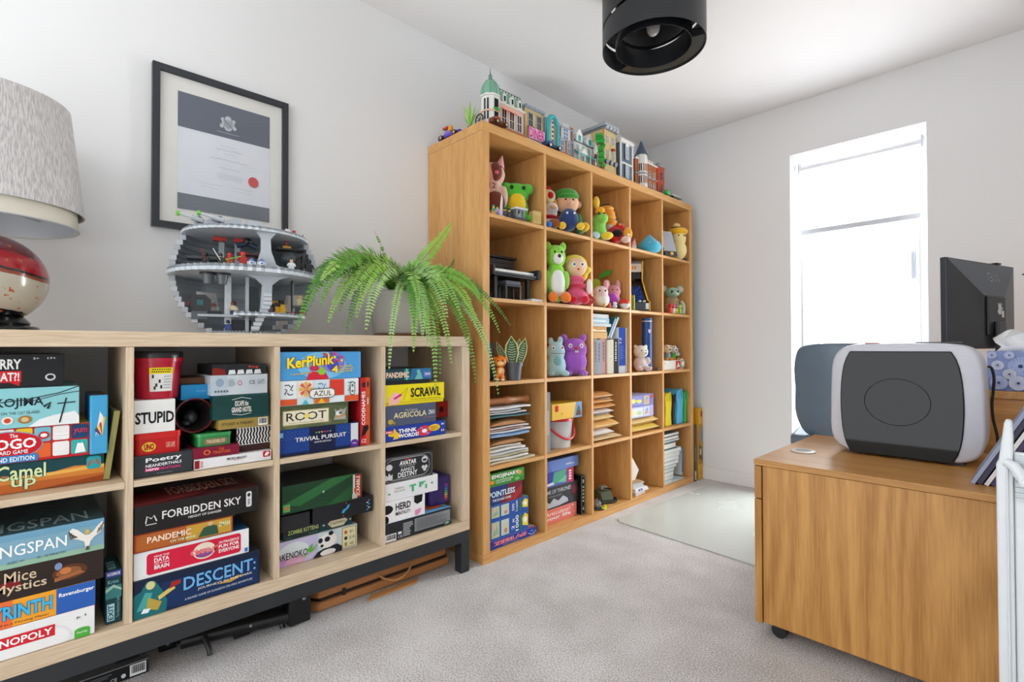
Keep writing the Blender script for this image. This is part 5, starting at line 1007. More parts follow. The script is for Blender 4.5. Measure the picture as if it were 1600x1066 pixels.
def deck(z, th, r, a0, a1, name, mat, mat2):
    n = int((a1-a0)/3); P_ = []
    for i in range(n+1):
        a = OPEN+R_(a0+(a1-a0)*i/n); rr = r*(1.0 if i % 2 else .978); P_.append((rr*math.cos(a), rr*math.sin(a)))
    if a1-a0 < 359: P_ = P_+[(0, 0)]
    else: P_ = P_[:-1]
    m = MB(); m.prism(P_, (0, 0, z), (1, 0, 0), (0, 1, 0), (0, 0, th*.55), mat2)
    m.prism([(x*.985, y*.985) for x, y in P_], (0, 0, z+th*.55+.0002), (1, 0, 0), (0, 1, 0), (0, 0, th*.45), mat)
    d = m.build(name, t)
    sm = MB()
    for i in range(0, n, 2):
        a = OPEN+R_(a0+(a1-a0)*(i+.5)/n); sm.cyl((r*.94*math.cos(a), r*.94*math.sin(a), z+th), (r*.94*math.cos(a), r*.94*math.sin(a), z+th+.0022), .0028, LGW, n=6)
    o_ = sm.build('studs', d); o_['kind'] = 'stuff'
    return d
deck(zc-.012, .018, SR*1.03, 0, 360, 'middle_deck', PLA('#7d858b'), LG[0])
deck(zc+.112, .012, rad(zc+.118)*1.04, 0, 360, 'upper_deck', PLA('#80888e'), LG[0])
deck(.052, .010, .175, -12, 72, 'side_deck', PLA('#80888e'), LG[0])
deck(.0005, .007, .10, -80, 80, 'base_plate', PLA('#80888e'), LG[0])
# frame of this front: f(u, w) with u to the right, w out to the viewer
fo = Vector((math.cos(OPEN), math.sin(OPEN), 0)); fr_ = Vector((-math.sin(OPEN), math.cos(OPEN), 0))
def fp(poly, w0, w1, mat, name, parent=t, bev=0):
    m = MB(); m.prism(poly, fo*w0, fr_, (0, 0, 1), fo*(w1-w0), mat); return m.build(name, parent, bevel=bev)
def fbox(u0, u1, z0, z1, w0, w1, mat, name, parent=t): return fp([(u0, z0), (u1, z0), (u1, z1), (u0, z1)], w0, w1, mat, name, parent)
zm, zu = zc+.0065, zc+.1115
fp([(.005, zm), (.095, zm), (.075, zm+.012), (.062, zm+.05), (.060, zu-.018), (.075, zu), (.022, zu), (.034, zu-.018), (.034, zm+.05), (.024, zm+.014)], .13, .152, LGW, 'pillar')
pl = fp([(.0, zc-.0125), (.11, zc-.0125), (.085, zc-.022), (.066, zc-.04), (.064, zc-.10), (.05, .06), (.03, .008), (.01, .008), (.032, .06), (.038, zc-.04), (.02, zc-.022)], .10, .122, LGW, 'pillar')
for i in range(9): fbox(.0095+.0055*(i if i < 6 else 6), .032+.0055*(i if i < 6 else 6), .012+.0125*i, .022+.0125*i, .1225, .128, PLA('#c6ccd1'), 'ladder_step', pl)
fbox(-.006, .004, .008, zc-.013, -.13, .07, LG[1], 'inner_wall'); fbox(.035, .045, zm, zu, -.12, .05, LG[1], 'inner_wall')
for u in (-.075, -.03):
    o = fbox(u-.008, u+.008, zm, zu, -.09, -.07, LG[2], 'rib_column')
    for q in (-.004, .003): fbox(u+q, u+q+.0015, zm+.012, zu-.016, -.0697, -.0692, PLA('#e6eaec'), 'stripe', o)
o = fbox(-.062, -.044, .008, zc-.013, .02, .04, LG[2], 'rib_column')
for q in (-.058, -.051):
    for zz in range(5): fbox(q, q+.002, .02+zz*.03, .036+zz*.03, .0402, .0407, PLA('#e6eaec'), 'stripe', o)
fbox(-.005, .032, .055, zc-.03, -.05, -.04, PLA('#6f777d'), 'blast_door'); fbox(-.13, .012, .052, .059, .04, .06, LGW, 'gantry')
fbox(-.06, .01, .012, .048, -.05, -.04, PLA('#3a3d40'), 'dark_hatch')
for u in (-.10, -.065):
    m = MB(); c_ = fr_*u+fo*.12; m.cyl(c_+Vector((0, 0, zc-.045)), c_+Vector((0, 0, zc-.018)), .011, DG, .016, 12); m.cyl(c_+Vector((0, 0, zc-.018)), c_+Vector((0, 0, zc-.0125)), .022, BKP, n=12); m.build('thruster', t, smooth=True)
# dark capsule window
o = fp([(-.155, .075), (-.145, .06), (-.115, .06), (-.1, .08), (-.1, .108), (-.115, .122), (-.145, .122), (-.155, .105)], -.02, -.01, PLA('#2b2f33'), 'capsule')
fbox(-.15, -.108, .045, .07, -.0095, .01, PLA('#596067'), 'capsule_ramp', o); fbox(-.17, -.155, .088, .098, -.012, 0, PLA('#6b1f1e'), 'clip', o); fbox(-.1, -.085, .086, .096, -.012, 0, PLA('#6b1f1e'), 'clip', o); fbox(-.137, -.12, .09, .106, -.0095, -.007, PLA('#2a6a70'), 'visor', o)
# upper room furniture
fbox(-.16, -.08, zm+.030, zm+.038, .0, .05, PLA('#3a3e42'), 'side_table')
o = fbox(-.02, .02, zm, zm+.05, .0, .03, DG, 'console'); fbox(-.03, .03, zm+.0505, zm+.056, -.005, .06, PLA('#5b2320'), 'console_top', o)
for u in (-.075, -.02): fbox(u-.018, u+.018, zu-.016, zu-.006, .02, .05, REDP, 'ceiling_lamp')
m = MB(); m.tube([fr_*-.03+fo*.06+Vector((0, 0, zm+.075)), fr_*.0+fo*.06+Vector((0, 0, zm+.085)), fr_*.025+fo*.06+Vector((0, 0, zm+.074))], .008, PLA('#24364a'), 8); m.ell(fr_*-.0+fo*.06+Vector((0, 0, zm+.09)), .012, PLA('#1d2124')); m.build('gunner_seat', t, smooth=True)
# right rooms
m = MB(); m.ell(fr_*.115+fo*.06+Vector((0, 0, zm+.045)), (.024, .024, .024), PLA('#4a4f54')); m.build('tank', t, smooth=True)
o = fbox(.08, .16, zm+.075, zm+.080, .02, .06, BKP, 'gallery'); fbox(.098, .122, zm+.0805, zm+.088, .045, .055, PLA('#e0a22c'), 'lamp_bar', o); fbox(.106, .112, zm+.0885, zm+.104, .047, .053, REDP, 'beacon', o)
m = MB(); c_ = fr_*.158+fo*.05; m.cyl(c_+Vector((0, 0, zm)), c_+Vector((0, 0, zm+.06)), .006, BKP, n=8); m.cyl(fr_*.14+fo*.065+Vector((0, 0, zm+.002)), fr_*.14+fo*.065+Vector((0, 0, zm+.04)), .019, BKP, .012, 10); m.build('generator', t)
m = MB(); c_ = fr_*.128+fo*.03; m.cyl(c_+Vector((0, 0, .063)), c_+Vector((0, 0, zc-.0125)), .004, BKP, n=8); m.box((.0, .0, 0), (.001, .001, .001), BKP); m.build('pole', t)
o = fbox(.135, .16, .063, .085, .04, .07, PLA('#3b3f43'), 'pedestal'); fbox(.128, .168, .0855, .092, .035, .075, PLA('#53585c'), 'pedestal_top', o)
m = MB()
for i in range(16):
    u = .055+.05*random.random(); z = .065+.035*random.random(); w_ = .05+.05*random.random()
    cc = random.choice([BKP, BKP, PLA('#d9a521'), PLA('#3c2a2c'), PLA('#7a6a76')]); s_ = .005+.006*random.random(); q = fr_*u+fo*w_
    m.box((q.x-s_, q.y-s_, z-s_), (q.x+s_, q.y+s_, z+s_), cc)
m.build('scrap_pile', t)['kind'] = 'stuff'
for u in (.045, .118, .15): fbox(u, u+.008, .0625, .069, .10, .108, REDP, 'light_brick')
# top: guns, hump, antennae
ztop = zc+.1245
for u, w_ in ((-.10, .02), (-.045, .05)):
    g = fp([(u-.022, ztop), (u+.032, ztop), (u+.028, ztop+.036), (u+.006, ztop+.038), (u-.012, ztop+.030)], w_-.015, w_+.02, LGW, 'gun_mount')
    fbox(u-.006, u+.022, ztop+.008, ztop+.016, w_+.0205, w_+.022, DG, 'vent', g)
    for q in (-.006, .006):
        b0 = fr_*(u-.018)+fo*(w_+q)+Vector((0, 0, ztop+.030)); b1 = b0-fr_*.062+Vector((0, 0, .016))
        m = MB(); m.cyl(b0, b0+(b1-b0)*.5, .0075, LG[0], n=8); m.cyl(b0+(b1-b0)*.5, b1, .0028, PLA('#cfd3d6'), n=6); br = m.build('barrel', g, smooth=True)
        m = MB(); m.cyl(b1, b1+(b1-b0)*.12, .0062, PLA('#6fd43c'), n=8); m.build('green_tip', br)
    m = MB(); q0 = fr_*(u-.03)+fo*w_+Vector((0, 0, ztop+.034)); m.ell(q0, (.011, .011, .011), DG, 10, 8); m.build('gun_joint', g, smooth=True)
fp([(-.01, ztop), (.09, ztop), (.078, ztop+.012), (.05, ztop+.022), (.03, ztop+.036), (.008, ztop+.040), (-.008, ztop+.028)], .02, .06, LG[0], 'hump')
for u, c_ in ((.045, REDP), (.092, REDP), (.125, REDP)): fbox(u, u+.010, ztop+.006, ztop+.020, .05, .06, c_, 'light_brick')
fp([(.098, ztop), (.125, ztop), (.118, ztop+.022), (.106, ztop+.024)], .045, .06, PLA('#e2e5e7'), 'white_dome')
for i in range(4): fbox(.148+.006*i, .151+.006*i, ztop-.008, ztop+.012+.004*(i % 3), .0, .004, BKP, 'antenna')
# small figures on the decks
def figure(name, label, u, z, w_, legs, torso, head, hat=None, turn=0, extra=None, h=.036, group=None):
    p = Vector((SX, SY, UTOP))+fr_*u+fo*w_; 
    o_ = thing(name, label, 'toy figure', (p.x, p.y, UTOP+z), math.degrees(OPEN)+turn, group); s_ = h/.036
    for q in (-.0042, .0042): MB().box((-.004*s_, (q-.0038)*s_, 0), (.004*s_, (q+.0038)*s_, .012*s_), PLA(legs)).build('leg', o_)
    MB().prism([(-.0085*s_, .0122*s_), (.0085*s_, .0122*s_), (.006*s_, .0235*s_), (-.006*s_, .0235*s_)], (-.004*s_, 0, 0), (0, 1, 0), (0, 0, 1), (.008*s_, 0, 0), PLA(torso)).build('torso', o_)
    for q in (-1, 1): MB().tube([(0, q*.0075*s_, .022*s_), (.002, q*.0105*s_, .016*s_), (.007*s_, q*.0105*s_, .0125*s_)], .0022*s_, PLA(torso), 6).build('arm', o_)
    m = MB(); m.cyl((0, 0, .0236*s_), (0, 0, .033*s_), .0048*s_, PLA(head), n=10); m.build('head', o_, smooth=True)
    if hat: m = MB(); m.ell((0, 0, .0305*s_), (.0065*s_, .0065*s_, .0068*s_), PLA(hat), 10, 8); m.build('headgear', o_, smooth=True)
    if extra:
        a, b, c_, r_ = extra; MB().cyl(a, b, r_, PLA(c_), n=6).build('held_rod', o_)
    return o_
zD = zc+.0065; zD2 = .0625
figure('toy_figure', 'tiny red hooded figure standing on the playset middle deck', -.012, zD, .165, '#b3201c', '#b3201c', '#b3201c', '#c0241e', h=.040)
figure('toy_figure', 'tiny red hooded figure in the playset stooping with green rod', -.045, zD, .168, '#a8552c', '#a82a20', '#c0241e', '#c0241e', extra=((.008, -.01, .012), (.010, .03, .026), '#7bd03c', .0012), h=.034)
figure('toy_figure', 'tiny black figure on the playset holding a dark red rod', -.105, zD, .14, '#1a1a1c', '#1f2022', '#2a2a2c', '#1a1a1c', extra=((.008, .0, .012), (.004, -.012, .046), '#8c1f24', .0013), h=.034)
figure('toy_figure', 'tiny dark figure on the playset with a pale blue rod', -.068, zD, .16, '#26221f', '#2a2623', '#d9b08a', '#3a2a1e', extra=((.008, .0, .012), (.004, -.018, .044), '#cfe0e6', .0012), h=.032)
for u, lbl in ((.022, 'beside the red hooded figure'), (.048, 'beside the light grey pillar')):
    p = Vector((SX, SY, 0))+fr_*(u-.012)+fo*(.178)
    o_ = thing('toy_figure', 'tiny white and blue capped toy '+lbl+' on the playset', 'toy figure', (p.x, p.y, UTOP+zD), math.degrees(OPEN))
    MB().cyl((0, 0, .003), (0, 0, .013), .0075, PLA('#dfe6ee'), n=12).build('body', o_); m = MB(); m.lathe([(.0075, .0132), (.0068, .017), (.004, .0195), (0, .0203)], PLA('#5a7fc0'), 12); m.build('dome', o_, smooth=True)
    MB().box((.0072, -.003, .006), (.0082, .003, .010), PLA('#3f63ae')).build('chest_panel', o_); m = MB(); m.ell((0, 0, .0205), .0025, PLA('#d23a2c'), 8, 6); m.build('lamp', o_)
    for q in (-1, 1): MB().box((-.003, q*.0095-.0015, 0), (.003, q*.0095+.0015, .012), PLA('#dfe6ee')).build('leg', o_)
figure('toy_figure', 'tiny white armoured figure on the playset right deck', .118, zD, .13, '#e2e4e6', '#e8eaec', '#d9a88a', None, h=.036)
figure('toy_figure', 'tiny black cloaked figure at the playset deck edge', .172, zD, .09, '#17181a', '#17181a', '#17181a', '#1b1c1f', h=.044)
figure('toy_figure', 'tiny brown haired figure in blue on the playset gantry', -.038, .0592, .05, '#22365a', '#d8c9b0', '#e0b48c', '#6b3a22', h=.040)
figure('toy_figure', 'tiny sand coloured figure on the playset pedestal', .148, .0922, .055, '#d9c6a0', '#d9c6a0', '#d8b88a', '#cfae7c', h=.034)
figure('toy_figure', 'tiny blue figure in the playset lowest room', -.052, .0076, .06, '#2a3a78', '#30478e', '#caa27c', '#22304e', h=.034)

# ------------------------------------------------------------------ soft toys and small things in the bookcase
def pt(px, py, X): y, z = at(px, py, X); return Vector((X, y, z))
def fitX(px, c, X, mg):
    while X < .372 and at(px, 400, X)[0] > cell(c, 0)[0]+CW-mg: X += .004
    return X
def toy(name, label, cat, px, c, r, X, rz=0, group=None, mg=.062, s=1.0):
    """root on the floor of compartment (c, r), pulled forward until it clears the right hand side"""
    X = fitX(px, c, X, mg*s); y = min(max(at(px, 400, X)[0], cell(c, 0)[0]+mg*s), cell(c, 0)[0]+CW-mg*s)
    o_ = thing(name, label, cat, (X, y, cell(c, r)[1]+.0008), rz, group); o_.scale = (s, s, s); return o_
def toy0(name, label, cat, px, c, r, X, rz=0, group=None):
    y = at(px, 400, X)[0]; return thing(name, label, cat, (X, y, cell(c, r)[1]+.0008), rz, group)
def ellp(name, c, r, mat, parent, rot=None, n=16, k=12):
    m = MB(); m.ell(c, r, mat, n, k, rot); return m.build(name, parent, smooth=True)
def eyes(parent, x, z, dy, r, c='#151515', white=None, flat=.35):
    for s_ in (-1, 1):
        if white: ellp('eye_white', (x, s_*dy, z), (r*1.9*flat, r*1.7, r*1.9), FAB(white), parent, n=12, k=8)
        ellp('eye', (x+(r*.5 if white else 0), s_*dy, z), (r*flat, r, r), PLA(c, .15), parent, n=10, k=8)
VW = -35   # toys look towards the room
# row 5 (top), first compartment
t = toy('plush_cat', 'tall pale pink plush cat with pointed ears and brown apron', 'soft toy', 768, 0, 4, .285, -30, s=1.0)
F1 = FAB('#e3b9a8'); F1b = FAB('#7a3b2c')
blob('body', [((0, 0, .07), (.05, .055, .075)), ((0, 0, .14), (.045, .05, .05)), ((.03, -.04, .02), (.04, .025, .022)), ((.03, .04, .02), (.04, .025, .022)), ((.02, .052, .10), (.018, .018, .05)), ((.02, -.052, .10), (.018, .018, .05))], F1, t)
blob('head', [((0, 0, .20), (.052, .062, .055))], F1, t); 
for s_ in (-1, 1): m = MB(); m.cyl((0, s_*.036, .235), (-.005, s_*.052, .292), .024, FAB('#e9a9ab'), .002, 14); m.build('ear', t, smooth=True)
ellp('face_patch', (.034, .012, .205), (.022, .03, .042), F1b, t); ellp('nose', (.056, .012, .195), (.007, .009, .008), FAB('#e46a86'), t); ellp('apron', (.034, .01, .07), (.022, .045, .05), F1b, t); eyes(t, .046, .222, .03, .006)
prints([T('12', .2, .8, .2, .8, '#6b3a30', .0)], (.0475, -.03, .12), (0, 1, 0), (0, 0, 1), (1, 0, 0), .05, .04, t)
t = toy('plush_frog', 'square bright green plush frog with yellow belly', 'soft toy', 806, 0, 4, .30, -30, s=1.0, mg=.08)
F2 = FAB('#59c43c')
blob('body', [((0, 0, .07), (.04, .06, .075)), ((0, 0, .13), (.04, .062, .04)), ((0, -.05, .165), (.034, .03, .026)), ((0, .055, .165), (.034, .03, .026)), ((0, 0, .16), (.036, .06, .03)), ((.02, -.05, .02), (.04, .028, .02)), ((.02, .05, .02), (.04, .03, .02))], F2, t)
ellp('belly', (.024, 0, .085), (.024, .042, .062), FAB('#f0c92c'), t); eyes(t, .037, .160, .028, .009)
t = thing('paper_marker', 'small white paper flag stand before the green frog', 'flag', (*pt(782, 330, .37).xy, cell(0, 4)[1]+.0008), -20)
MB().prism([(-.008, 0), (.008, 0), (.010, .075), (.004, .095)], (0, 0, .002), (0, 1, 0), (0, 0, 1), (.002, 0, 0), C('#ecebe4', .7)).build('flag', t); MB().box((-.012, -.012, 0), (.014, .012, .002), C('#d9d7cf', .7)).build('base', t)
gl_ = 'tiny figures before the green frog'
def minifig(px, c, r, X, cols, label, group=None, h=.040, base=None):
    y = at(px, 400, X)[0]; o_ = thing('toy_figure', label, 'toy figure', (X, y, (cell(c, r)[1] if base is None else base)+.0008), -35, group); s_ = h/.036
    for q in (-.0042, .0042): MB().box((-.004*s_, (q-.0038)*s_, 0), (.004*s_, (q+.0038)*s_, .012*s_), PLA(cols[0])).build('leg', o_)
    MB().prism([(-.0085*s_, .0122*s_), (.0085*s_, .0122*s_), (.006*s_, .0235*s_), (-.006*s_, .0235*s_)], (-.004*s_, 0, 0), (0, 1, 0), (0, 0, 1), (.008*s_, 0, 0), PLA(cols[1])).build('torso', o_)
    m = MB(); m.cyl((0, 0, .0236*s_), (0, 0, .033*s_), .0048*s_, PLA(cols[2]), n=10); m.build('head', o_, smooth=True)
    m = MB(); m.lathe([(.0056*s_, .029*s_), (.006*s_, .033*s_), (.004*s_, .0365*s_), (0, .0372*s_)], PLA(cols[3]), 10); m.build('hair', o_, smooth=True); return o_
for px_, X, cl, lb_ in ((771, .375, ('#e0a82c', '#4aa06a', '#e8c23a', '#3a8f8a'), 'tiny figure in green with teal hat beside the white flag'), (777, .378, ('#8a6fb0', '#b59ad0', '#e8c23a', '#4a3322'), 'tiny figure in lilac beside the white flag'), (789, .378, ('#3a2a2c', '#5a3a5e', '#e8c23a', '#2a1c18'), 'tiny figure in dark plum beside the white flag'), (796, .380, ('#33363a', '#2e3236', '#e8c23a', '#22242a'), 'tiny figure in charcoal before the grey brick cabin')): minifig(px_, 0, 4, X, cl, lb_)
t = thing('brick_cabin', 'small grey brick cabin with white roof in the top compartment', 'toy building', (*pt(809, 330, .374).xy, cell(0, 4)[1]+.0008), -8)
MB().box((-.03, -.032, 0), (.03, .032, .006), PLA('#4a4d52')).build('base_plate', t); MB().box((-.025, -.028, .0062), (.01, .028, .042), PLA('#6f757c')).build('wall', t)
for q in (-.02, 0, .02): MB().cyl((.02, q, .0062), (.02, q, .042), .0028, PLA('#8f959b'), n=8).build('column', t)
MB().box((-.03, -.034, .0424), (.03, .034, .050), PLA('#d6dadd')).build('roof', t)
minifig(812, 0, 4, .385, ('#8fb0d0', '#b9d0e4', '#e8c23a', '#3a3a3a'), 'tiny figure in pale blue standing by the grey brick cabin', h=.036)
t = thing('card_block', 'pale straw coloured card block beside the grey brick cabin', 'block', (*pt(836, 330, .380).xy, cell(0, 4)[1]+.0008), -10); t.scale = (.8, .9, .9); MB().box((-.02, -.026, 0), (.02, .026, .062), C('#c9b06a', .7)).build('block', t, bevel=.002); MB().box((.0202, -.02, .008), (.0206, .02, .04), C('#bfa45c', .7)).build('front_label', t)

# row 5, second compartment
t = toy('plush_chicken', 'white and red plush bird with cream cap beside the green-capped doll', 'soft toy', 857, 1, 4, .29, VW)
blob('body', [((0, 0, .05), (.045, .05, .05)), ((.0, 0, .10), (.04, .045, .04)), ((.02, .01, .12), (.035, .035, .03))], FAB('#e6e4e2'), t); ellp('scarf', (.01, 0, .075), (.045, .05, .014), FAB('#c22018'), t)
ellp('cap', (-.005, 0, .185), (.034, .038, .036), FAB('#e8dcae'), t); ellp('cap_spot', (.022, .006, .185), (.012, .016, .018), FAB('#c8201c'), t); ellp('beak', (.045, .012, .12), (.016, .018, .012), FAB('#eec09a'), t); ellp('bobble', (-.005, 0, .224), (.012, .014, .014), FAB('#c8201c'), t); ellp('tail', (-.01, .03, .155), (.015, .018, .02), FAB('#e9a12a'), t)
t = toy('plush_doll', 'plush doll with big green cap sitting in the second compartment', 'soft toy', 889, 1, 4, .27, VW, mg=.072)
SK = FAB('#eab892')
blob('body', [((0, 0, .06), (.04, .048, .06)), ((.06, .06, .025), (.05, .022, .02)), ((.01, .06, .075), (.018, .02, .045))], FAB('#2d8a3a'), t)
ellp('shoe', (.115, .062, .025), (.03, .022, .022), FAB('#e9be2a'), t); ellp('head', (.012, 0, .165), (.055, .062, .05), SK, t); ellp('ear', (0, .066, .165), (.012, .014, .018), SK, t); ellp('ear', (0, -.066, .165), (.012, .014, .018), SK, t); ellp('nose', (.072, 0, .155), (.016, .017, .014), SK, t)
blob('cap', [((-.005, 0, .205), (.06, .068, .042)), ((.045, 0, .192), (.035, .055, .014))], FAB('#3f9c34'), t); ellp('hair', (-.02, 0, .165), (.045, .06, .05), FAB('#3a2418'), t); eyes(t, .062, .172, .018, .006)
t = toy('plush_egg', 'round navy plush creature with yellow feet before the doll', 'soft toy', 889, 1, 4, .388, VW, mg=.05)
blob('body', [((0, 0, .058), (.044, .048, .056))], FAB('#2f4577'), t); eyes(t, .038, .082, .018, .006, '#e8eaee')
for s_ in (-1, 1): ellp('foot', (.045, s_*.045, .018), (.026, .019, .0175), FAB('#eec22c'), t)
t = toy('plush_block', 'brown and blue square plush toy beside the navy creature', 'soft toy', 859, 1, 4, .385, VW, mg=.03, s=.86)
blob('body', [((0, .008, .028), (.022, .026, .027)), ((0, -.01, .03), (.02, .02, .022))], FAB('#8a4a26'), t); ellp('blue_foot', (.012, -.035, .018), (.022, .02, .0175), FAB('#1f6fc4'), t)

# row 5, third compartment
t = toy('plush_dino', 'green and yellow plush dinosaur looking out of the third compartment', 'soft toy', 934, 2, 4, .35, VW)
blob('body', [((0, 0, .05), (.04, .045, .05)), ((.0, 0, .10), (.04, .042, .045)), ((.03, .012, .115), (.035, .032, .03))], FAB('#8fd05a'), t); ellp('beak', (.03, .0, .155), (.03, .026, .02), FAB('#f0b028'), t); ellp('crest', (.0, -.01, .205), (.018, .018, .035), FAB('#f2d24a'), t); eyes(t, .055, .135, .014, .006)
ellp('foot', (.05, .03, .02), (.04, .032, .0195), FAB('#f2d62e'), t); ellp('foot', (.05, -.035, .02), (.03, .028, .0195), FAB('#bfe6ea'), t)
t = toy('plush_shell', 'white plush with striped orange shell at the back of its compartment', 'soft toy', 951, 2, 4, .24, VW, mg=.05)
blob('body', [((0, 0, .09), (.045, .055, .09)), ((0, 0, .17), (.045, .052, .055))], FAB('#dcd6c8'), t)
for i in range(4): ellp('shell_segment', (.038, -.012+.006*i, .205-.024*i), (.03, .042, .017), FAB('#ef9a20' if i % 2 else '#f2a93a'), t)
m = MB(); m.tube([(.03, -.045, .215), (.045, -.03, .226), (.05, .0, .228)], .003, C('#25211d', .6), 6); m.build('goggle_strap', t); ellp('fin', (-.01, .066, .125), (.012, .008, .04), FAB('#2d8fa0'), t)
t = toy('plush_crab', 'red and black plush toy with yellow claws in the third compartment', 'soft toy', 961, 2, 4, .372, VW)
blob('body', [((0, 0, .05), (.045, .05, .048)), ((0, .02, .085), (.034, .036, .03))], FAB('#c4201c'), t); ellp('belly', (.036, .0, .052), (.015, .03, .022), FAB('#2a1a1a'), t); ellp('claw', (.03, .06, .05), (.03, .025, .035), FAB('#f0a52a'), t); ellp('claw_button', (.056, .055, .04), (.006, .008, .008), FAB('#f4f0e8'), t); ellp('pink_foot', (.04, .045, .018), (.028, .026, .0175), FAB('#e8c8c2'), t); eyes(t, .038, .098, .014, .005, '#f0c92c')

# row 5, fourth and fifth compartments
minifig(990.5, 3, 4, .37, ('#e8e4e2', '#e6a0ae', '#e9c9a8', '#d95a7c'), 'tiny figure in pink and white at the front of its compartment', h=.055)
t = toy('plush_droplet', 'light blue droplet shaped plush sitting at the shelf edge', 'soft toy', 1019, 3, 4, .335, VW)
m = MB(); m.lathe([(0, 0), (.045, .0), (.064, .012), (.070, .032), (.062, .055), (.040, .074), (.020, .092), (.008, .106), (0, .110)], FAB('#4fb4d6'), 28); m.build('body', t, smooth=True)
eyes(t, .058, .045, .018, .005, '#16222a', '#f4f8fa')
t = toy('plush_bear', 'cream plush bear with yellow bonnet in the last top compartment', 'soft toy', 1061, 4, 4, .29, VW, mg=.07, s=1.05)
blob('body', [((0, 0, .06), (.045, .052, .06)), ((0, 0, .13), (.042, .048, .05))], FAB('#ecd897'), t); ellp('bonnet', (-.005, .0, .175), (.05, .062, .028), FAB('#e9b420'), t); ellp('topknot', (.0, -.012, .212), (.018, .024, .016), FAB('#e6c47a'), t); ellp('band', (.0, -.012, .196), (.026, .034, .008), FAB('#3a281c'), t); eyes(t, .04, .145, .018, .005)
t = thing('tablet_stand', 'grey slanted display panel on a dark stand in its compartment', 'display', (.372, cell(4, 4)[0]+.085, cell(4, 4)[1]+.0008), -25)
MB().prism([(-.045, 0), (.035, 0), (.03, .03), (-.03, .035)], (0, -.045, 0), (1, 0, 0), (0, 0, 1), (0, .09, 0), PLA('#33363c')).build('base', t, bevel=.003)
m = MB(); m.prism([(.022, .031), (.028, .031), (-.024, .165), (-.030, .165)], (0, -.045, 0), (1, 0, 0), (0, 0, 1), (0, .09, 0), PLA('#a9acb2', .4)); m.build('panel', t, bevel=.001)
m = MB(); m.prism([(-.05, .0), (-.045, 0), (-.028, .15), (-.034, .15)], (0, -.05, 0), (1, 0, 0), (0, 0, 1), (0, .035, 0), PLA('#1d1f22')); m.build('rear_support', t)
ellp('yellow_button', (.034, .005, .016), (.004, .012, .010), PLA('#e0a82c'), t)
t = thing('toy_pen', 'black pen shaped toy lying at the front of the last top compartment', 'pen', (*pt(1071, 398, .375).xy, cell(4, 4)[1]+.0008), 0); MB().cyl((-.01, -.03, .009), (.0, .035, .009), .0085, PLA('#2a2226'), n=10).build('barrel', t, smooth=True); MB().cyl((.0003, .0355, .009), (.003, .052, .009), .007, PLA('#6a6a6c'), .002, 10).build('tip', t, smooth=True)

# row 4, first compartment: black model piano and stool
y0c, z0c = cell(0, 3); z0c += .0008
PB = PLA('#2a2e33', .3); PB2 = PLA('#17191c', .3)
t = thing('model_piano', 'black upright model piano with white keys', 'model', (.293, y0c+.172, z0c), 0)
MB().box((-.15, -.125, .0), (-.045, .110, .20), PB).build('case', t, bevel=.002); MB().box((-.155, -.128, .2004), (-.035, .116, .212), PB2).build('lid', t, bevel=.002)
for i in range(4): MB().box((-.0446, -.118, .128+.017*i), (-.041, .094, .1435+.017*i), PB).build('front_board', t, bevel=.0008)
MB().box((-.0446, -.125, .099), (.075, .135, .107), PB2).build('key_bed', t, bevel=.002); MB().box((.066, -.125, .1074), (.079, .135, .1165), PB).build('key_slip', t, bevel=.002)
for i in range(24): MB().box((-.025, -.122+.0103*i, .1074), (.0655, -.1124+.0103*i, .130), PLA('#e9e8e4')).build('white_key', t)
for i in range(23):
    if i % 7 not in (2, 6): MB().box((-.025, -.115+.0103*i, .1303), (.03, -.110+.0103*i, .135), PB2).build('black_key', t)
for s_ in (-1, 1): MB().box((-.0446, (.1355 if s_ > 0 else -.141), .101), (.085, (.148 if s_ > 0 else -.1285), .145), PB).build('cheek', t, bevel=.004)
for y in (-.10, .10): MB().box((.04, y-.008, 0), (.056, y+.008, .0985), PB2).build('leg', t)
MB().box((-.0446, -.11, .004), (-.04, .105, .0875), PB2).build('lower_board', t)
t = thing('model_stool', 'tiny grey piano stool before the black model piano', 'stool', (.335, y0c+.165, z0c)); MB().box((-.028, -.05, .058), (.028, .05, .066), PB).build('seat', t, bevel=.001); MB().box((-.026, -.046, .0665), (.026, .046, .084), PLA('#4a4f58')).build('cushion', t, bevel=.003)
for x in (-.022, .022):
    for y in (-.043, .043): MB().box((x-.005, y-.005, 0), (x+.005, y+.005, .0575), PB).build('leg', t)
t = thing('folded_leaflet', 'small white leaflet lying beside the model piano', 'leaflet', (*pt(833, 468, .34).xy, z0c)); MB().box((-.04, -.035, 0), (.04, .035, .010), C('#dcdee0', .7)).build('pages', t); MB().box((-.04, -.035, .0102), (.04, .035, .011), C('#c9ccd2', .6)).build('cover', t)

# row 4, second compartment
t = toy('plush_monkey', 'brown plush monkey peeping over the green and white bear', 'soft toy', 866, 1, 3, .25, VW)
blob('body', [((0, 0, .13), (.035, .045, .13)), ((0, 0, .27), (.04, .045, .042))], FAB('#8a5a32'), t); ellp('face', (.03, -.006, .262), (.02, .034, .028), FAB('#d9b48c'), t); ellp('ear', (0, .05, .285), (.01, .016, .018), FAB('#9a6a40'), t); ellp('ear', (0, -.05, .285), (.01, .016, .018), FAB('#9a6a40'), t); eyes(t, .048, .275, .014, .005)
t = toy('plush_bear', 'large lime green and white plush bear with orange feet', 'soft toy', 864, 1, 3, .36, -30, s=1.0, mg=.058); t.scale = (.95, .86, 1.12)
F3 = FAB('#8ed64a')
blob('body', [((0, 0, .075), (.05, .056, .075)), ((0, 0, .13), (.044, .05, .05)), ((.02, .056, .10), (.018, .018, .04)), ((.02, -.056, .10), (.018, .018, .04))], F3, t)
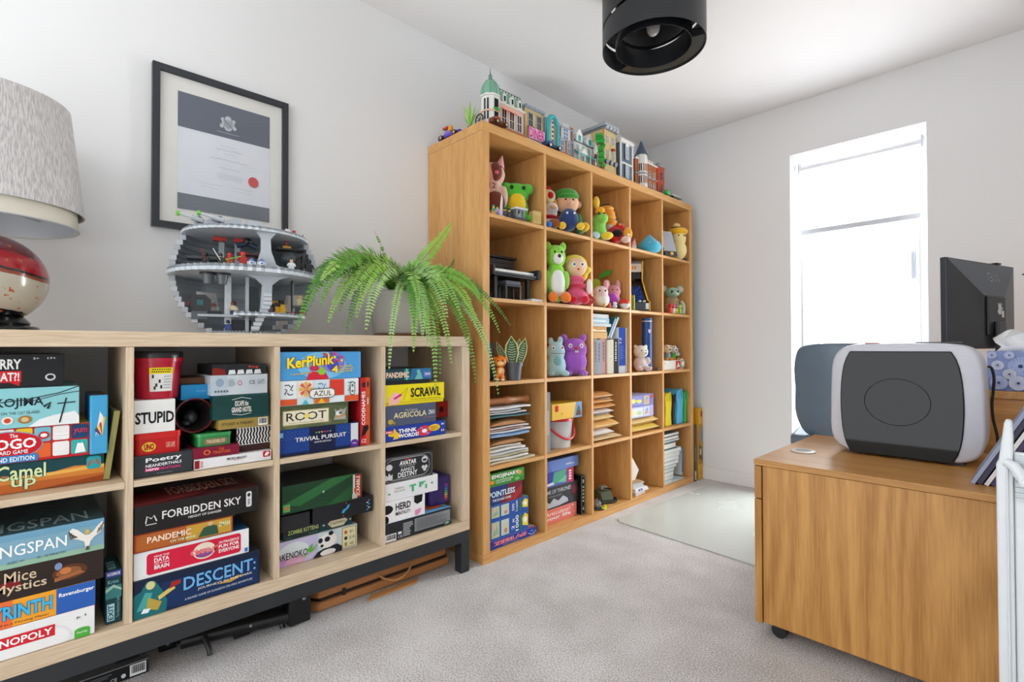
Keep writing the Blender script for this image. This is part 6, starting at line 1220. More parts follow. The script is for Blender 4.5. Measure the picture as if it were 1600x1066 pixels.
blob('head', [((0, 0, .20), (.052, .058, .052)), ((0, .044, .245), (.014, .02, .02)), ((0, -.044, .245), (.014, .02, .02))], F3, t)
ellp('belly', (.034, 0, .085), (.024, .042, .058), FAB('#e9ece8'), t); ellp('muzzle', (.042, 0, .188), (.022, .03, .024), FAB('#e9ece8'), t); ellp('nose', (.064, 0, .196), (.006, .010, .008), FAB('#4a3a2a'), t); eyes(t, .046, .215, .02, .0055)
for s_ in (-1, 1): blob('foot', [((.055, s_*.036, .024), (.038, .027, .023)), ((.078, s_*.036, .018), (.02, .024, .017))], FAB('#ef8020'), t)
t = toy('plush_doll', 'plush doll with blonde hair and pink dress beside the green bear', 'soft toy', 908, 1, 3, .30, VW, s=1.06, mg=.072)
blob('dress', [((0, 0, .04), (.05, .062, .04)), ((0, 0, .085), (.036, .042, .045)), ((0, 0, .12), (.032, .045, .025))], FAB('#e8628a'), t); ellp('overskirt', (.006, 0, .088), (.046, .056, .014), FAB('#d8305c'), t);
ellp('head', (.012, 0, .175), (.045, .052, .046), FAB('#f0c6a4'), t); blob('hair', [((-.012, 0, .19), (.05, .062, .048)), ((-.015, .045, .155), (.025, .022, .04)), ((-.015, -.045, .155), (.025, .022, .04)), ((.0, .058, .165), (.02, .02, .018))], FAB('#f0d83e'), t); eyes(t, .053, .182, .019, .006, '#2f6fa8', '#f4f4f2')
ellp('mouth', (.057, 0, .160), (.003, .006, .004), FAB('#c8304c'), t)
for s_ in (-1, 1): ellp('glove', (.02, s_*.062, .085), (.015, .014, .036), FAB('#f0e6e2'), t)
for s_ in (-1, 1): ellp('shoe', (.06, s_*.028, .02), (.03, .02, .0195), FAB('#d5203a'), t)
t = thing('swing_tag', 'red square card tag hanging over the shelf edge', 'tag', (*pt(923, 466, .398).xy, cell(1, 3)[1]+.002), -35); m = MB(); m.T = rotm(45, 0, 0); m.box((0, -.020, -.020), (.0015, .020, .020), C('#c8283c', .5)); o = m.build('card', t); o.location = (.006, 0, .016)
m = MB(); m.box((.0092, -.012, .012), (.0096, .012, .022), C('#8aa06a', .5)); m.build('print', t)

# row 4, third compartment
t = toy('plush_fruit', 'round lime fruit plush with a leaf at the back', 'soft toy', 935, 2, 3, .22, VW); blob('body', [((0, 0, .09), (.035, .038, .09)), ((0, 0, .15), (.032, .035, .03))], FAB('#a8c43a'), t); m = MB(); m.prism([(0, 0), (.03, .028), (.075, .045), (.10, .075), (.06, .075), (.02, .05)], (-.01, .01, .155), (0, 1, 0), (0, 0, 1), (.006, 0, 0), FAB('#57a034')); m.build('leaf', t, bevel=.002)
t = toy('plush_seal', 'pale pink and white round plush with floppy ears', 'soft toy', 938, 2, 3, .34, VW)
blob('body', [((0, 0, .045), (.045, .05, .045)), ((0, 0, .085), (.038, .042, .035))], FAB('#ead4d4'), t); ellp('ear', (0, .03, .125), (.014, .013, .028), FAB('#e9a9b4'), t); ellp('belly', (.03, 0, .035), (.022, .036, .03), FAB('#eef0e2'), t); eyes(t, .034, .09, .016, .005)
t = toy('plush_piglet', 'dusty pink plush piglet with purple front', 'soft toy', 957, 2, 3, .30, VW); blob('body', [((0, 0, .05), (.038, .042, .05)), ((0, .006, .10), (.035, .04, .038))], FAB('#d9909c'), t); ellp('shirt', (.022, -.01, .055), (.026, .03, .035), FAB('#b84ac4'), t); ellp('ear', (.0, -.03, .135), (.012, .014, .03), FAB('#e9c0c4'), t); ellp('ear', (.0, .03, .135), (.012, .014, .03), FAB('#e0a4ac'), t); eyes(t, .034, .108, .014, .004)
t = thing('toy_ball', 'small glossy red and white toy ball', 'ball', (*pt(978, 470, .384).xy, cell(2, 3)[1]+.0008), -35); t.scale = (.9, .9, .9)
m = MB(); m.lathe([(0, 0)]+[(.032*math.cos(R_(a)), .032+.032*math.sin(R_(a))) for a in range(-75, 0, 15)]+[(.032, .0318)], PLA('#e2e2e0'), 28); m.build('lower_half', t, smooth=True)
m = MB(); m.lathe([(.032, .0332)]+[(.032*math.cos(R_(a)), .0332+.032*math.sin(R_(a))) for a in range(15, 90, 15)]+[(0, .0652)], PLA('#cf3a20'), 28); m.build('upper_half', t, smooth=True)
for px_, cc, c2, nm, h_ in ((944, '#e9b02a', '#e9b02a', 'yellow', .022), (952, '#d8462a', '#e07a3a', 'orange red', .026), (960.5, '#bfe0e0', '#e8f0f0', 'pale aqua', .034)):
    t = thing('toy_creature', 'tiny %s plastic creature in front of the soft toys' % nm, 'toy creature', (*pt(px_, 470, .382).xy, cell(2, 3)[1]+.0008), -35)
    blob('body', [((0, 0, h_*.32), (h_*.34, h_*.4, h_*.32))], PLA(cc), t, .0018); ellp('head', (.002, 0, h_*.78), (h_*.28, h_*.32, h_*.26), PLA(c2), t, n=12, k=8); eyes(t, h_*.25, h_*.82, h_*.13, h_*.06)
t = thing('green_plate', 'olive green square baseboard leaning at the compartment side', 'board', (*pt(979, 470, .335).xy, cell(2, 3)[1]+.0008), 0); o = MB().box((-.05, 0, 0), (.05, .008, .085), PLA('#93a52c')).build('board', t, bevel=.002)
sm = MB()
for i in range(6):
    for j in range(5): sm.cyl((-.04+.016*i, -.002, .012+.015*j), (-.04+.016*i, .0, .012+.015*j), .004, PLA('#93a52c'), n=8)
sm.build('studs', o)['kind'] = 'stuff'

# row 4, fourth compartment: model arcade cabinet
t = thing('model_arcade_cabinet', 'model arcade cabinet with blue maze screen and yellow trimmed sides', 'model', (.258, cell(3, 3)[0]+.172, cell(3, 3)[1]+.0008), -40); t.scale = (.92, .92, 1.0)
pr_ = [(-.12, 0), (.165, 0), (.165, .05), (.13, .06), (.045, .16), (.02, .19), (.03, .30), (-.12, .305)]
for y in (-.088, .082):
    m = MB(); m.prism(pr_, (0, y, 0), (1, 0, 0), (0, 0, 1), (0, .006, 0), PLA('#17191c')); sd_ = m.build('side_panel', t)
    m = MB(); m.tube([(a, y+.003, b) for a, b in pr_[1:]], .0045, PLA('#e8b41e'), 6); m.build('trim', sd_)
m = MB(); m.prism([(-.11, .002), (.155, .002), (.155, .045), (.12, .052), (.03, .155), (.0, .19), (-.11, .19)], (0, -.0815, 0), (1, 0, 0), (0, 0, 1), (0, .163, 0), PLA('#1b1d20')); m.build('body', t)
sv = Vector((.03-.12, 0, .155-.052)); sl_ = sv.length; sv.normalize(); nv_ = Vector((.103, 0, .09)).normalized()
mz = [Q(.06, .94, .05, .97, '#1a2f7a')]; rn = random.Random(3)
for i in range(9):
    for j in range(9):
        if rn.random() < .75: a_, b_ = .1+.09*i, .09+.095*j; mz.append(Q(a_, a_+.07, b_, b_+.022, '#4f86e0') if rn.random() < .5 else Q(a_, a_+.016, b_, b_+.07, '#4f86e0'))
prints(mz, (.12, -.0815, .052), (0, 1, 0), sv, nv_, .163, sl_, t, 'maze_screen')
MB().box((.0, -.0815, .2), (.012, .0815, .235), PLA('#121316')).build('speaker_panel', t)
mq = MB().box((-.10, -.0815, .240), (.022, .0815, .29), PLA('#e8e6e0')).build('marquee', t); MB().box((-.105, -.0815, .2905), (.026, .0815, .302), PLA('#6f757c')).build('marquee_cap', t)
prints([*[P([(.2+.1*i, .3), (.27+.1*i, .34), (.28+.1*i, .72), (.22+.1*i, .66)], '#e0922a') for i in range(6)]], (.0221, -.0815, .240), (0, 1, 0), (0, 0, 1), (1, 0, 0), .163, .05, t)
MB().box((.1552, -.0815, .004), (.168, .0815, .044), PLA('#4a4e55')).build('control_front', t); MB().box((.1682, .058, .008), (.1695, .078, .042), PLA('#e8e8e8')).build('coin_slot', t)
m = MB(); m.cyl((.142, -.03, .05), (.142, -.03, .078), .003, PLA('#d6d8da'), n=8); m.ell((.142, -.03, .088), .011, PLA('#c8201c', .15), 12, 8); m.build('joystick', t, smooth=True)
for y in (.03, .058): m = MB(); m.cyl((.142, y, .05), (.142, y, .06), .009, PLA('#e4e4de'), n=12); m.build('push_button', t, smooth=True)
# row 4, fifth compartment
t = toy('plush_mouse', 'sage green round-eared plush mouse in a tan robe', 'soft toy', 1051, 4, 3, .29, VW)
blob('robe', [((0, 0, .05), (.04, .05, .05)), ((0, 0, .09), (.036, .046, .035))], FAB('#b59a74'), t); blob('head', [((.006, 0, .145), (.04, .052, .034))], FAB('#8fb89a'), t)
for s_ in (-1, 1): ellp('ear', (-.004, s_*.058, .168), (.008, .028, .026), FAB('#8fb89a'), t); ellp('inner_ear', (.003, s_*.058, .168), (.006, .018, .017), FAB('#d9b8ae'), t)
ellp('muzzle', (.04, 0, .135), (.02, .022, .016), FAB('#a9c8b0'), t)
eyes(t, .042, .148, .020, .008); m = MB(); m.tube([(.046, -.01, .130), (.048, .0, .128), (.046, .01, .130)], .0013, C('#4a5a4a', .7), 5); m.build('stitched_mouth', t)
t = toy('toy_horn', 'small pale green curved horn toy at the compartment side', 'toy horn', 1066, 4, 3, .34, VW); MB().tube(smoothpts([(0, 0, .012), (0, .006, .04), (0, .0, .07), (0, -.012, .085)]), [.014]*5+[.013]*5+[.010]*5+[.007], FAB('#b9c8b4'), 10).build('horn', t, smooth=True); ellp('base', (0, 0, .008), (.018, .018, .008), FAB('#9fb09a'), t)
for px_, cc, c2, nm in ((1047, '#dd3a20', '#c8261c', 'red orange'), (1052.5, '#e8dcd8', '#d8402c', 'white and red'), (1056.5, '#e9c23a', '#2f5fc0', 'yellow with blue cap'), (1062, '#a8d84a', '#e8e24a', 'lime green')):
    t = thing('toy_figure', 'small %s toy figure at the compartment front' % nm, 'toy figure', (*pt(px_, 480, .375).xy, cell(4, 3)[1]+.0008), -35)
    blob('body', [((0, 0, .022), (.011, .013, .018)), ((0, -.007, .006), (.006, .006, .0055)), ((0, .007, .006), (.006, .006, .0055))], PLA(cc), t, .002); ellp('head', (.002, 0, .048), (.012, .015, .013), PLA(c2), t, n=12, k=8)
    ellp('nose', (.014, 0, .047), (.004, .004, .004), PLA(cc), t, n=8, k=6)

# ------------------------------------------------------------------ bookcase, third row from the floor
def cy(c): return cell(c, 0)[0]
def cz(r): return cell(0, r)[1]+.0008
zr = cz(2)
pbox('storage_tin', 'upright dark blue box at the back of the plant compartment', 'box', cy(0)+.004, cy(0)+.075, zr, zr+.165, .33, .07, '#14415c', [RR(.1, .9, .06, .94, '#1a4c69', .1)], rough=.4, bev=.006)
t = toy('toy_lion', 'orange plastic lion cub figure beside the potted snake plant', 'toy animal', 781, 0, 2, .372, -40, s=.95)
OR = PLA('#e0781c', .35)
blob('body', [((0, 0, .042), (.018, .02, .026)), ((.008, -.011, .016), (.008, .008, .018)), ((.008, .011, .016), (.008, .008, .018)), ((-.014, -.012, .014), (.012, .009, .014)), ((-.014, .012, .014), (.012, .009, .014))], OR, t, .0025, 3)
blob('head', [((.008, 0, .084), (.024, .028, .023)), ((0, -.024, .098), (.008, .010, .010)), ((0, .024, .098), (.008, .010, .010)), ((0, 0, .104), (.012, .014, .010))], OR, t, .0025, 3); ellp('muzzle', (.028, 0, .077), (.010, .014, .010), PLA('#ecc88a'), t); ellp('chest', (.016, 0, .045), (.006, .010, .016), PLA('#ecc88a'), t); eyes(t, .029, .090, .010, .004)
for s_ in (-1, 1): ellp('paw', (.014, s_*.011, .005), (.010, .009, .005), PLA('#e8d2a8'), t)
t = toy('potted_snake_plant', 'brick-built snake plant with yellow edged leaves in a grey pot', 'plant', 802, 0, 2, .365, -35, mg=.05)
m = MB(); m.lathe([(0, 0), (.030, 0), (.037, .062), (.041, .062), (.042, .078), (.037, .078), (.034, .07), (0, .068)], PLA('#53585c', .45), 24); m.build('pot', t, smooth=True)
LF1, LF2, LF3 = PLA('#d9d48a', .4), PLA('#2f5a34', .4), PLA('#c8d6b4', .4)
for dx, dy, ht, wd, tl in ((0, -.006, .125, .032, -2), (-.012, .026, .120, .022, 14), (-.02, .018, .115, .018, 6), (-.016, -.03, .11, .015, -24)):
    sh_ = lambda k, s_: [(-k*wd*.55*s_, .0), (-k*wd, ht*.38), (-k*wd*.86, ht*.68), (0, ht), (k*wd*.86, ht*.68), (k*wd, ht*.38), (k*wd*.55*s_, 0)]
    m = MB(); m.T = Matrix.Translation((dx, dy, .069)) @ rotm(-tl, 0, 0); m.prism(sh_(1, 1), (0, 0, 0), (0, 1, 0), (0, 0, 1), (.004, 0, 0), LF1); lf = m.build('leaf', t)
    m = MB(); m.T = Matrix.Translation((dx, dy, .069)) @ rotm(-tl, 0, 0); m.add([(.0042, a*.78, b*.93+.004) for a, b in sh_(1, 1)], [tuple(range(7))], LF2)
    for i in range(9):
        zz = ht*(.1+.085*i); w_ = wd*.62*(1-abs(i-3.5)/7); m.add([(.0046, -w_, zz), (.0046, 0, zz-.005), (.0046, w_, zz), (.0046, w_, zz+.003), (.0046, 0, zz-.002), (.0046, -w_, zz+.003)], [(0, 1, 4, 5), (1, 2, 3, 4)], LF3)
    m.build('leaf_pattern', lf)['kind'] = 'stuff'
# second compartment: flat books, two soft monsters
s = Stack(zr+.12, .25, .18, 'book', 'book')
sb = Stack(zr, .30, .19, 'book', 'book')
bk = [('#c9c9c4', 'thick cream', .118), ('#d8dcd8', 'white and green', .02), ('#c4281e', 'red', .02), ('#26282c', 'thin black', .011), ('#d4d4d2', 'white', .021)]
zz = zr
for i, (cc, nm, h_) in enumerate(bk):
    w_ = (.10, .105, .15, .11, .125)[i]
    pbox('book' if i else 'box_file', '%s book lying flat behind the pale blue soft monster' % nm if i else 'cream box file under the books behind the pale blue monster', 'book' if i else 'box', cy(1)+.003, cy(1)+.003+w_+.05, zz, zz+h_, .22, .2, cc, ([Q(.7, .95, .2, .8, '#9aa0a4')] if i in (1, 4) else [Q(.5, .6, .3, .7, '#e8e2dc')] if i == 2 else []), side='#efece4', topc=cc); zz += h_+.0006
t = toy('plush_monster', 'pale aqua soft monster with toothy stitched mouth', 'soft toy', 868, 1, 2, .335, -32, mg=.056)
FA = FAB('#a9cfd6')
blob('body', [((0, 0, .055), (.036, .05, .055)), ((0, 0, .12), (.034, .046, .05)), ((0, .022, .175), (.012, .014, .022)), ((0, -.026, .172), (.012, .014, .02)), ((.012, -.03, .014), (.03, .02, .0135)), ((.016, .04, .016), (.034, .022, .015))], FA, t); eyes(t, .032, .14, .022, .005, '#3a3f44', '#f2f4f2'); ellp('arm', (.03, .0, .075), (.008, .02, .026), FAB('#7fb0b8'), t)
m = MB(); m.tube([(.033, -.034, .113), (.0375, 0, .112), (.033, .034, .113)], .0012, C('#2b2f33', .7), 5); 
for i in range(5): m.cyl((.0375-.0005*abs(i-2)**2, -.024+.012*i, .1115), (.0375-.0005*abs(i-2)**2, -.024+.012*i, .104), .0035, FAB('#f0f0ec'), .0004, 6)
m.build('stitched_mouth', t)['kind'] = 'stuff'
t = toy('plush_monster', 'big purple soft monster with small round ears', 'soft toy', 897, 1, 2, .30, -34, s=1.0, mg=.075)
FPp = FAB('#a45cc0')
blob('body', [((0, 0, .07), (.05, .068, .068)), ((0, .004, .13), (.046, .064, .06)), ((0, -.052, .185), (.018, .022, .024)), ((0, .05, .19), (.014, .018, .02)), ((.02, -.035, .014), (.034, .022, .0135)), ((.02, .045, .014), (.034, .022, .0135)), ((.02, -.066, .07), (.014, .014, .03))], FPp, t)
eyes(t, .040, .15, .028, .006, '#8a8f94', '#f4f2ee'); ellp('nose', (.048, .0, .138), (.008, .012, .007), FAB('#b0343c'), t); m = MB(); m.tube([(.036, -.045, .124), (.046, 0, .126), (.036, .045, .128)], .0012, C('#4a2358', .7), 5); m.build('stitched_mouth', t)
for q in (-.003, .006): ellp('tooth', (.047, q, .121), (.003, .004, .006), FAB('#f0e6c8'), t, n=8, k=6)
for s_ in (-1, 1):
    for q in (-.008, 0, .008): ellp('toe', (.05, s_*.04+q, .008), (.007, .0042, .0075), FAB('#b47acc'), t, n=8, k=6)
t = thing('card_strip', 'narrow white card beside the purple soft monster', 'card', (.355, cy(1)+CW-.03, zr+.0), 0); MB().box((-.01, -.024, 0), (0, .024, .006), C('#e6e4df', .7)).build('foot', t); MB().box((-.012, -.026, .0062), (.002, .026, .045), C('#e0ddd6', .7)).build('card', t)
# third compartment: upright books
X = .372; yb_ = cy(2)+.004
up = [(5, '#98928e', 'light grey'), (7, '#8f9db4', 'pale blue'), (8, '#b98c84', 'dusty pink'), (9, '#cbc5b2', 'cream'), (9, '#2c2c2e', 'charcoal')]
pxs = [927, 933.5, 940.5, 949.5, 959, 967.5]
for i, (_, cc, nm) in enumerate(up):
    y0, y1 = at(pxs[i], 560, X)[0], at(pxs[i+1], 560, X)[0]; y0 = max(y0, cy(2)+.003); zt = at(pxs[i], 529+ (i % 2), X)[1]
    dk = '#5a5a5e' if i != 4 else '#cfcfcf'
    pbox('book', 'upright %s paperback in the row of books' % nm, 'book', y0+.0006, y1-.0006, zr, zt-.004*(i % 2), X-.004*(i % 3), .15, cc, [Q(.34, .62, .36+.055*k, .385+.055*k+.012*(k % 2), dk) for k in range(10)] if i not in (3,) else [E(.35, .65, .42, .62, '#b8b4a6'), E(.42, .58, .47, .57, '#dcd8cc')], side='#efece4', topc='#efece4')
    if i == 0: zbk = zt
y0, y1 = at(968, 560, X)[0]+.004, at(981.5, 560, X)[0]; zt = at(976, 512, X)[1]
pbox('book', 'large upright royal blue hardback with white page edge', 'book', y0, y1, zr, zt, X, .2, '#173c94', [Q(0, .78, 0, .16, '#a9adb4'), Q(.8, 1, 0, 1, '#e9e6e4'), T('TS', .02, .3, .72, .77, '#dfe6f4', .02), T('in', .04, .28, .65, .69, '#dfe6f4', 0)]+lines(.05, .62, .3, .6, 10, '#3f66b4', 8), side='#eceae6', topc='#eceae6')
zs_ = zbk+.0008
s = Stack(zs_, .365, .16, 'wooden_box', 'box')
s.add('small pale wooden box on top of the paperbacks', cy(2)+.003, 949, 519, '#d3ab74', [Q(.0, 1, .86, .92, '#a97f4c')], topc='#c99b62', dep=.13)
s.add('flat wooden puzzle with wavy edge on the pale wooden box', cy(2)+.003, 948, 511, '#c8955a', [P([(.05, .1), (.2, .5), (.5, .25), (.8, .4), (.98, .2), (.98, .05), (.05, .02)], '#ecd9b8')], topc='#b98a52', dep=.12)
s.add('thin white magazine lying across the book pile', cy(2)+.003, 955, 506.5, '#c9d0d2', [], topc='#e0e4e4', dep=.15, name='magazine', cat='magazine')
s.add('pale blue flat book in the book pile', cy(2)+.003, 952, 498, '#a9c6d2', [Q(0, .8, .3, .6, '#d2e2e8')], topc='#d6e4e8', dep=.14, name='book', cat='book')
s.add('white flat book at the top of the book pile', cy(2)+.003, 951, 492, '#d0d4d4', [Q(.85, .95, .3, .7, '#b9bcc0')], topc='#eceeee', dep=.14, name='book', cat='book')
yb2, zb2_ = at(958, 527, .36); 
for i, (cc, nm, dy, ln) in enumerate((('#2d6f80', 'teal', 0, .125), ('#58a8bc', 'light turquoise', .020, .135))):
    t = thing('book', 'tilted %s hardback leaning above the row of books' % nm, 'book', (.36, yb2+dy-.034, zs_+.001), 0); m = MB(); m.T = rotm(-33, 0, 0)
    m.boxm((-.14, -.015, 0), (0, 0, ln), [C('#efece4', .8)]*2+[C(cc, .4)]*2+[C(cc, .4)]*2); o = m.build('cover', t, bevel=.001); m = MB(); m.T = rotm(-33, 0, 0); m.box((.0003, -.004, .002), (.0008, -.001, ln-.002), C('#a82f4a', .4)); m.build('spine_band', t)
# fourth compartment
t = toy('plush_bear', 'white plush bear with dusty pink sleepsuit sitting by the blue tube', 'soft toy', 1000, 3, 2, .345, -30, mg=.05)
blob('body', [((0, 0, .045), (.038, .044, .045)), ((.035, .028, .018), (.026, .016, .016)), ((.03, -.03, .018), (.026, .016, .016)), ((.022, .036, .062), (.016, .014, .024))], FAB('#d9cccb'), t); blob('head', [((.004, 0, .115), (.04, .044, .038)), ((0, .034, .145), (.008, .012, .012)), ((0, -.034, .145), (.008, .012, .012))], FAB('#e4dfd3'), t); ellp('muzzle', (.038, .008, .105), (.012, .016, .012), FAB('#ece8de'), t); eyes(t, .040, .122, .014, .004); ellp('nose', (.05, .008, .108), (.003, .005, .004), PLA('#5a4a44'), t)
for s_ in (-1, 1): ellp('foot_pad', (.062, s_*.029-.001, .018), (.003, .010, .010), FAB('#e0b4a8'), t)
yt, zt = at(1016, 497, .365)
t = thing('document_tube', 'tall blue cylindrical tube with white rings and a crest', 'tube', (.335, yt+.012, zr), -30); rt = .030; ht = zt-zr
m = MB(); m.cyl((0, 0, .001), (0, 0, ht), rt, C('#1f4d94', .35), n=32); m.build('tube', t, smooth=True)
for z in (.018, ht-.022): m = MB(); m.lathe([(rt+.0006, 0), (rt+.0006, .006)], C('#d9dde4', .4), 32, c=(0, 0, z)); m.build('ring', t, smooth=True)
m = MB(); m.prism([(-.008, .02), (.008, .02), (.008, .006), (0, -.004), (-.008, .006)], (rt+.0004, 0, ht*.72), (0, 1, 0), (0, 0, 1), (.0008, 0, 0), C('#d9c8d4', .5)); m.build('crest', t)
s = Stack(zr, .30, .16, 'card_box', 'box')
y9 = cy(3)+.16
pbox('card_box', 'red and purple striped card box behind the white bear', 'box', cy(3)+.004, y9, zr, zr+.118, .27, .16, '#7a4a8a', [Q(0, .55, 0, 1, '#b8283a'), Q(.55, .68, 0, 1, '#e6ddd0'), Q(.68, .76, 0, 1, '#3fa88a')], topc='#8a5a98')
pbox('wooden_box', 'shallow tan wooden box behind the white bear', 'box', cy(3)+.004, y9+.004, zr+.1186, zr+.152, .275, .17, '#c79a64', [Q(0, 1, .9, 1, '#6b4a2c'), Q(.6, 1, 0, .9, '#d9b98a')], topc='#4a3626')
ellp_t = thing('toy_hedgehog', 'tiny brown toy hedgehog on top of the tan wooden box', 'toy animal', (.26, cy(3)+.10, zr+.1526)); blob('body', [((0, 0, .013), (.016, .02, .013))], PLA('#7a5a44', .6), ellp_t, .002); ellp('snout', (.006, .021, .008), (.005, .007, .005), PLA('#d9b48c'), ellp_t)
t = thing('trinket', 'small dark trinket at the right of the blue tube', 'trinket', (*pt(1026, 580, .374).xy, zr)); blob('body', [((0, 0, .010), (.012, .014, .0098)), ((.004, .008, .014), (.008, .008, .008))], PLA('#5a4038'), t, .002); ellp('bead', (.012, 0, .012), (.004, .004, .004), PLA('#8a6a58'), t)
# fifth compartment: soft dogs on a white box
y0, zt = at(1038, 564, .37); y1 = at(1064, 564, .37)[0]
pbox('card_box', 'white printed box under the small soft dogs', 'box', cy(4)+.003, y1, zr, at(1060, 563, .37)[1], .37, .13, '#e6e2da', [Q(.72, .98, .05, .95, '#c43a2c'), P([(.76, .2), (.94, .3), (.86, .8)], '#e9e4da'), T('25', .04, .2, .6, .8, '#8a8f6a', .02)], topc='#ece8e0')
zq = at(1060, 563, .37)[1]+.0008
t = thing('round_tin', 'round white tin with red and green lid standing on edge', 'tin', (.335, y1+.024, zr+.034), 0); m = MB(); m.cyl((-.03, 0, 0), (.03, 0, 0), .033, C('#e9e6e0', .4), n=28); m.build('tin_body', t, smooth=True); m = MB(); m.cyl((.0303, 0, 0), (.033, 0, 0), .026, C('#4a9a6a', .4), n=24); m.cyl((.0332, .004, 0), (.034, .004, 0), .018, C('#eae6de', .4), n=20); m.build('lid', t, smooth=True)
for px_, dx, c1, c2, nm, hh in ((1042, .0, '#e6cfae', '#8a8e96', 'cream soft dog in grey', .10), (1052.5, -.012, '#e9e6e2', '#6fbf3c', 'white soft dog with black ears and green shirt', .095), (1069, .010, '#dcdcda', '#4a4a4c', 'grey and white soft dog with dark patch', .054)):
    X = .345+dx; t = thing('plush_dog', 'small %s on the white box' % nm, 'soft toy', (X, min(at(px_, 540, X)[0], y1-.018), zq), -32); k = hh/.10
    blob('body', [((0, 0, .028*k), (.020*k, .024*k, .028*k)), ((.016*k, -.016*k, .008*k), (.018*k, .010*k, .0078*k)), ((.016*k, .016*k, .008*k), (.018*k, .010*k, .0078*k))], FAB(c2), t, .0025); blob('head', [((.004, 0, .072*k), (.026*k, .028*k, .026*k)), ((.026*k, 0, .064*k), (.014*k, .016*k, .012*k))], FAB(c1), t, .0025)
    ellp('nose', (.040*k, 0, .068*k), (.005*k, .006*k, .005*k), PLA('#1c1a1a'), t, n=8, k=6); eyes(t, .027*k, .084*k, .011*k, .0035)
    for s_ in (-1, 1): ellp('ear', (-.004, s_*.028*k, .078*k), (.008*k, .007*k, .020*k), FAB('#25222a' if hh < .1 else '#d9bd96'), t, n=10, k=8)
    for s_ in (-1, 1): ellp('shoe', (.028*k, s_*.016*k, .008*k), (.012*k, .010*k, .0078*k), FAB('#e08a1e'), t, n=10, k=8)
t = thing('plush_toy', 'small dark soft toy with tall orange cap at the back', 'soft toy', (.20, cy(4)+.13, zr), -32); blob('body', [((0, 0, .06), (.03, .035, .06)), ((0, 0, .135), (.03, .034, .03))], FAB('#2c2a2e'), t); m = MB(); m.lathe([(.016, .158), (.018, .172), (.030, .19), (.030, .205), (.018, .218), (0, .222)], FAB('#e07a22'), 16); m.build('cap', t, smooth=True)

# ------------------------------------------------------------------ second row from the floor
zr = cz(1)
gp_ = 'loose papers in the paper pile'
rn = random.Random(5); zz = zr
pc = ['#d9d6cf', '#e4e2dd', '#cfc9a8', '#dcdad4', '#e6e4e0', '#c9c9c6', '#dedbd2', '#e8e6e2']
lab = ['cream card folder at the bottom of the paper pile', 'off-white letter above the bottom folder', 'yellowed folded newspaper in the paper pile', 'grey tinted letter with staple in the paper pile', 'white folded leaflet with curled corner in the paper pile', 'thick cream booklet under the kraft envelope', 'bulging brown kraft envelope in the paper pile', 'sky blue folded leaflet in the paper pile', 'white brochure with blue edge in the paper pile', 'dusty pink letter in the paper pile', 'white window envelope above the pink letter', 'brown rolled envelope high in the paper pile', 'dark teal leaflet above the rolled envelope', 'white sheet bent upwards in the paper pile', 'grey printed booklet near the top of the paper pile', 'topmost white sheet of the paper pile']
cl = ['#d8cfae', '#e4e2dd', '#cfc9a0', '#cfd0d0', '#e9e8e6', '#d9d3bd', '#b98352', '#7fa6cf', '#e4e8ec', '#c99a92', '#e6e5e2', '#b98352', '#2d6a72', '#e9e9e8', '#b9bcc0', '#ebebea']
zq = zr
for i in range(16):
    fat = i in (6, 11); h_ = .034 if fat else (.010 if i in (5, 14) else .0075+.004*rn.random()); w_ = .20+.05*rn.random()+(.03 if i < 4 else 0); w_ = min(w_, .295); y0 = cy(0)+.006+.02*rn.random(); dd = .19+.03*rn.random(); xf = .352+.025*rn.random()
    t = thing('paper' if not fat else 'envelope', lab[i], 'paper' if not fat else 'envelope', (xf-dd/2, y0+w_/2, zq), 0)
    m = MB(); vs = []; fs = []; nu, nv = 13, 3; amp = .003 if fat else .0026
    for k_ in (0, 1):
        for a in range(nu):
            for b_ in range(nv):
                u = a/(nu-1); v = b_/(nv-1); bul = (math.sin(math.pi*u)**.6*math.sin(math.pi*(.15+.7*v)) if fat else 1)
                wave = amp*(math.sin(2.2*u*math.pi+i)+1)
                vs.append((-dd/2+dd*v, -w_/2+w_*u, (wave*.5 if not fat else amp) + (0 if k_ == 0 else (h_-2*amp*.55)*bul if fat else h_-amp*1.1)))
        b0 = k_*nu*nv
        for a in range(nu-1):
            for b_ in range(nv-1): fs.append((b0+a*nv+b_, b0+(a+1)*nv+b_, b0+(a+1)*nv+b_+1, b0+a*nv+b_+1))
    N0 = nu*nv; rim = [a*nv for a in range(nu)]+[(nu-1)*nv+b_ for b_ in range(1, nv)]+[a*nv+nv-1 for a in range(nu-2, -1, -1)]+[b_ for b_ in range(nv-2, 0, -1)]
    for a, b_ in zip(rim, rim[1:]+rim[:1]): fs.append((a, b_, N0+b_, N0+a))
    m.add(vs, fs, C(cl[i], .75)); m.build('sheets' if not fat else 'padded_body', t, smooth=True)
    if not fat: MB().box((dd/2-.0005, -w_/2+.01, h_*.35), (dd/2+.0004, w_/2-.02, h_*.45), C('#a9a6a0', .8)).build('fold_line', t)
    zq += h_+.0022
t = thing('wooden_rod', 'turned brown wooden handle lying on the paper pile', 'handle', (.33, cy(0)+.155, zq+.002), 0)
m = MB(); m.T = rotm(-90, 0, 0) @ rotm(0, 0, 0); m.lathe([(0, -.14), (.013, -.14), (.014, -.02), (.019, .0), (.014, .02), (.013, .09), (.017, .10), (.019, .115), (.017, .12), (0, .12)], C('#a5683a', .45), 20, c=(0, -.020, 0)); m.build('rod', t, smooth=True)
MB().cyl((0, .121, .0200), (0, .125, .0200), .015, C('#c9945c', .5), n=16).build('end_cap', t, smooth=True)
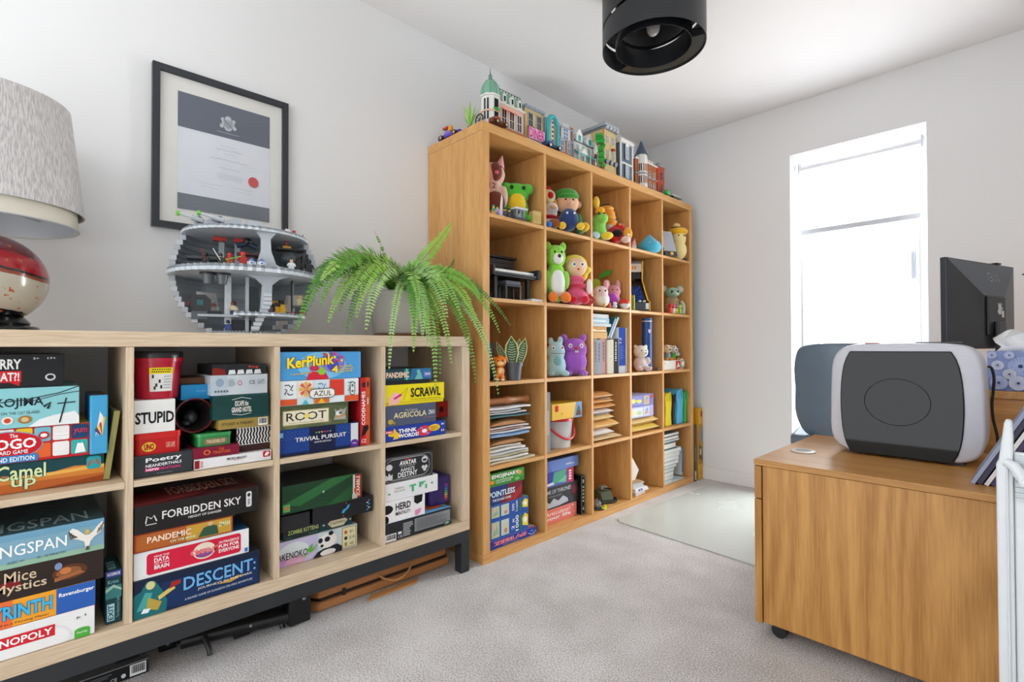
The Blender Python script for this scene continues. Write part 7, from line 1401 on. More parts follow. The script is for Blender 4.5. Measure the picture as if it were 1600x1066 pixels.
# second compartment: binder, clear tub, yellow box
pbox('ring_binder', 'slim grey ring binder standing at the compartment side', 'binder', cy(1)+.003, at(859, 650, .372)[0]+.004, zr, at(859, 613, .372)[1], .372, .25, '#8f959d', [Q(.2, .8, .3, .7, '#a9aeb4')])
X = .345; y0, y1 = at(862, 680, X)[0], at(903, 680, X)[0]; yc_ = (y0+y1)/2; rr = (y1-y0)/2; zt = at(885, 653, X)[1]
CLR = bpy.data.materials.new('clear_plastic'); CLR.use_nodes = True; b = CLR.node_tree.nodes['Principled BSDF']; b.inputs['Base Color'].default_value = (.93, .94, .95, 1); b.inputs['Roughness'].default_value = .15; b.inputs['Alpha'].default_value = .38
t = thing('storage_tub', 'clear plastic tub with red lid and red handle', 'tub', (.37-rr, yc_, zr)); hh = zt-zr
pr = [(rr*.86, .0), (rr*.96, hh-.012)]
m = MB(); m.lathe([(0, .001), (rr*.84, .001), (rr*.95, hh-.014), (rr*.93, hh-.014), (rr*.82, .003), (0, .003)], CLR, 32); m.build('tub_wall', t, smooth=True)
m = MB(); m.lathe([(0, .0035), (rr*.78, .0035), (rr*.84, hh*.55), (rr*.5, hh*.7), (0, hh*.62)], C('#b9bcb4', .8, bump=.6, bscale=60), 20); m.build('contents', t, smooth=True)
m = MB(); m.lathe([(0, hh-.002), (rr*.99, hh-.002), (rr*1.0, hh-.006), (rr*1.0, hh-.0135), (rr*.96, hh-.0135)], C('#d2303a', .3), 32); m.build('lid', t, smooth=True)
arc_ = [(rr*1.02*math.cos(R_(a)), rr*1.02*math.sin(R_(a)), hh-.015-.085*math.sin(math.radians((a+75)/150*180))**1.0) for a in range(-75, 76, 10)]
m = MB(); m.tube(arc_, .006, C('#d2303a', .3), 8); m.build('handle', t, smooth=True)
y1b, z1b = at(909, 627, .372); pbox('toy_set_box', 'yellow toy brick box resting on the red tub lid', 'toy box', at(860, 640, .372)[0]+.012, y1b, zt+.0008, z1b, .372, .13, '#e2b01e', [RR(.09, .2, .52, .9, '#c8281c', .15), RR(.30, .33, .3, .4, '#c8281c', .15), P([(.72, 0), (1, 0), (1, 1), (.80, 1)], '#7aa0c4'), P([(.78, .12), (.98, .12), (.94, .5), (.88, .8), (.82, .5)], '#6a4a38'), E(.84, .92, .4, .6, '#3f7a4a')], topc='#d0a428')
# third and fourth compartments: padded envelopes
def mailer(label, c, x0, x1, ztop, col_, X, z, dep=.19, lbl=None, h=None, curl=0):
    y0 = cy(c)+.004; y1 = at(x1, 650, X)[0]; h_ = h or (at((x0+x1)/2, ztop, X)[1]-z); h_ = max(h_, .008)
    y1 = min(y1, cy(c)+CW-.004)
    t = thing('padded_envelope', label, 'envelope', (X-dep/2, (y0+y1)/2, z)); w_ = y1-y0; m = MB(); vs = []; fs = []; nu, nv = 15, 7
    for k_ in (0, 1):
        for a in range(nu):
            for b_ in range(nv):
                u = a/(nu-1); v = b_/(nv-1); e = min(1, 9*min(u, 1-u))**.5*min(1, 7*min(v, 1-v))**.5
                vs.append((-dep/2+dep*v, -w_/2+w_*u, h_*.5*(1-e)*(.9 if k_ == 0 else 1)+(0 if k_ == 0 else h_*e)+.0012*math.sin(9*u+3*v+ztop)*e*(1 if k_ else 0)-(.0012 if k_ else 0)))
        b0 = k_*nu*nv
        for a in range(nu-1):
            for b_ in range(nv-1): fs.append((b0+a*nv+b_, b0+(a+1)*nv+b_, b0+(a+1)*nv+b_+1, b0+a*nv+b_+1))
    N0 = nu*nv; rim = [a*nv for a in range(nu)]+[(nu-1)*nv+b_ for b_ in range(1, nv)]+[a*nv+nv-1 for a in range(nu-2, -1, -1)]+[b_ for b_ in range(nv-2, 0, -1)]
    for a, b_ in zip(rim, rim[1:]+rim[:1]): fs.append((a, b_, N0+b_, N0+a))
    m.add(vs, fs, C(col_, .6)); m.build('padded_body', t, smooth=True)
    MB().box((dep/2-.004, -w_/2+w_*.12, h_*.47), (dep/2+.0015, w_/2-w_*.08, h_*.53), C('#e9d9a8' if col_ != '#e2e2e2' else '#cfcfcf', .6)).build('edge_seam', t)
    if lbl: MB().box((dep/2-.03, -w_/2+w_*lbl[0], h_+.0002), (dep/2-.012, -w_/2+w_*lbl[1], h_+.001), C(lbl[2], .7)).build('address_label', t)
    return z+h_+.0012
z = zr; KR = '#d9a860'; 
for lbn, x1, zt, cc, lb3 in (('printed kraft padded envelope at the bottom of the tall pile', 973, 681, '#d8b88c', None), ('flat white padded envelope above the bottom kraft one', 960, 672, '#e2e2e2', None), ('plump kraft padded envelope with bent right end', 968, 658, KR, None), ('kraft envelope with white address label and bar', 960, 648, '#dcb878', (.3, .9, '#e6e6e8')), ('white padded envelope in the middle of the tall pile', 960, 640, '#e2e2e2', None), ('orange kraft padded envelope with crumpled corner', 963, 631, '#d8984a', None), ('kraft envelope with white sticker near the top', 960, 624, '#dca860', (.5, .95, '#e8e8ea')), ('topmost kraft envelope with its flap folded over', 959, 614, '#cf9450', None)):
    z = mailer(lbn, 2, 927, x1, zt, cc, .372, z, lbl=lb3)
z = mailer('crinkled golden padded envelope at the bottom of the puzzle pile', 3, 988, 1036, 664, '#d9bb55', .374, zr)
z = mailer('kraft envelope with dotted edge under the puzzle boxes', 3, 988, 1029, 652, '#e0bb74', .372, z)
s = Stack(z+.0005, .368, .2, 'puzzle_box', 'puzzle')
pz = lambda c1, c2: [Q(.04, .55, .12, .88, c1), Q(.58, .82, .1, .9, c2), E(.1, .25, .3, .7, '#e9e2a8'), E(.3, .5, .25, .6, '#b9cfa0'), P([(.6, .2), (.8, .3), (.7, .8)], '#c9a88a'), P([(.62, .5), (.78, .6), (.74, .85)], '#8aa0c4')]
s.add('pale lilac jigsaw puzzle box under the violet one', cy(3)+.004, 1021, 632, '#b3b0dc', pz('#d5dcdc', '#cfd0e4'), topc='#9a98cc')
s.add('violet jigsaw puzzle box with yellow lettering and red corner', cy(3)+.004, 1021, 615, '#7f80c2', pz('#8d92c8', '#c9b49a')+[Q(.2, .5, .44, .58, '#f0df5a'), E(.86, .96, .62, .95, '#cf3a32')], topc='#a9a6c4')
# fifth compartment: folded bags
def tote(label, pxa, pxb, pyt, col_, X, lean=0, handle=True):
    y0, y1 = at(pxa, 640, X)[0], at(pxb, 640, X)[0]; zt = at((pxa+pxb)/2, pyt, X)[1]; h_ = zt-zr; w_ = y1-y0
    y0 += .003; y1 -= .003; y1 = min(y1, cy(4)+CW-.004); y0 = min(y0, y1-.02); w_ = y1-y0
    t = thing('folded_bag', label, 'bag', (X-.07, (y0+y1)/2, zr)); m = MB()
    P_ = [(-w_*.42, .0), (w_*.42, 0), (w_*.36, h_*.35), (w_*.46, h_*.7), (w_*.40, h_*.94), (w_*.1, h_), (-w_*.25, h_*.97), (-w_*.44, h_*.85), (-w_*.34, h_*.5), (-w_*.44, h_*.2)]
    m.prism(P_, (-.07, 0, 0), (0, 1, 0), (0, 0, 1), (.14, 0, 0), C(col_, .55)); m.build('bag_body', t, bevel=.006, segs=3)
    if handle: m = MB(); m.tube(smoothpts([(.072, -w_*.2, h_*.75), (.082, -w_*.1, h_*.98), (.074, w_*.16, h_*1.0), (.076, w_*.2, h_*.72)]), .003, C(col_, .55), 6); m.build('handle', t, smooth=True)
    return t
tote('bright yellow folded shopping bag', 1038.5, 1051, 614, '#e9d312', .36)
tote('black folded bag between the yellow and blue bags', 1051, 1055.5, 617, '#2a2b30', .352)
tote('sky blue folded shopping bag', 1056.5, 1069, 608, '#58b4dc', .362)
tote('green folded shopping bag at the right end of the bags', 1069, 1079, 611, '#35b052', .368)
t = thing('red_pouch', 'red looped cloth pouch lying on top of the folded bags', 'pouch', (.33, cy(4)+.045, at(1045, 612, .36)[1]+.008)); m = MB(); m.tube([(.0, .028*math.cos(a/16*6.283), .018*math.sin(a/16*6.283)+.012) for a in range(16)], .006, C('#c8242c', .5), 8, closed=True); m.build('loop', t, smooth=True); ellp('knot', (0, -.022, -.0), (.012, .014, .008), C('#b81f28', .5), t)

# ------------------------------------------------------------------ bottom row
zr = cz(0)
s = Stack(zr, .372, .27)
s.add('blue game box with red outlined letters and white lid', cy(0)+.004, 838, 822, '#1f3a9a', [T('ZEESLAG', .10, .78, .34, .82, '#d8344a', .06, out='#f0f0f4'), T('Torpedo en zeeslag spel', .28, .62, .12, .22, '#e8ecf4', 0), S([(.82, .45), (.88, .2), (.95, .25), (.98, .55)], .003, '#cfe0f4'), E(.86, .93, .5, .75, '#5a8ad8')], topc='#e4dfdc', top=[Q(0, 1, .0, .04, '#c8283a'), P([(.7, .1), (1, .1), (1, .6), (.8, .5)], '#b9b4b4'), E(.04, .12, .15, .4, '#c8283a')])
def wasgij(n): return [Q(.08, .27, .12, .88, '#b9c4a0'), Q(.31, .50, .12, .88, '#c4cfc0'), P([(.1, .2), (.25, .3), (.2, .8)], '#9ab08a'), P([(.33, .6), (.48, .7), (.42, .2)], '#d9c8a8'), E(.12, .2, .5, .8, '#d8b8a0'), E(.38, .46, .2, .45, '#c88a7a'), P([(.84, .3), (.98, .2), (.99, .75), (.9, .9), (.83, .65)], '#e8d23a'), E(.87, .96, .38, .7, '#f2f0ea'), Q(.76, .80, .1, .9, '#3f7a4a'), E(-.05, .05, .2, .5, '#c8343a')]+([T('1000', .66, .74, .12, .9, '#f4f4f4', .03, rot=90), T('2 x', .56, .63, .25, .8, '#f4f4f4', .02, rot=90)] if n else [T('2 x puzzle', .66, .73, .12, .9, '#f4f4f4', .01, rot=90), T('500', .57, .63, .25, .75, '#f4f4f4', .01, rot=90)])
s.add('blue jigsaw box with picture squares and a large 1000', cy(0)+.004, 825.5, 796, '#2f5aa8', wasgij(1), name='puzzle_box', cat='puzzle', topc='#44628c', dep=.25)
s.add('blue jigsaw box with picture squares and red green lid', cy(0)+.004, 825.5, 774.5, '#2f5aa8', wasgij(0), name='puzzle_box', cat='puzzle', topc='#5f8a6a', top=[Q(.4, .9, .1, .8, '#c8442c'), Q(.0, .35, .1, .7, '#8aa878')], dep=.25)
s.add('blue and red quiz game box with pale blue capitals', cy(0)+.004, 815.5, 750, '#233a78', [P([(.35, 0), (1, 0), (1, 1), (.6, 1)], '#7a2430'), P([(.5, 0), (.8, 0), (1, .4), (1, .8)], '#a12c34'), T('POINTLESS', .02, .78, .42, .74, '#cfe8f4', .05), T('THE BOARD GAME', .12, .66, .18, .32, '#f0f0f0', .02)], topc='#26365c', dep=.24)
s.add('green game box with white capitals and orange faces', cy(0)+.004, 819, 729.5, '#4a9a42', [Q(0, 1, 0, .3, '#3f8a38'), T('EMOJINARY', .1, .84, .52, .88, '#f4f4f0', .06, out='#2d5a2c'), T('THE PICTURE GAME', .2, .68, .36, .46, '#f4f4f0', .02), T('FOR EVERYONE', .2, .62, .2, .3, '#f4f4f0', .02), E(.80, .92, .5, .85, '#e0a85a'), E(.05, .16, .2, .5, '#e9922a'), E(.72, .86, .1, .34, '#7fc06a')], topc='#3a6a36', dep=.24)
s = Stack(zr, .338, .25)
s.add('coral game box with white lettering at the pile bottom', cy(1)+.004, 901, 783, '#e2786c', [T('Articulate!', .14, .80, .56, .82, '#f6ece6', .0), T('your life', .14, .82, .2, .5, '#f6ece6', .05, out='#c85a50'), E(.04, .08, .7, .8, '#f0b0a4'), E(.9, .94, .3, .4, '#f0b0a4'), E(.86, .9, .8, .9, '#f6d8ce')], topc='#d86a60')
s.add('black game box with a grey dragon and dark red seal', cy(1)+.004, 903.5, 749.5, '#2a2b30', [T('GAME OF THRONES', .06, .80, .68, .86, '#c9ccd2', .01), T('TRIVIA GAME', .2, .54, .52, .6, '#9a9ca2', 0), E(.78, .98, .3, .9, '#5a3038'), E(.82, .94, .42, .78, '#7a3a44'), P([(.04, .06), (.14, .42), (.24, .26), (.34, .46), (.46, .3), (.58, .48), (.7, .3), (.72, .14), (.5, .08)], '#b9bdc4')], topc='#33343a')
s.add('purple and green abstract game box between black and blue boxes', cy(1)+.004, 896, 729, '#5a64b4', [E(.1, .5, .2, 1, '#3f48a0'), P([(.35, .1), (.7, .3), (.78, 1), (.4, .9)], '#5aa88a'), P([(.5, .2), (.76, .1), (.78, .6)], '#7ac4a4'), Q(.80, 1, 0, 1, '#b83a5c'), *[Q(.85, .93, .18+.18*k, .30+.18*k, '#f0d8dc') for k in range(4)], P([(.1, .08), (.4, .12), (.38, .3), (.12, .24)], '#d8dcf0')], topc='#4a549c')
s.add('periwinkle blue game box on top of the second pile', cy(1)+.004, 904, 710.5, '#6f8ad0', [T('1000 p', .66, .88, .26, .48, '#eef0f8', .03), Q(.02, .12, .66, .8, '#dfe4f4'), P([(0, 0), (.3, 0), (.2, 1), (0, 1)], '#5f79c0')], topc='#5a74b8', rough=.3)
y0, y1 = at(903.5, 790, .338)[0]+.003, at(914, 790, .355)[0]; pbox('board_game_box', 'upright black game box with white border and symbols', 'board game', y0, y1, zr, at(908, 744, .355)[1], .355, .18, '#17191b', [Q(.06, .94, .02, .98, '#c9ccc4'), Q(.12, .88, .03, .97, '#17191b'), *[Q(.32, .70, .32+.09*k, .37+.09*k, '#b9d8b4') for k in range(5)], P([(.3, .86), (.5, .92), (.72, .86), (.5, .78)], '#d8dcd4'), P([(.3, .12), (.5, .22), (.7, .12)], '#d8dcd4')], topc='#3a3c3a')
# model vehicle parts in the third compartment
y_ = cy(2)+.09
t = thing('brick_vehicle', 'half-built camouflage brick vehicle in the bottom compartment', 'toy vehicle', (.295, cy(2)+.205, zr), -20)
rn = random.Random(9)
MB().box((-.06, -.05, .006), (.06, .05, .018), PLA('#3a4034')).build('chassis', t, bevel=.001); MB().prism([(-.05, .0185), (.05, .0185), (.03, .055), (-.02, .065), (-.045, .05)], (0, -.035, 0), (1, 0, 0), (0, 0, 1), (0, .07, 0), PLA('#57604c')).build('hull', t, bevel=.002)
for x in (-.04, .04):
    for y in (-.058, .0505): MB().cyl((x, y, .014), (x, y+.0075, .014), .014, PLA('#1b1c1e'), n=14).build('wheel', t)
MB().box((-.02, -.02, .0655), (.015, .02, .085), PLA('#7d8476')).build('turret', t, bevel=.002); MB().cyl((.0155, 0, .075), (.07, .01, .082), .004, PLA('#2a2c2e'), n=8).build('barrel', t); MB().box((.0, .0355, .03), (.03, .0385, .045), PLA('#cfe02a')).build('yellow_panel', t)
t = thing('brick_aircraft', 'grey brick aircraft piece with wing at the compartment front', 'toy part', (.352, cy(2)+.075, zr), -35); blob('nose', [((0, 0, .028), (.03, .022, .024)), ((.01, .0, .045), (.018, .014, .014))], PLA('#7d8288'), t, .0025, 2); MB().prism([(-.03, -.03), (.03, -.02), (.03, .03), (-.02, .02)], (0, 0, .003), (1, 0, 0), (0, 1, 0), (0, 0, .004), PLA('#4a4f53')).build('wing', t); ellp('canopy', (.015, .005, .052), (.012, .010, .008), PLA('#2a2d30', .1), t)
t = thing('toy_piece', 'bright lime yellow toy piece at the compartment front', 'toy part', (.380, cy(2)+.10, zr), 20); MB().box((-.008, -.022, 0), (.008, .022, .010), PLA('#d5e21c')).build('bar', t, bevel=.002); MB().box((-.006, .004, .0104), (.006, .018, .020), PLA('#c2d01a')).build('stud_block', t, bevel=.002)
# papers in the fourth compartment
for i, (lbn, h_, w_, dx, cc) in enumerate((('white leaflet pile at the bottom of the fourth compartment', .02, .11, 0, '#dddddc'), ('white pamphlet with purple logo and fanned pages', .022, .13, .012, '#e6e6e8'), ('grey edged booklet pile above the pamphlet', .026, .10, .0, '#c4c4c2'), ('tan card wallet on top of the booklet pile', .006, .10, -.006, '#b99a72'))):
    if i == 0: zq = zr
    t = thing('booklet', lbn, 'booklet', (.28+dx, cy(3)+.075+w_*.3, zq), -6*i+4)
    k_ = max(1, int(h_/.006))
    for j in range(k_): MB().box((-.09, -w_/2+.004*(j % 2), j*h_/k_), (.09, w_/2-.006*(j % 3), (j+1)*h_/k_-.0004), C(cc, .7)).build('page_block', t)
    if i == 1: prints([E(.2, .55, .2, .8, '#4a3f8a'), E(.3, .45, .35, .65, '#c9c4e4')], (.0901, -w_/2, 0), (0, 1, 0), (0, 0, 1), (1, 0, 0), w_, h_, t)
    zq += h_+.0006
t = thing('card_sheet', 'white card sheet leaning at the back of the fourth compartment', 'card', (.335, cy(3)+.055, zq+.001), 0); m = MB(); m.prism([(-.03, 0), (.055, .0), (.095, .05), (.03, .13), (-.03, .15)], (0, 0, 0), (0, 1, 0), (0, 0, 1), (.002, 0, 0), C('#e2dfd9', .75)); m.build('sheet', t)
# notebooks in the fifth compartment
zq = zr; X = .37
nb = [('#cfe0e4', 1069, 756, 'pale aqua folder'), ('#b9d0cc', 1054, 748, 'mint exercise book'), ('#a9c4c0', 1056, 741, 'sea green exercise book'), ('#c4d4d4', 1055, 735, 'grey green exercise book'), ('#8fb4b4', 1057, 729, 'teal edged exercise book'), ('#d0d8cc', 1061, 723, 'cream backed notebook'), ('#a9c0c8', 1063, 716, 'dusty blue notebook'), ('#d4dcdc', 1064, 710, 'pale grey notebook'), ('#e2e6e8', 1066, 703, 'white notebook with loose leaves'), ('#c9d4d4', 1067, 697, 'thick pale grey notebook'), ('#4a626c', 1057, 689, 'slate blue notebook'), ('#9fb4bc', 1063, 684, 'light slate notebook'), ('#5a7680', 1061, 679, 'steel blue notebook'), ('#7a868c', 1062, 674, 'grey notebook at the top')]
for i, (cc, x1, pyt, nm) in enumerate(nb):
    zt = at(x1, pyt, X)[1]; zt = max(zt, zq+.006); y1 = at(x1, 720, X)[0]-(.02 if 0 < i < 10 else 0)
    t = thing('notebook', '%s in the notebook stack of the bottom row' % nm, 'notebook', (X-.09-.003*(i % 3), (cy(4)+.004+y1)/2, zq)); w_ = y1-cy(4)-.004; h_ = zt-zq-.0006
    MB().box((-.088, -w_/2+.002, h_*.18), (.088, w_/2-.002, h_*.82), C('#ebe9e2', .8)).build('pages', t); MB().box((-.09, -w_/2, h_*.84), (.09, w_/2, h_), C(cc, .5)).build('cover', t); MB().box((-.09, -w_/2, 0), (.09, w_/2, h_*.16), C(cc, .5)).build('cover', t)
    zq = zt
y0 = at(1062, 720, .345)[0]; pbox('book', 'tall blue paperback standing beside the notebook stack', 'book', min(y0, cy(4)+CW-.06)-.0+.012, cy(4)+CW-.035, zr+.013, at(1066, 700, .35)[1], .352, .15, '#3a7ac4', [Q(.2, .8, .02, .1, '#d8c8d4'), Q(.3, .7, .5, .8, '#5f98d8')], side='#e6e4de')

# ------------------------------------------------------------------ brick-built street on top of the bookcase
ZT = BH+.0006
def window(parent, y, z, w_, h_, x, frame, pane, arch=False):
    m = MB(); fr2 = .0022; 
    m.box((x, y-w_/2, z), (x+.003, y-w_/2+fr2, z+h_), frame).box((x, y+w_/2-fr2, z), (x+.003, y+w_/2, z+h_), frame).box((x, y-w_/2, z), (x+.004, y+w_/2, z+fr2), frame).box((x, y-w_/2, z+h_-fr2), (x+.003, y+w_/2, z+h_), frame).box((x, y-.0007, z), (x+.0026, y+.0007, z+h_), frame).box((x, y-w_/2, z+h_*.5-.0007), (x+.0026, y+w_/2, z+h_*.5+.0007), frame)
    if arch: m.prism([(w_/2*math.cos(R_(a)), w_/2*math.sin(R_(a))) for a in range(0, 181, 20)], (x, y, z+h_), (0, 1, 0), (0, 0, 1), (.003, 0, 0), frame)
    o_ = m.build('window', parent); MB().box((x+.0002, y-w_/2+fr2, z+fr2), (x+.0012, y+w_/2-fr2, z+h_-fr2), pane).build('pane', o_); return o_
DKP = PLA('#2a2f36', .12); WHP = PLA('#e9e7e2'); BLU = PLA('#4f86b4', .12)
def bld(label, pL, pR, pyT, X, dep, wall, base='#8f969c', basecol=None, name='brick_building'):
    y0, y1 = at(pL, 220, X)[0], at(pR, 220, X)[0]; zt = at(pR, pyT, X)[1]
    t = thing(name, label, 'toy building', (X, (y0+y1)/2, ZT)); W_ = y1-y0-.002; H_ = zt-ZT
    MB().box((-dep, -W_/2, 0), (.018, W_/2, .004), PLA(base)).build('base_plate', t)
    MB().box((-dep+.004, -W_/2+.0015, .0044), (0, W_/2-.0015, H_), PLA(wall, .35)).build('walls', t); return t, W_, H_
def cornice(t, W_, z, h_, mat, out=.007, dep=.2): return MB().box((-dep, -W_/2-.001, z), (out, W_/2+.001, z+h_), mat).build('cornice', t)
# corner building with domed tower
t, W_, H_ = bld('corner brick building with green mansard roof and domed tower', 779, 819, 178, .345, .13, '#e6b9a4', '#c9a07c')
GRN = PLA('#7fb39a'); 
rz_ = H_; rh = at(819, 156, .345)[1]-ZT-H_
cornice(t, W_, rz_+.0004, .006, WHP, dep=.12)
m = MB(); m.prism([(-.12, rz_+.007), (.0, rz_+.007), (-.014, rz_+rh), (-.11, rz_+rh)], (0, -W_/2+.001, 0), (1, 0, 0), (0, 0, 1), (0, W_-.002, 0), GRN); m.build('mansard_roof', t)
for i in range(3):
    y = -W_/2+W_*(.2+.3*i); d = MB().box((-.02, y-.0105, rz_+.009), (.006, y+.0105, rz_+rh*.60), WHP).build('dormer', t); m = MB(); m.prism([(.0105*math.cos(R_(a)), .010*math.sin(R_(a))) for a in range(0, 181, 20)], (-.02, y, rz_+rh*.60+.0003), (0, 1, 0), (0, 0, 1), (.026, 0, 0), WHP); m.build('dormer_arch', d); MB().box((.0063, y-.005, rz_+.014), (.0072, y+.005, rz_+rh*.56), DKP).build('pane', d)
    window(t, y, .035, .030, H_-.055, .0005, WHP, DKP)
for i in range(2): y = -W_/2+W_*(.2+.3*i); m = MB(); m.prism([(0, 0), (.016, -.012), (.016, -.015), (0, -.004)], (.004, y-.016, H_-.02), (1, 0, 0), (0, 0, 1), (0, .032, 0), PLA('#d8322c')); m.build('awning', t)
for i in range(9): MB().cyl((-.02, -W_/2+.008+W_*.115*i, rz_+rh+.0003), (-.02, -W_/2+.008+W_*.115*i, rz_+rh+.010), .0022, PLA('#3a3633'), n=6).build('railing_spike', t)
m = MB(); m.tube([(-.02, -W_/2+.004, rz_+rh+.011), (-.02, W_/2-.004, rz_+rh+.011)], .0013, PLA('#3a3633'), 5); m.build('railing', t)
MB().box((.0, -W_/2, .0045), (.02, W_/2, .022), PLA('#b5713e')).build('shop_front', t)
ty = at(767.5, 200, .34)[0]-t.location.y; tr = .041; th1 = at(767, 150, .345)[1]-ZT-.012; octo = lambda r: [(r*math.cos(R_(45*i+22.5)), r*math.sin(R_(45*i+22.5))) for i in range(8)]
tw_ = MB(); tw_.prism(octo(tr), (-.01, ty, .0045), (1, 0, 0), (0, 1, 0), (0, 0, th1), WHP); tw_ = tw_.build('tower', t)
MB().prism(octo(tr+.004), (-.01, ty, th1*.52), (1, 0, 0), (0, 1, 0), (0, 0, .007), PLA('#e6b9a4')).build('tower_band', tw_); MB().prism(octo(tr+.005), (-.01, ty, th1+.005), (1, 0, 0), (0, 1, 0), (0, 0, .007), WHP).build('tower_cornice', tw_)
dome = at(767, 124, .345)[1]-ZT-th1-.012
m = MB(); m.lathe([(tr, 0), (tr*1.0, dome*.35), (tr*.86, dome*.65), (tr*.5, dome*.92), (tr*.2, dome), (0, dome)], GRN, 8, c=(-.01, ty, th1+.0125)); m.build('dome', tw_)
for i in range(8): a = R_(45*i); m = MB(); m.tube([(-.01+tr*k2*math.cos(a), ty+tr*k2*math.sin(a), th1+.0125+dome*z2) for k2, z2 in ((.98, .02), (.98, .35), (.84, .66), (.5, .93))], .002, PLA('#5f9a80'), 5); m.build('dome_rib', tw_)
m = MB(); m.lathe([(.010, 0), (.011, .006), (.006, .012), (.009, .018), (.003, .03), (.0008, .055), (0, .056)], PLA('#6f8f84'), 12, c=(-.01, ty, th1+.0128+dome)); m.build('spire', tw_, smooth=True)
for a in (-22.5-45, -22.5+22.5):
    for zz, hh in ((.035, th1*.42), (th1*.58, th1*.36)):
        ca, sa = math.cos(R_(a)), math.sin(R_(a)); m = MB(); m.T = Matrix.Translation((-.01, ty, 0)) @ rotm(0, 0, a); d_ = tr*(math.cos(R_(22.5)) if a % 45 == 0 else math.cos(R_(22.5))); m.box((d_+.0003, -.011, zz), (d_+.002, .011, zz+hh), DKP); m.build('tower_window', tw_)
ellp('flower_box', (-.01+tr*.95, ty, th1*.6), (.012, .018, .008), PLA('#3fa04a'), tw_)
# tan diner building with pink sign
t, W_, H_ = bld('tan brick building with pink lettered diner sign', 820, 850, 181, .345, .2, '#cdb583', '#e6e6e4'); cornice(t, W_, H_+.0004, .014, PLA('#8f97a2'))
for i in range(7): MB().box((.0075, -W_/2+.006+i*W_/7, H_+.003), (.011, -W_/2+.014+i*W_/7, H_+.0135), PLA('#b4bac2')).build('bracket', t)
for i in range(2): y = -W_/2+W_*(.28+.44*i); window(t, y, H_*.50, .030, H_*.40, .0005, PLA('#a9adb4'), DKP); MB().box((.001, y-.02, H_*.47), (.014, y+.02, H_*.495), PLA('#7a3a2a')).build('window_box', t)
prints([Q(.0, 1, .0, 1, '#e9b6d4'), T('DINER', .03, .97, .1, .92, '#d8288a', .03)], (.0135, -W_/2+.012, .026), (0, 1, 0), (0, 0, 1), (1, 0, 0), W_-.02, H_*.32, t, lets='sign_letters')
MB().box((.0, -W_/2, .0045), (.013, W_/2, .022), WHP).build('shop_base', t, bevel=.002)
# teal arched front
t, W_, H_ = bld('turquoise arched cinema front of toy bricks', 852, 869, 190, .345, .2, '#b9c4c4', '#5a6066'); TQ = PLA('#2fb4b8')
ar = [(-W_/2+.004, .006)]+[(-(W_/2-.004)*math.cos(R_(a)), H_*.82+(W_/2)*math.sin(R_(a))) for a in range(0, 181, 15)]+[(W_/2-.004, .006)]
m = MB(); m.tube([(.012, a, b) for a, b in ar], .009, TQ, 8); m.build('arch', t, smooth=True)
MB().box((.001, -.010, .02), (.012, .010, H_*.95), WHP).build('sign_pillar', t, bevel=.003)
for i in range(6): MB().box((.0122, -.006, .03+i*H_*.13), (.0132, .006, .042+i*H_*.13), PLA('#5a6066')).build('sign_letter', t)
for s_ in (-1, 1): MB().box((.001, s_*.020-.004, .02), (.010, s_*.020+.004, H_*.8), PLA('#d8b27a')).build('light_strip', t)
# orange brick with arched windows
t, W_, H_ = bld('orange brick bank with grey trim and arched white windows', 871, 895.5, 208, .345, .2, '#c8743c', '#9aa0a6'); GR = PLA('#9298a2')
cornice(t, W_, H_*.60, .008, GR); cornice(t, W_, H_+.0004, .008, GR)
for i in range(2): window(t, -W_/2+W_*(.28+.44*i), .03, .030, H_*.40, .0005, WHP, BLU, True)
gb_ = MB(); gb_.prism([(-.034, 0), (.034, 0), (.034, .05)]+[(.034*math.cos(R_(a)), .05+.03*math.sin(R_(a))) for a in range(15, 180, 15)]+[(-.034, .05)], (-.03, -.004, H_*.64), (0, 1, 0), (0, 0, 1), (.036, 0, 0), PLA('#c3c6ca')); gb_ = gb_.build('gable', t)
for i in range(2):
    for j in range(3): MB().box((.0062, -.018+i*.018, H_*.66+j*.018), (.0075, -.008+i*.018, H_*.66+.012+j*.018), BLU).build('gable_pane', gb_)
for y in (-W_/2, W_/2-.008): MB().box((.0, y, .0045), (.006, y+.008, H_+.016), GR).build('corner_pilaster', t)
for i in range(3): MB().box((-.01, W_/2-.05+i*.018, H_+.009), (.004, W_/2-.04+i*.018, H_+.022), PLA('#c8743c')).build('battlement', t)
# white and turquoise villa
t, W_, H_ = bld('white and turquoise brick villa with twin dormers', 896.5, 925.5, 233, .345, .19, '#e4e2dc', '#c9c4bc'); TL = PLA('#2ba7a6'); SLT = PLA('#5f6a76')
m = MB(); m.prism([(-.18, H_+.001), (.012, H_+.001), (-.05, H_+.062), (-.14, H_+.062)], (0, -W_/2, 0), (1, 0, 0), (0, 0, 1), (0, W_, 0), SLT); m.build('slate_roof', t)
for y in (-W_*.28, W_*.28):
    d = MB().box((-.03, y-.022, H_+.002), (.010, y+.022, H_+.038), WHP).build('dormer', t); m = MB(); m.prism([(-.025, 0), (.025, 0), (0, .028)], (-.04, y, H_+.0383), (0, 1, 0), (0, 0, 1), (.052, 0, 0), WHP); m.build('dormer_gable', d); MB().box((.0103, y-.010, H_+.006), (.0115, y+.010, H_+.034), TL).build('pane', d)
MB().prism([(0, 0), (.03, -.026), (.03, -.030), (0, -.006)], (.001, -W_/2, H_*.62), (1, 0, 0), (0, 0, 1), (0, W_, 0), TL).build('porch_roof', t); m = MB(); m.prism([(-.028, 0), (.028, 0), (0, .030)], (.004, -W_*.2, H_*.42), (0, 1, 0), (0, 0, 1), (.03, 0, 0), WHP); m.build('porch_gable', t)
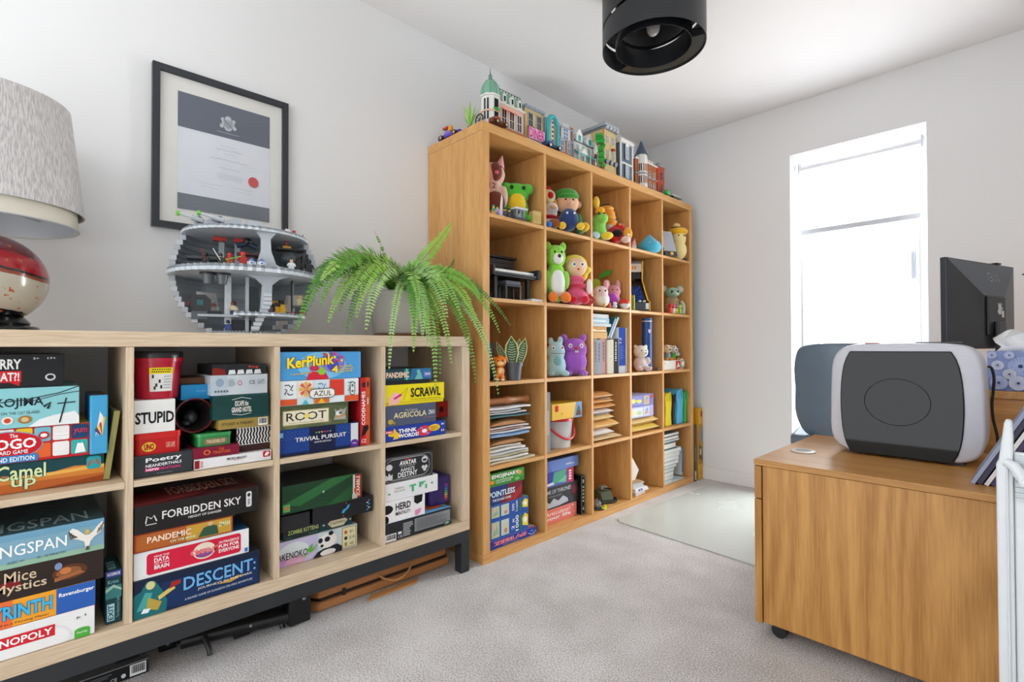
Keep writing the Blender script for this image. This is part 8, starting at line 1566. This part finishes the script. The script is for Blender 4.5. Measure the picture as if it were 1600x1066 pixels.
for i in range(4): MB().cyl((.028, -W_/2+.008+i*(W_-.016)/3, .0045), (.028, -W_/2+.008+i*(W_-.016)/3, H_*.44), .0028, WHP, n=8).build('porch_column', t)
for i in range(3): window(t, -W_/2+W_*(.2+.3*i), .016, .022, H_*.36, .0005, WHP, TL)
for i in range(3): window(t, -W_/2+W_*(.2+.3*i), H_*.68, .022, H_*.24, .0005, WHP, TL)
# narrow pink house, tree
t, W_, H_ = bld('narrow white and plum brick house beside the green tree', 927.5, 933, 238, .352, .15, '#dcd6d2', '#c9c4bc'); m = MB(); m.prism([(-W_/2, 0), (W_/2, 0), (0, .05)], (-.1, 0, H_+.0005), (0, 1, 0), (0, 0, 1), (.105, 0, 0), WHP); m.build('gable_roof', t); window(t, 0, H_*.4, .020, H_*.45, .0005, PLA('#8a4a6a'), DKP); MB().box((.001, -.012, .006), (.004, .012, H_*.3), PLA('#c47a8a')).build('door', t)
yq = at(937.5, 250, .376)[0]; t = thing('brick_tree', 'tall bright green brick tree between the pink house and tan tower', 'toy tree', (.386, yq, ZT)); ht = at(935, 214, .365)[1]-ZT
MB().cyl((0, 0, 0), (0, 0, ht*.9), .006, PLA('#6b4a2c'), n=8).build('trunk', t); rn = random.Random(2)
for i in range(11): z = ht*(.08+.085*i); w_ = .012+.008*rn.random()+(.010 if i > 7 else 0); MB().prism([(w_, 0), (0, w_*.9), (-w_, .2*w_), (-.3*w_, -w_)], (0, .010*rn.uniform(-1, 1)-(.012 if i > 7 else 0), z), (1, 0, 0), (0, 1, 0), (0, 0, .013), PLA('#1fa03c' if i % 2 else '#2cb048')).build('leaf_plate', t)
# tan tall building with grey cornice
t, W_, H_ = bld('tall tan brick building with heavy grey cornice', 942, 963, 211, .322, .2, '#d9be84', '#c9b27c'); cn = cornice(t, W_, H_+.0004, .012, PLA('#7d848e'), .012); MB().box((-.2, -W_/2-.006, H_+.013), (.020, W_/2+.006, H_+.030), PLA('#a4abb4')).build('parapet', cn)
for i in range(4): MB().box((.0125, -W_/2+.010+i*W_*.25, H_+.002), (.022, -W_/2+.026+i*W_*.25, H_+.0125), PLA('#cfd4d8')).build('bracket', cn)
for j in range(2):
    for i in range(2): window(t, -W_/2+W_*(.32+.42*i), H_*(.42+.30*j), .020, H_*.18, .0005, WHP, BLU)
for i in range(3): MB().cyl((.0, -W_/2+W_*(.18+.32*i), H_*.34), (.016, -W_/2+W_*(.18+.32*i), H_*.32), .013, PLA('#5a626c'), n=12).build('awning', t)
MB().box((.001, -W_/2+.01, .0045), (.024, W_/2-.006, .026), PLA('#e6d09a')).build('cafe_front', t, bevel=.002); MB().box((.001, .01, H_*.60), (.018, .03, H_*.635), PLA('#a8341f')).build('flower_box', t); MB().box((.0, -W_/2, .0045), (.004, -W_/2+.008, H_), PLA('#c27a3e')).build('pilaster', t)
# white and blue tower block
t, W_, H_ = bld('narrow white brick town house with blue grey windows', 968, 988, 231, .335, .2, '#5f7286', '#8f969c'); cornice(t, W_, H_+.0004, .022, WHP, .012)
for y in (-W_/2, W_/2-.010): MB().box((.0003, y, .0045), (.006, y+.010, H_), WHP).build('pilaster', t)
for z in (.018, H_*.48): MB().box((.0003, -W_/2+.0105, z), (.008, W_/2-.0105, z+.008), WHP).build('string_course', t)
for j in range(2):
    window(t, 0, H_*(.10+.46*j)+.01, .034, H_*.34, .0063, WHP, PLA('#9fb0c0', .15), j == 1)
MB().box((.006, -.012, .0045), (.026, .020, .016), PLA('#e0c44a')).build('yellow_step', t)
# orange corner building with blue cone tower
t, W_, H_ = bld('orange and white brick building with blue cone tower', 992, 1026, 263, .325, .2, '#b5622f', '#8a9097')
cornice(t, W_, H_+.0004, .008, WHP); cornice(t, W_, H_*.52, .007, PLA('#9aa0a6'))
for j in range(2):
    for i in range(3): window(t, -W_/2+W_*(.46+.20*i), H_*(.22+.36*j), .022, H_*.20, .0005, WHP, DKP)
MB().box((.0, -W_/2, .0045), (.014, W_/2, H_*.18), PLA('#5a616a')).build('shop_front', t, bevel=.002)
ty = -W_/2+W_*.27; th1 = at(1008, 247, .33)[1]-ZT; tw_ = MB(); tw_.prism(octo(.036), (.0, ty, .0046), (1, 0, 0), (0, 1, 0), (0, 0, th1), WHP); tw_ = tw_.build('tower', t)
m = MB(); m.lathe([(.042, 0), (.036, .008), (.018, .052), (.003, .088), (0, .089)], PLA('#3d5268'), 12, c=(0, ty, th1+.005)); m.build('cone_roof', tw_)
for a in (-67.5, -22.5, 22.5):
    for zz in (H_*.22, H_*.62):
        m = MB(); m.T = Matrix.Translation((0, ty, 0)) @ rotm(0, 0, a+22.5-22.5); m.box((.0336, -.009, zz), (.0352, .009, zz+H_*.24), PLA('#b5622f') if a == -22.5 else DKP); m.build('tower_panel', tw_)
MB().prism(octo(.039), (0, ty, H_*.52), (1, 0, 0), (0, 1, 0), (0, 0, .008), PLA('#9aa0a6')).build('tower_band', tw_)
for i in range(3): MB().box((-.03, .0+.026*i, H_+.0086), (.004, .018+.026*i, H_+.026), PLA('#e6cfc4')).build('roof_block', t)
# red tower
t, W_, H_ = bld('narrow red brick tower with grey cap at the street end', 1027, 1038, 264, .33, .14, '#c0401e', '#8a9097'); cornice(t, W_, H_+.0004, .008, PLA('#a4a8ac')); m = MB(); m.lathe([(.024, 0), (.022, .012), (.012, .022), (0, .024)], PLA('#8f949a'), 10, c=(-.02, 0, H_+.0086)); m.build('cap', t)
for j in range(2): window(t, 0, H_*(.2+.38*j), .022, H_*.26, .0005, PLA('#8a8f94'), DKP)
MB().box((.0, -W_/2, .0045), (.016, W_/2, H_*.14), PLA('#cfd3d6')).build('steps', t)
# bush and white table
t = thing('brick_bush', 'round bright green brick bush beside the red tower', 'toy tree', (.362, at(1041, 300, .36)[0], ZT)); MB().cyl((0, 0, 0), (0, 0, .03), .004, PLA('#6b4a2c'), n=8).build('trunk', t); blob('leaves', [((0, 0, .034), (.018, .02, .018)), ((.004, .010, .026), (.014, .014, .014))], PLA('#2fae4e'), t, .003)
y0 = at(1056, 305, .35)[0]; t = thing('brick_pavilion', 'white brick canopy with dark green edge near the bookcase end', 'toy building', (.33, y0, ZT)); MB().box((-.05, -.062, .034), (.03, .062, .041), PLA('#dfe2e0')).build('canopy', t); MB().prism([(-.06, .0), (.06, 0), (.04, -.012), (-.04, -.012)], (-.05, 0, .0336), (0, 1, 0), (0, 0, 1), (.08, 0, 0), PLA('#4a5a44')).build('canopy_underside', t)
for x in (-.03, .02): MB().cyl((x, .0, 0), (x, 0, .0213), .004, WHP, n=8).build('leg', t)
m = MB(); m.ell((-.01, .012, .0475), (.011, .014, .006), PLA('#d9a83a'), 12, 8); m.build('yellow_cushion', t)
# vehicles and palm at the left end
def vehicle(label, cx, cyy, rz, body, cab, wheel, hub, ln=.085, wd=.04):
    t = thing('brick_car', label, 'toy car', (cx, cyy, ZT), rz)
    MB().prism([(-ln/2, .009), (ln/2, .009), (ln/2, .019), (ln*.22, .023), (ln*.1, .021), (-ln*.3, .023), (-ln/2, .028)], (0, -wd/2, 0), (1, 0, 0), (0, 0, 1), (0, wd, 0), PLA(body)).build('body', t, bevel=.001)
    MB().prism([(-ln*.28, .0235), (ln*.06, .0225), (ln*.0, .036), (-ln*.22, .038)], (0, -wd*.4, 0), (1, 0, 0), (0, 0, 1), (0, wd*.8, 0), PLA(cab)).build('cab', t)
    for x in (-ln*.3, ln*.32):
        for s_ in (-1, 1):
            y = s_*(wd/2+.0045); m = MB(); m.cyl((x, y-.004, .011), (x, y+.004, .011), .011, PLA(wheel), n=14); w2 = m.build('wheel', t); m = MB(); m.cyl((x, y+s_*.0042, .011), (x, y+s_*.0052, .011), .006, PLA(hub), n=10); m.build('hub', w2)
    m = MB(); m.ell((ln/2, wd*.28, .016), .004, PLA('#e9d28a'), 8, 6); m.build('headlamp', t); return t
t = vehicle('purple brick beach car with yellow wheels at the left end', .148, BY0+.030, 2, '#5a3fae', '#8a6fd0', '#1b1b1d', '#e9c03a', .150, .044); ellp('surfer_hair', (-.012, 0, .052), (.012, .012, .016), PLA('#e9a02a'), t); MB().cyl((-.04, 0, .03), (-.045, .0, .06), .0018, PLA('#4aa03c'), n=6).build('mast', t); MB().box((-.06, -.008, .058), (-.025, .008, .066), PLA('#c8342c')).build('roof_rack', t)
t = thing('brick_palm', 'small lime green brick palm in a brown pot at the left end', 'toy tree', (.268, BY0+.035, ZT)); m = MB(); m.lathe([(0, 0), (.010, 0), (.014, .018), (0, .018)], PLA('#7a4a2a'), 12); m.build('pot', t, smooth=True); 
for i in range(9): a = R_(40*i); d = Vector((math.cos(a), math.sin(a), 0)); sd = Vector((-d.y, d.x, 0)); m = MB(); up_ = .045+.03*(i % 3); m.add([Vector((0, 0, .0185)), d*.018+sd*.006+Vector((0, 0, .0185+up_*.6)), d*(.03+.006*(i % 2))+Vector((0, 0, .0185+up_)), d*.018-sd*.006+Vector((0, 0, .0185+up_*.6))], [(0, 1, 2, 3)], PLA('#9ad02c' if i % 2 else '#7fc024')); o = m.build('leaf', t); o.modifiers.new('thick', 'SOLIDIFY').thickness = .0012
t = thing('brick_wagon_wheel', 'black spoked toy wheel standing near the bookcase corner', 'toy wheel', (.335, BY0+.030, ZT)); m = MB(); m.tube([(.024*math.cos(a/20*6.283), 0, .027+.024*math.sin(a/20*6.283)) for a in range(20)], .003, PLA('#26282b'), 6, closed=True); m.build('rim', t, smooth=True)
for i in range(4): a = math.pi*i/4; MB().cyl((.022*math.cos(a), 0, .027+.022*math.sin(a)), (-.022*math.cos(a), 0, .027-.022*math.sin(a)), .0014, PLA('#26282b'), n=6).build('spoke', t)
vehicle('brown and orange vintage brick car at the corner building', .384, at(775, 195, .37)[0], 92, '#7a3a22', '#b5562c', '#1b1b1d', '#c9b48a', .085, .03)
vehicle('dark blue brick car parked before the orange bank', .373, at(861, 230, .37)[0], 90, '#24406e', '#3f6fb4', '#17181a', '#e9e6da', .105, .03)

# ------------------------------------------------------------------ keep every thing clear of the sides of its compartment
def bounds(o, M):
    pts_ = [M @ Vector(v) for v in o.bound_box] if o.type == 'MESH' else []
    for ch in o.children: pts_ += bounds(ch, M @ ch.matrix_basis)
    return pts_
for o in list(col.objects):
    if o.parent or 'category' not in o or o.location.y < BY0 or o.location.y > BY0+BL or o.location.x > .40 or o.location.z > BH-.02 or o.name.startswith('bookcase'): continue
    c_ = int((o.location.y-BY0-TO)/(CW+TI)); P_ = bounds(o, o.matrix_basis)
    if not P_: continue
    a, b_ = min(p.y for p in P_), max(p.y for p in P_); lo, hi = cell(c_, 0)[0]+.002, cell(c_, 0)[0]+CW-.002
    zf_ = cell(0, round((o.location.z-TO)/(CW+TI)))[1]+.0005; zmin = min(p.z for p in P_)
    if zf_-.02 < zmin < zf_ and o.location.z-zf_ < .05: o.location.z += zf_-zmin
    if b_-a > hi-lo: continue
    if a < lo: o.location.y += lo-a
    elif b_ > hi: o.location.y -= b_-hi
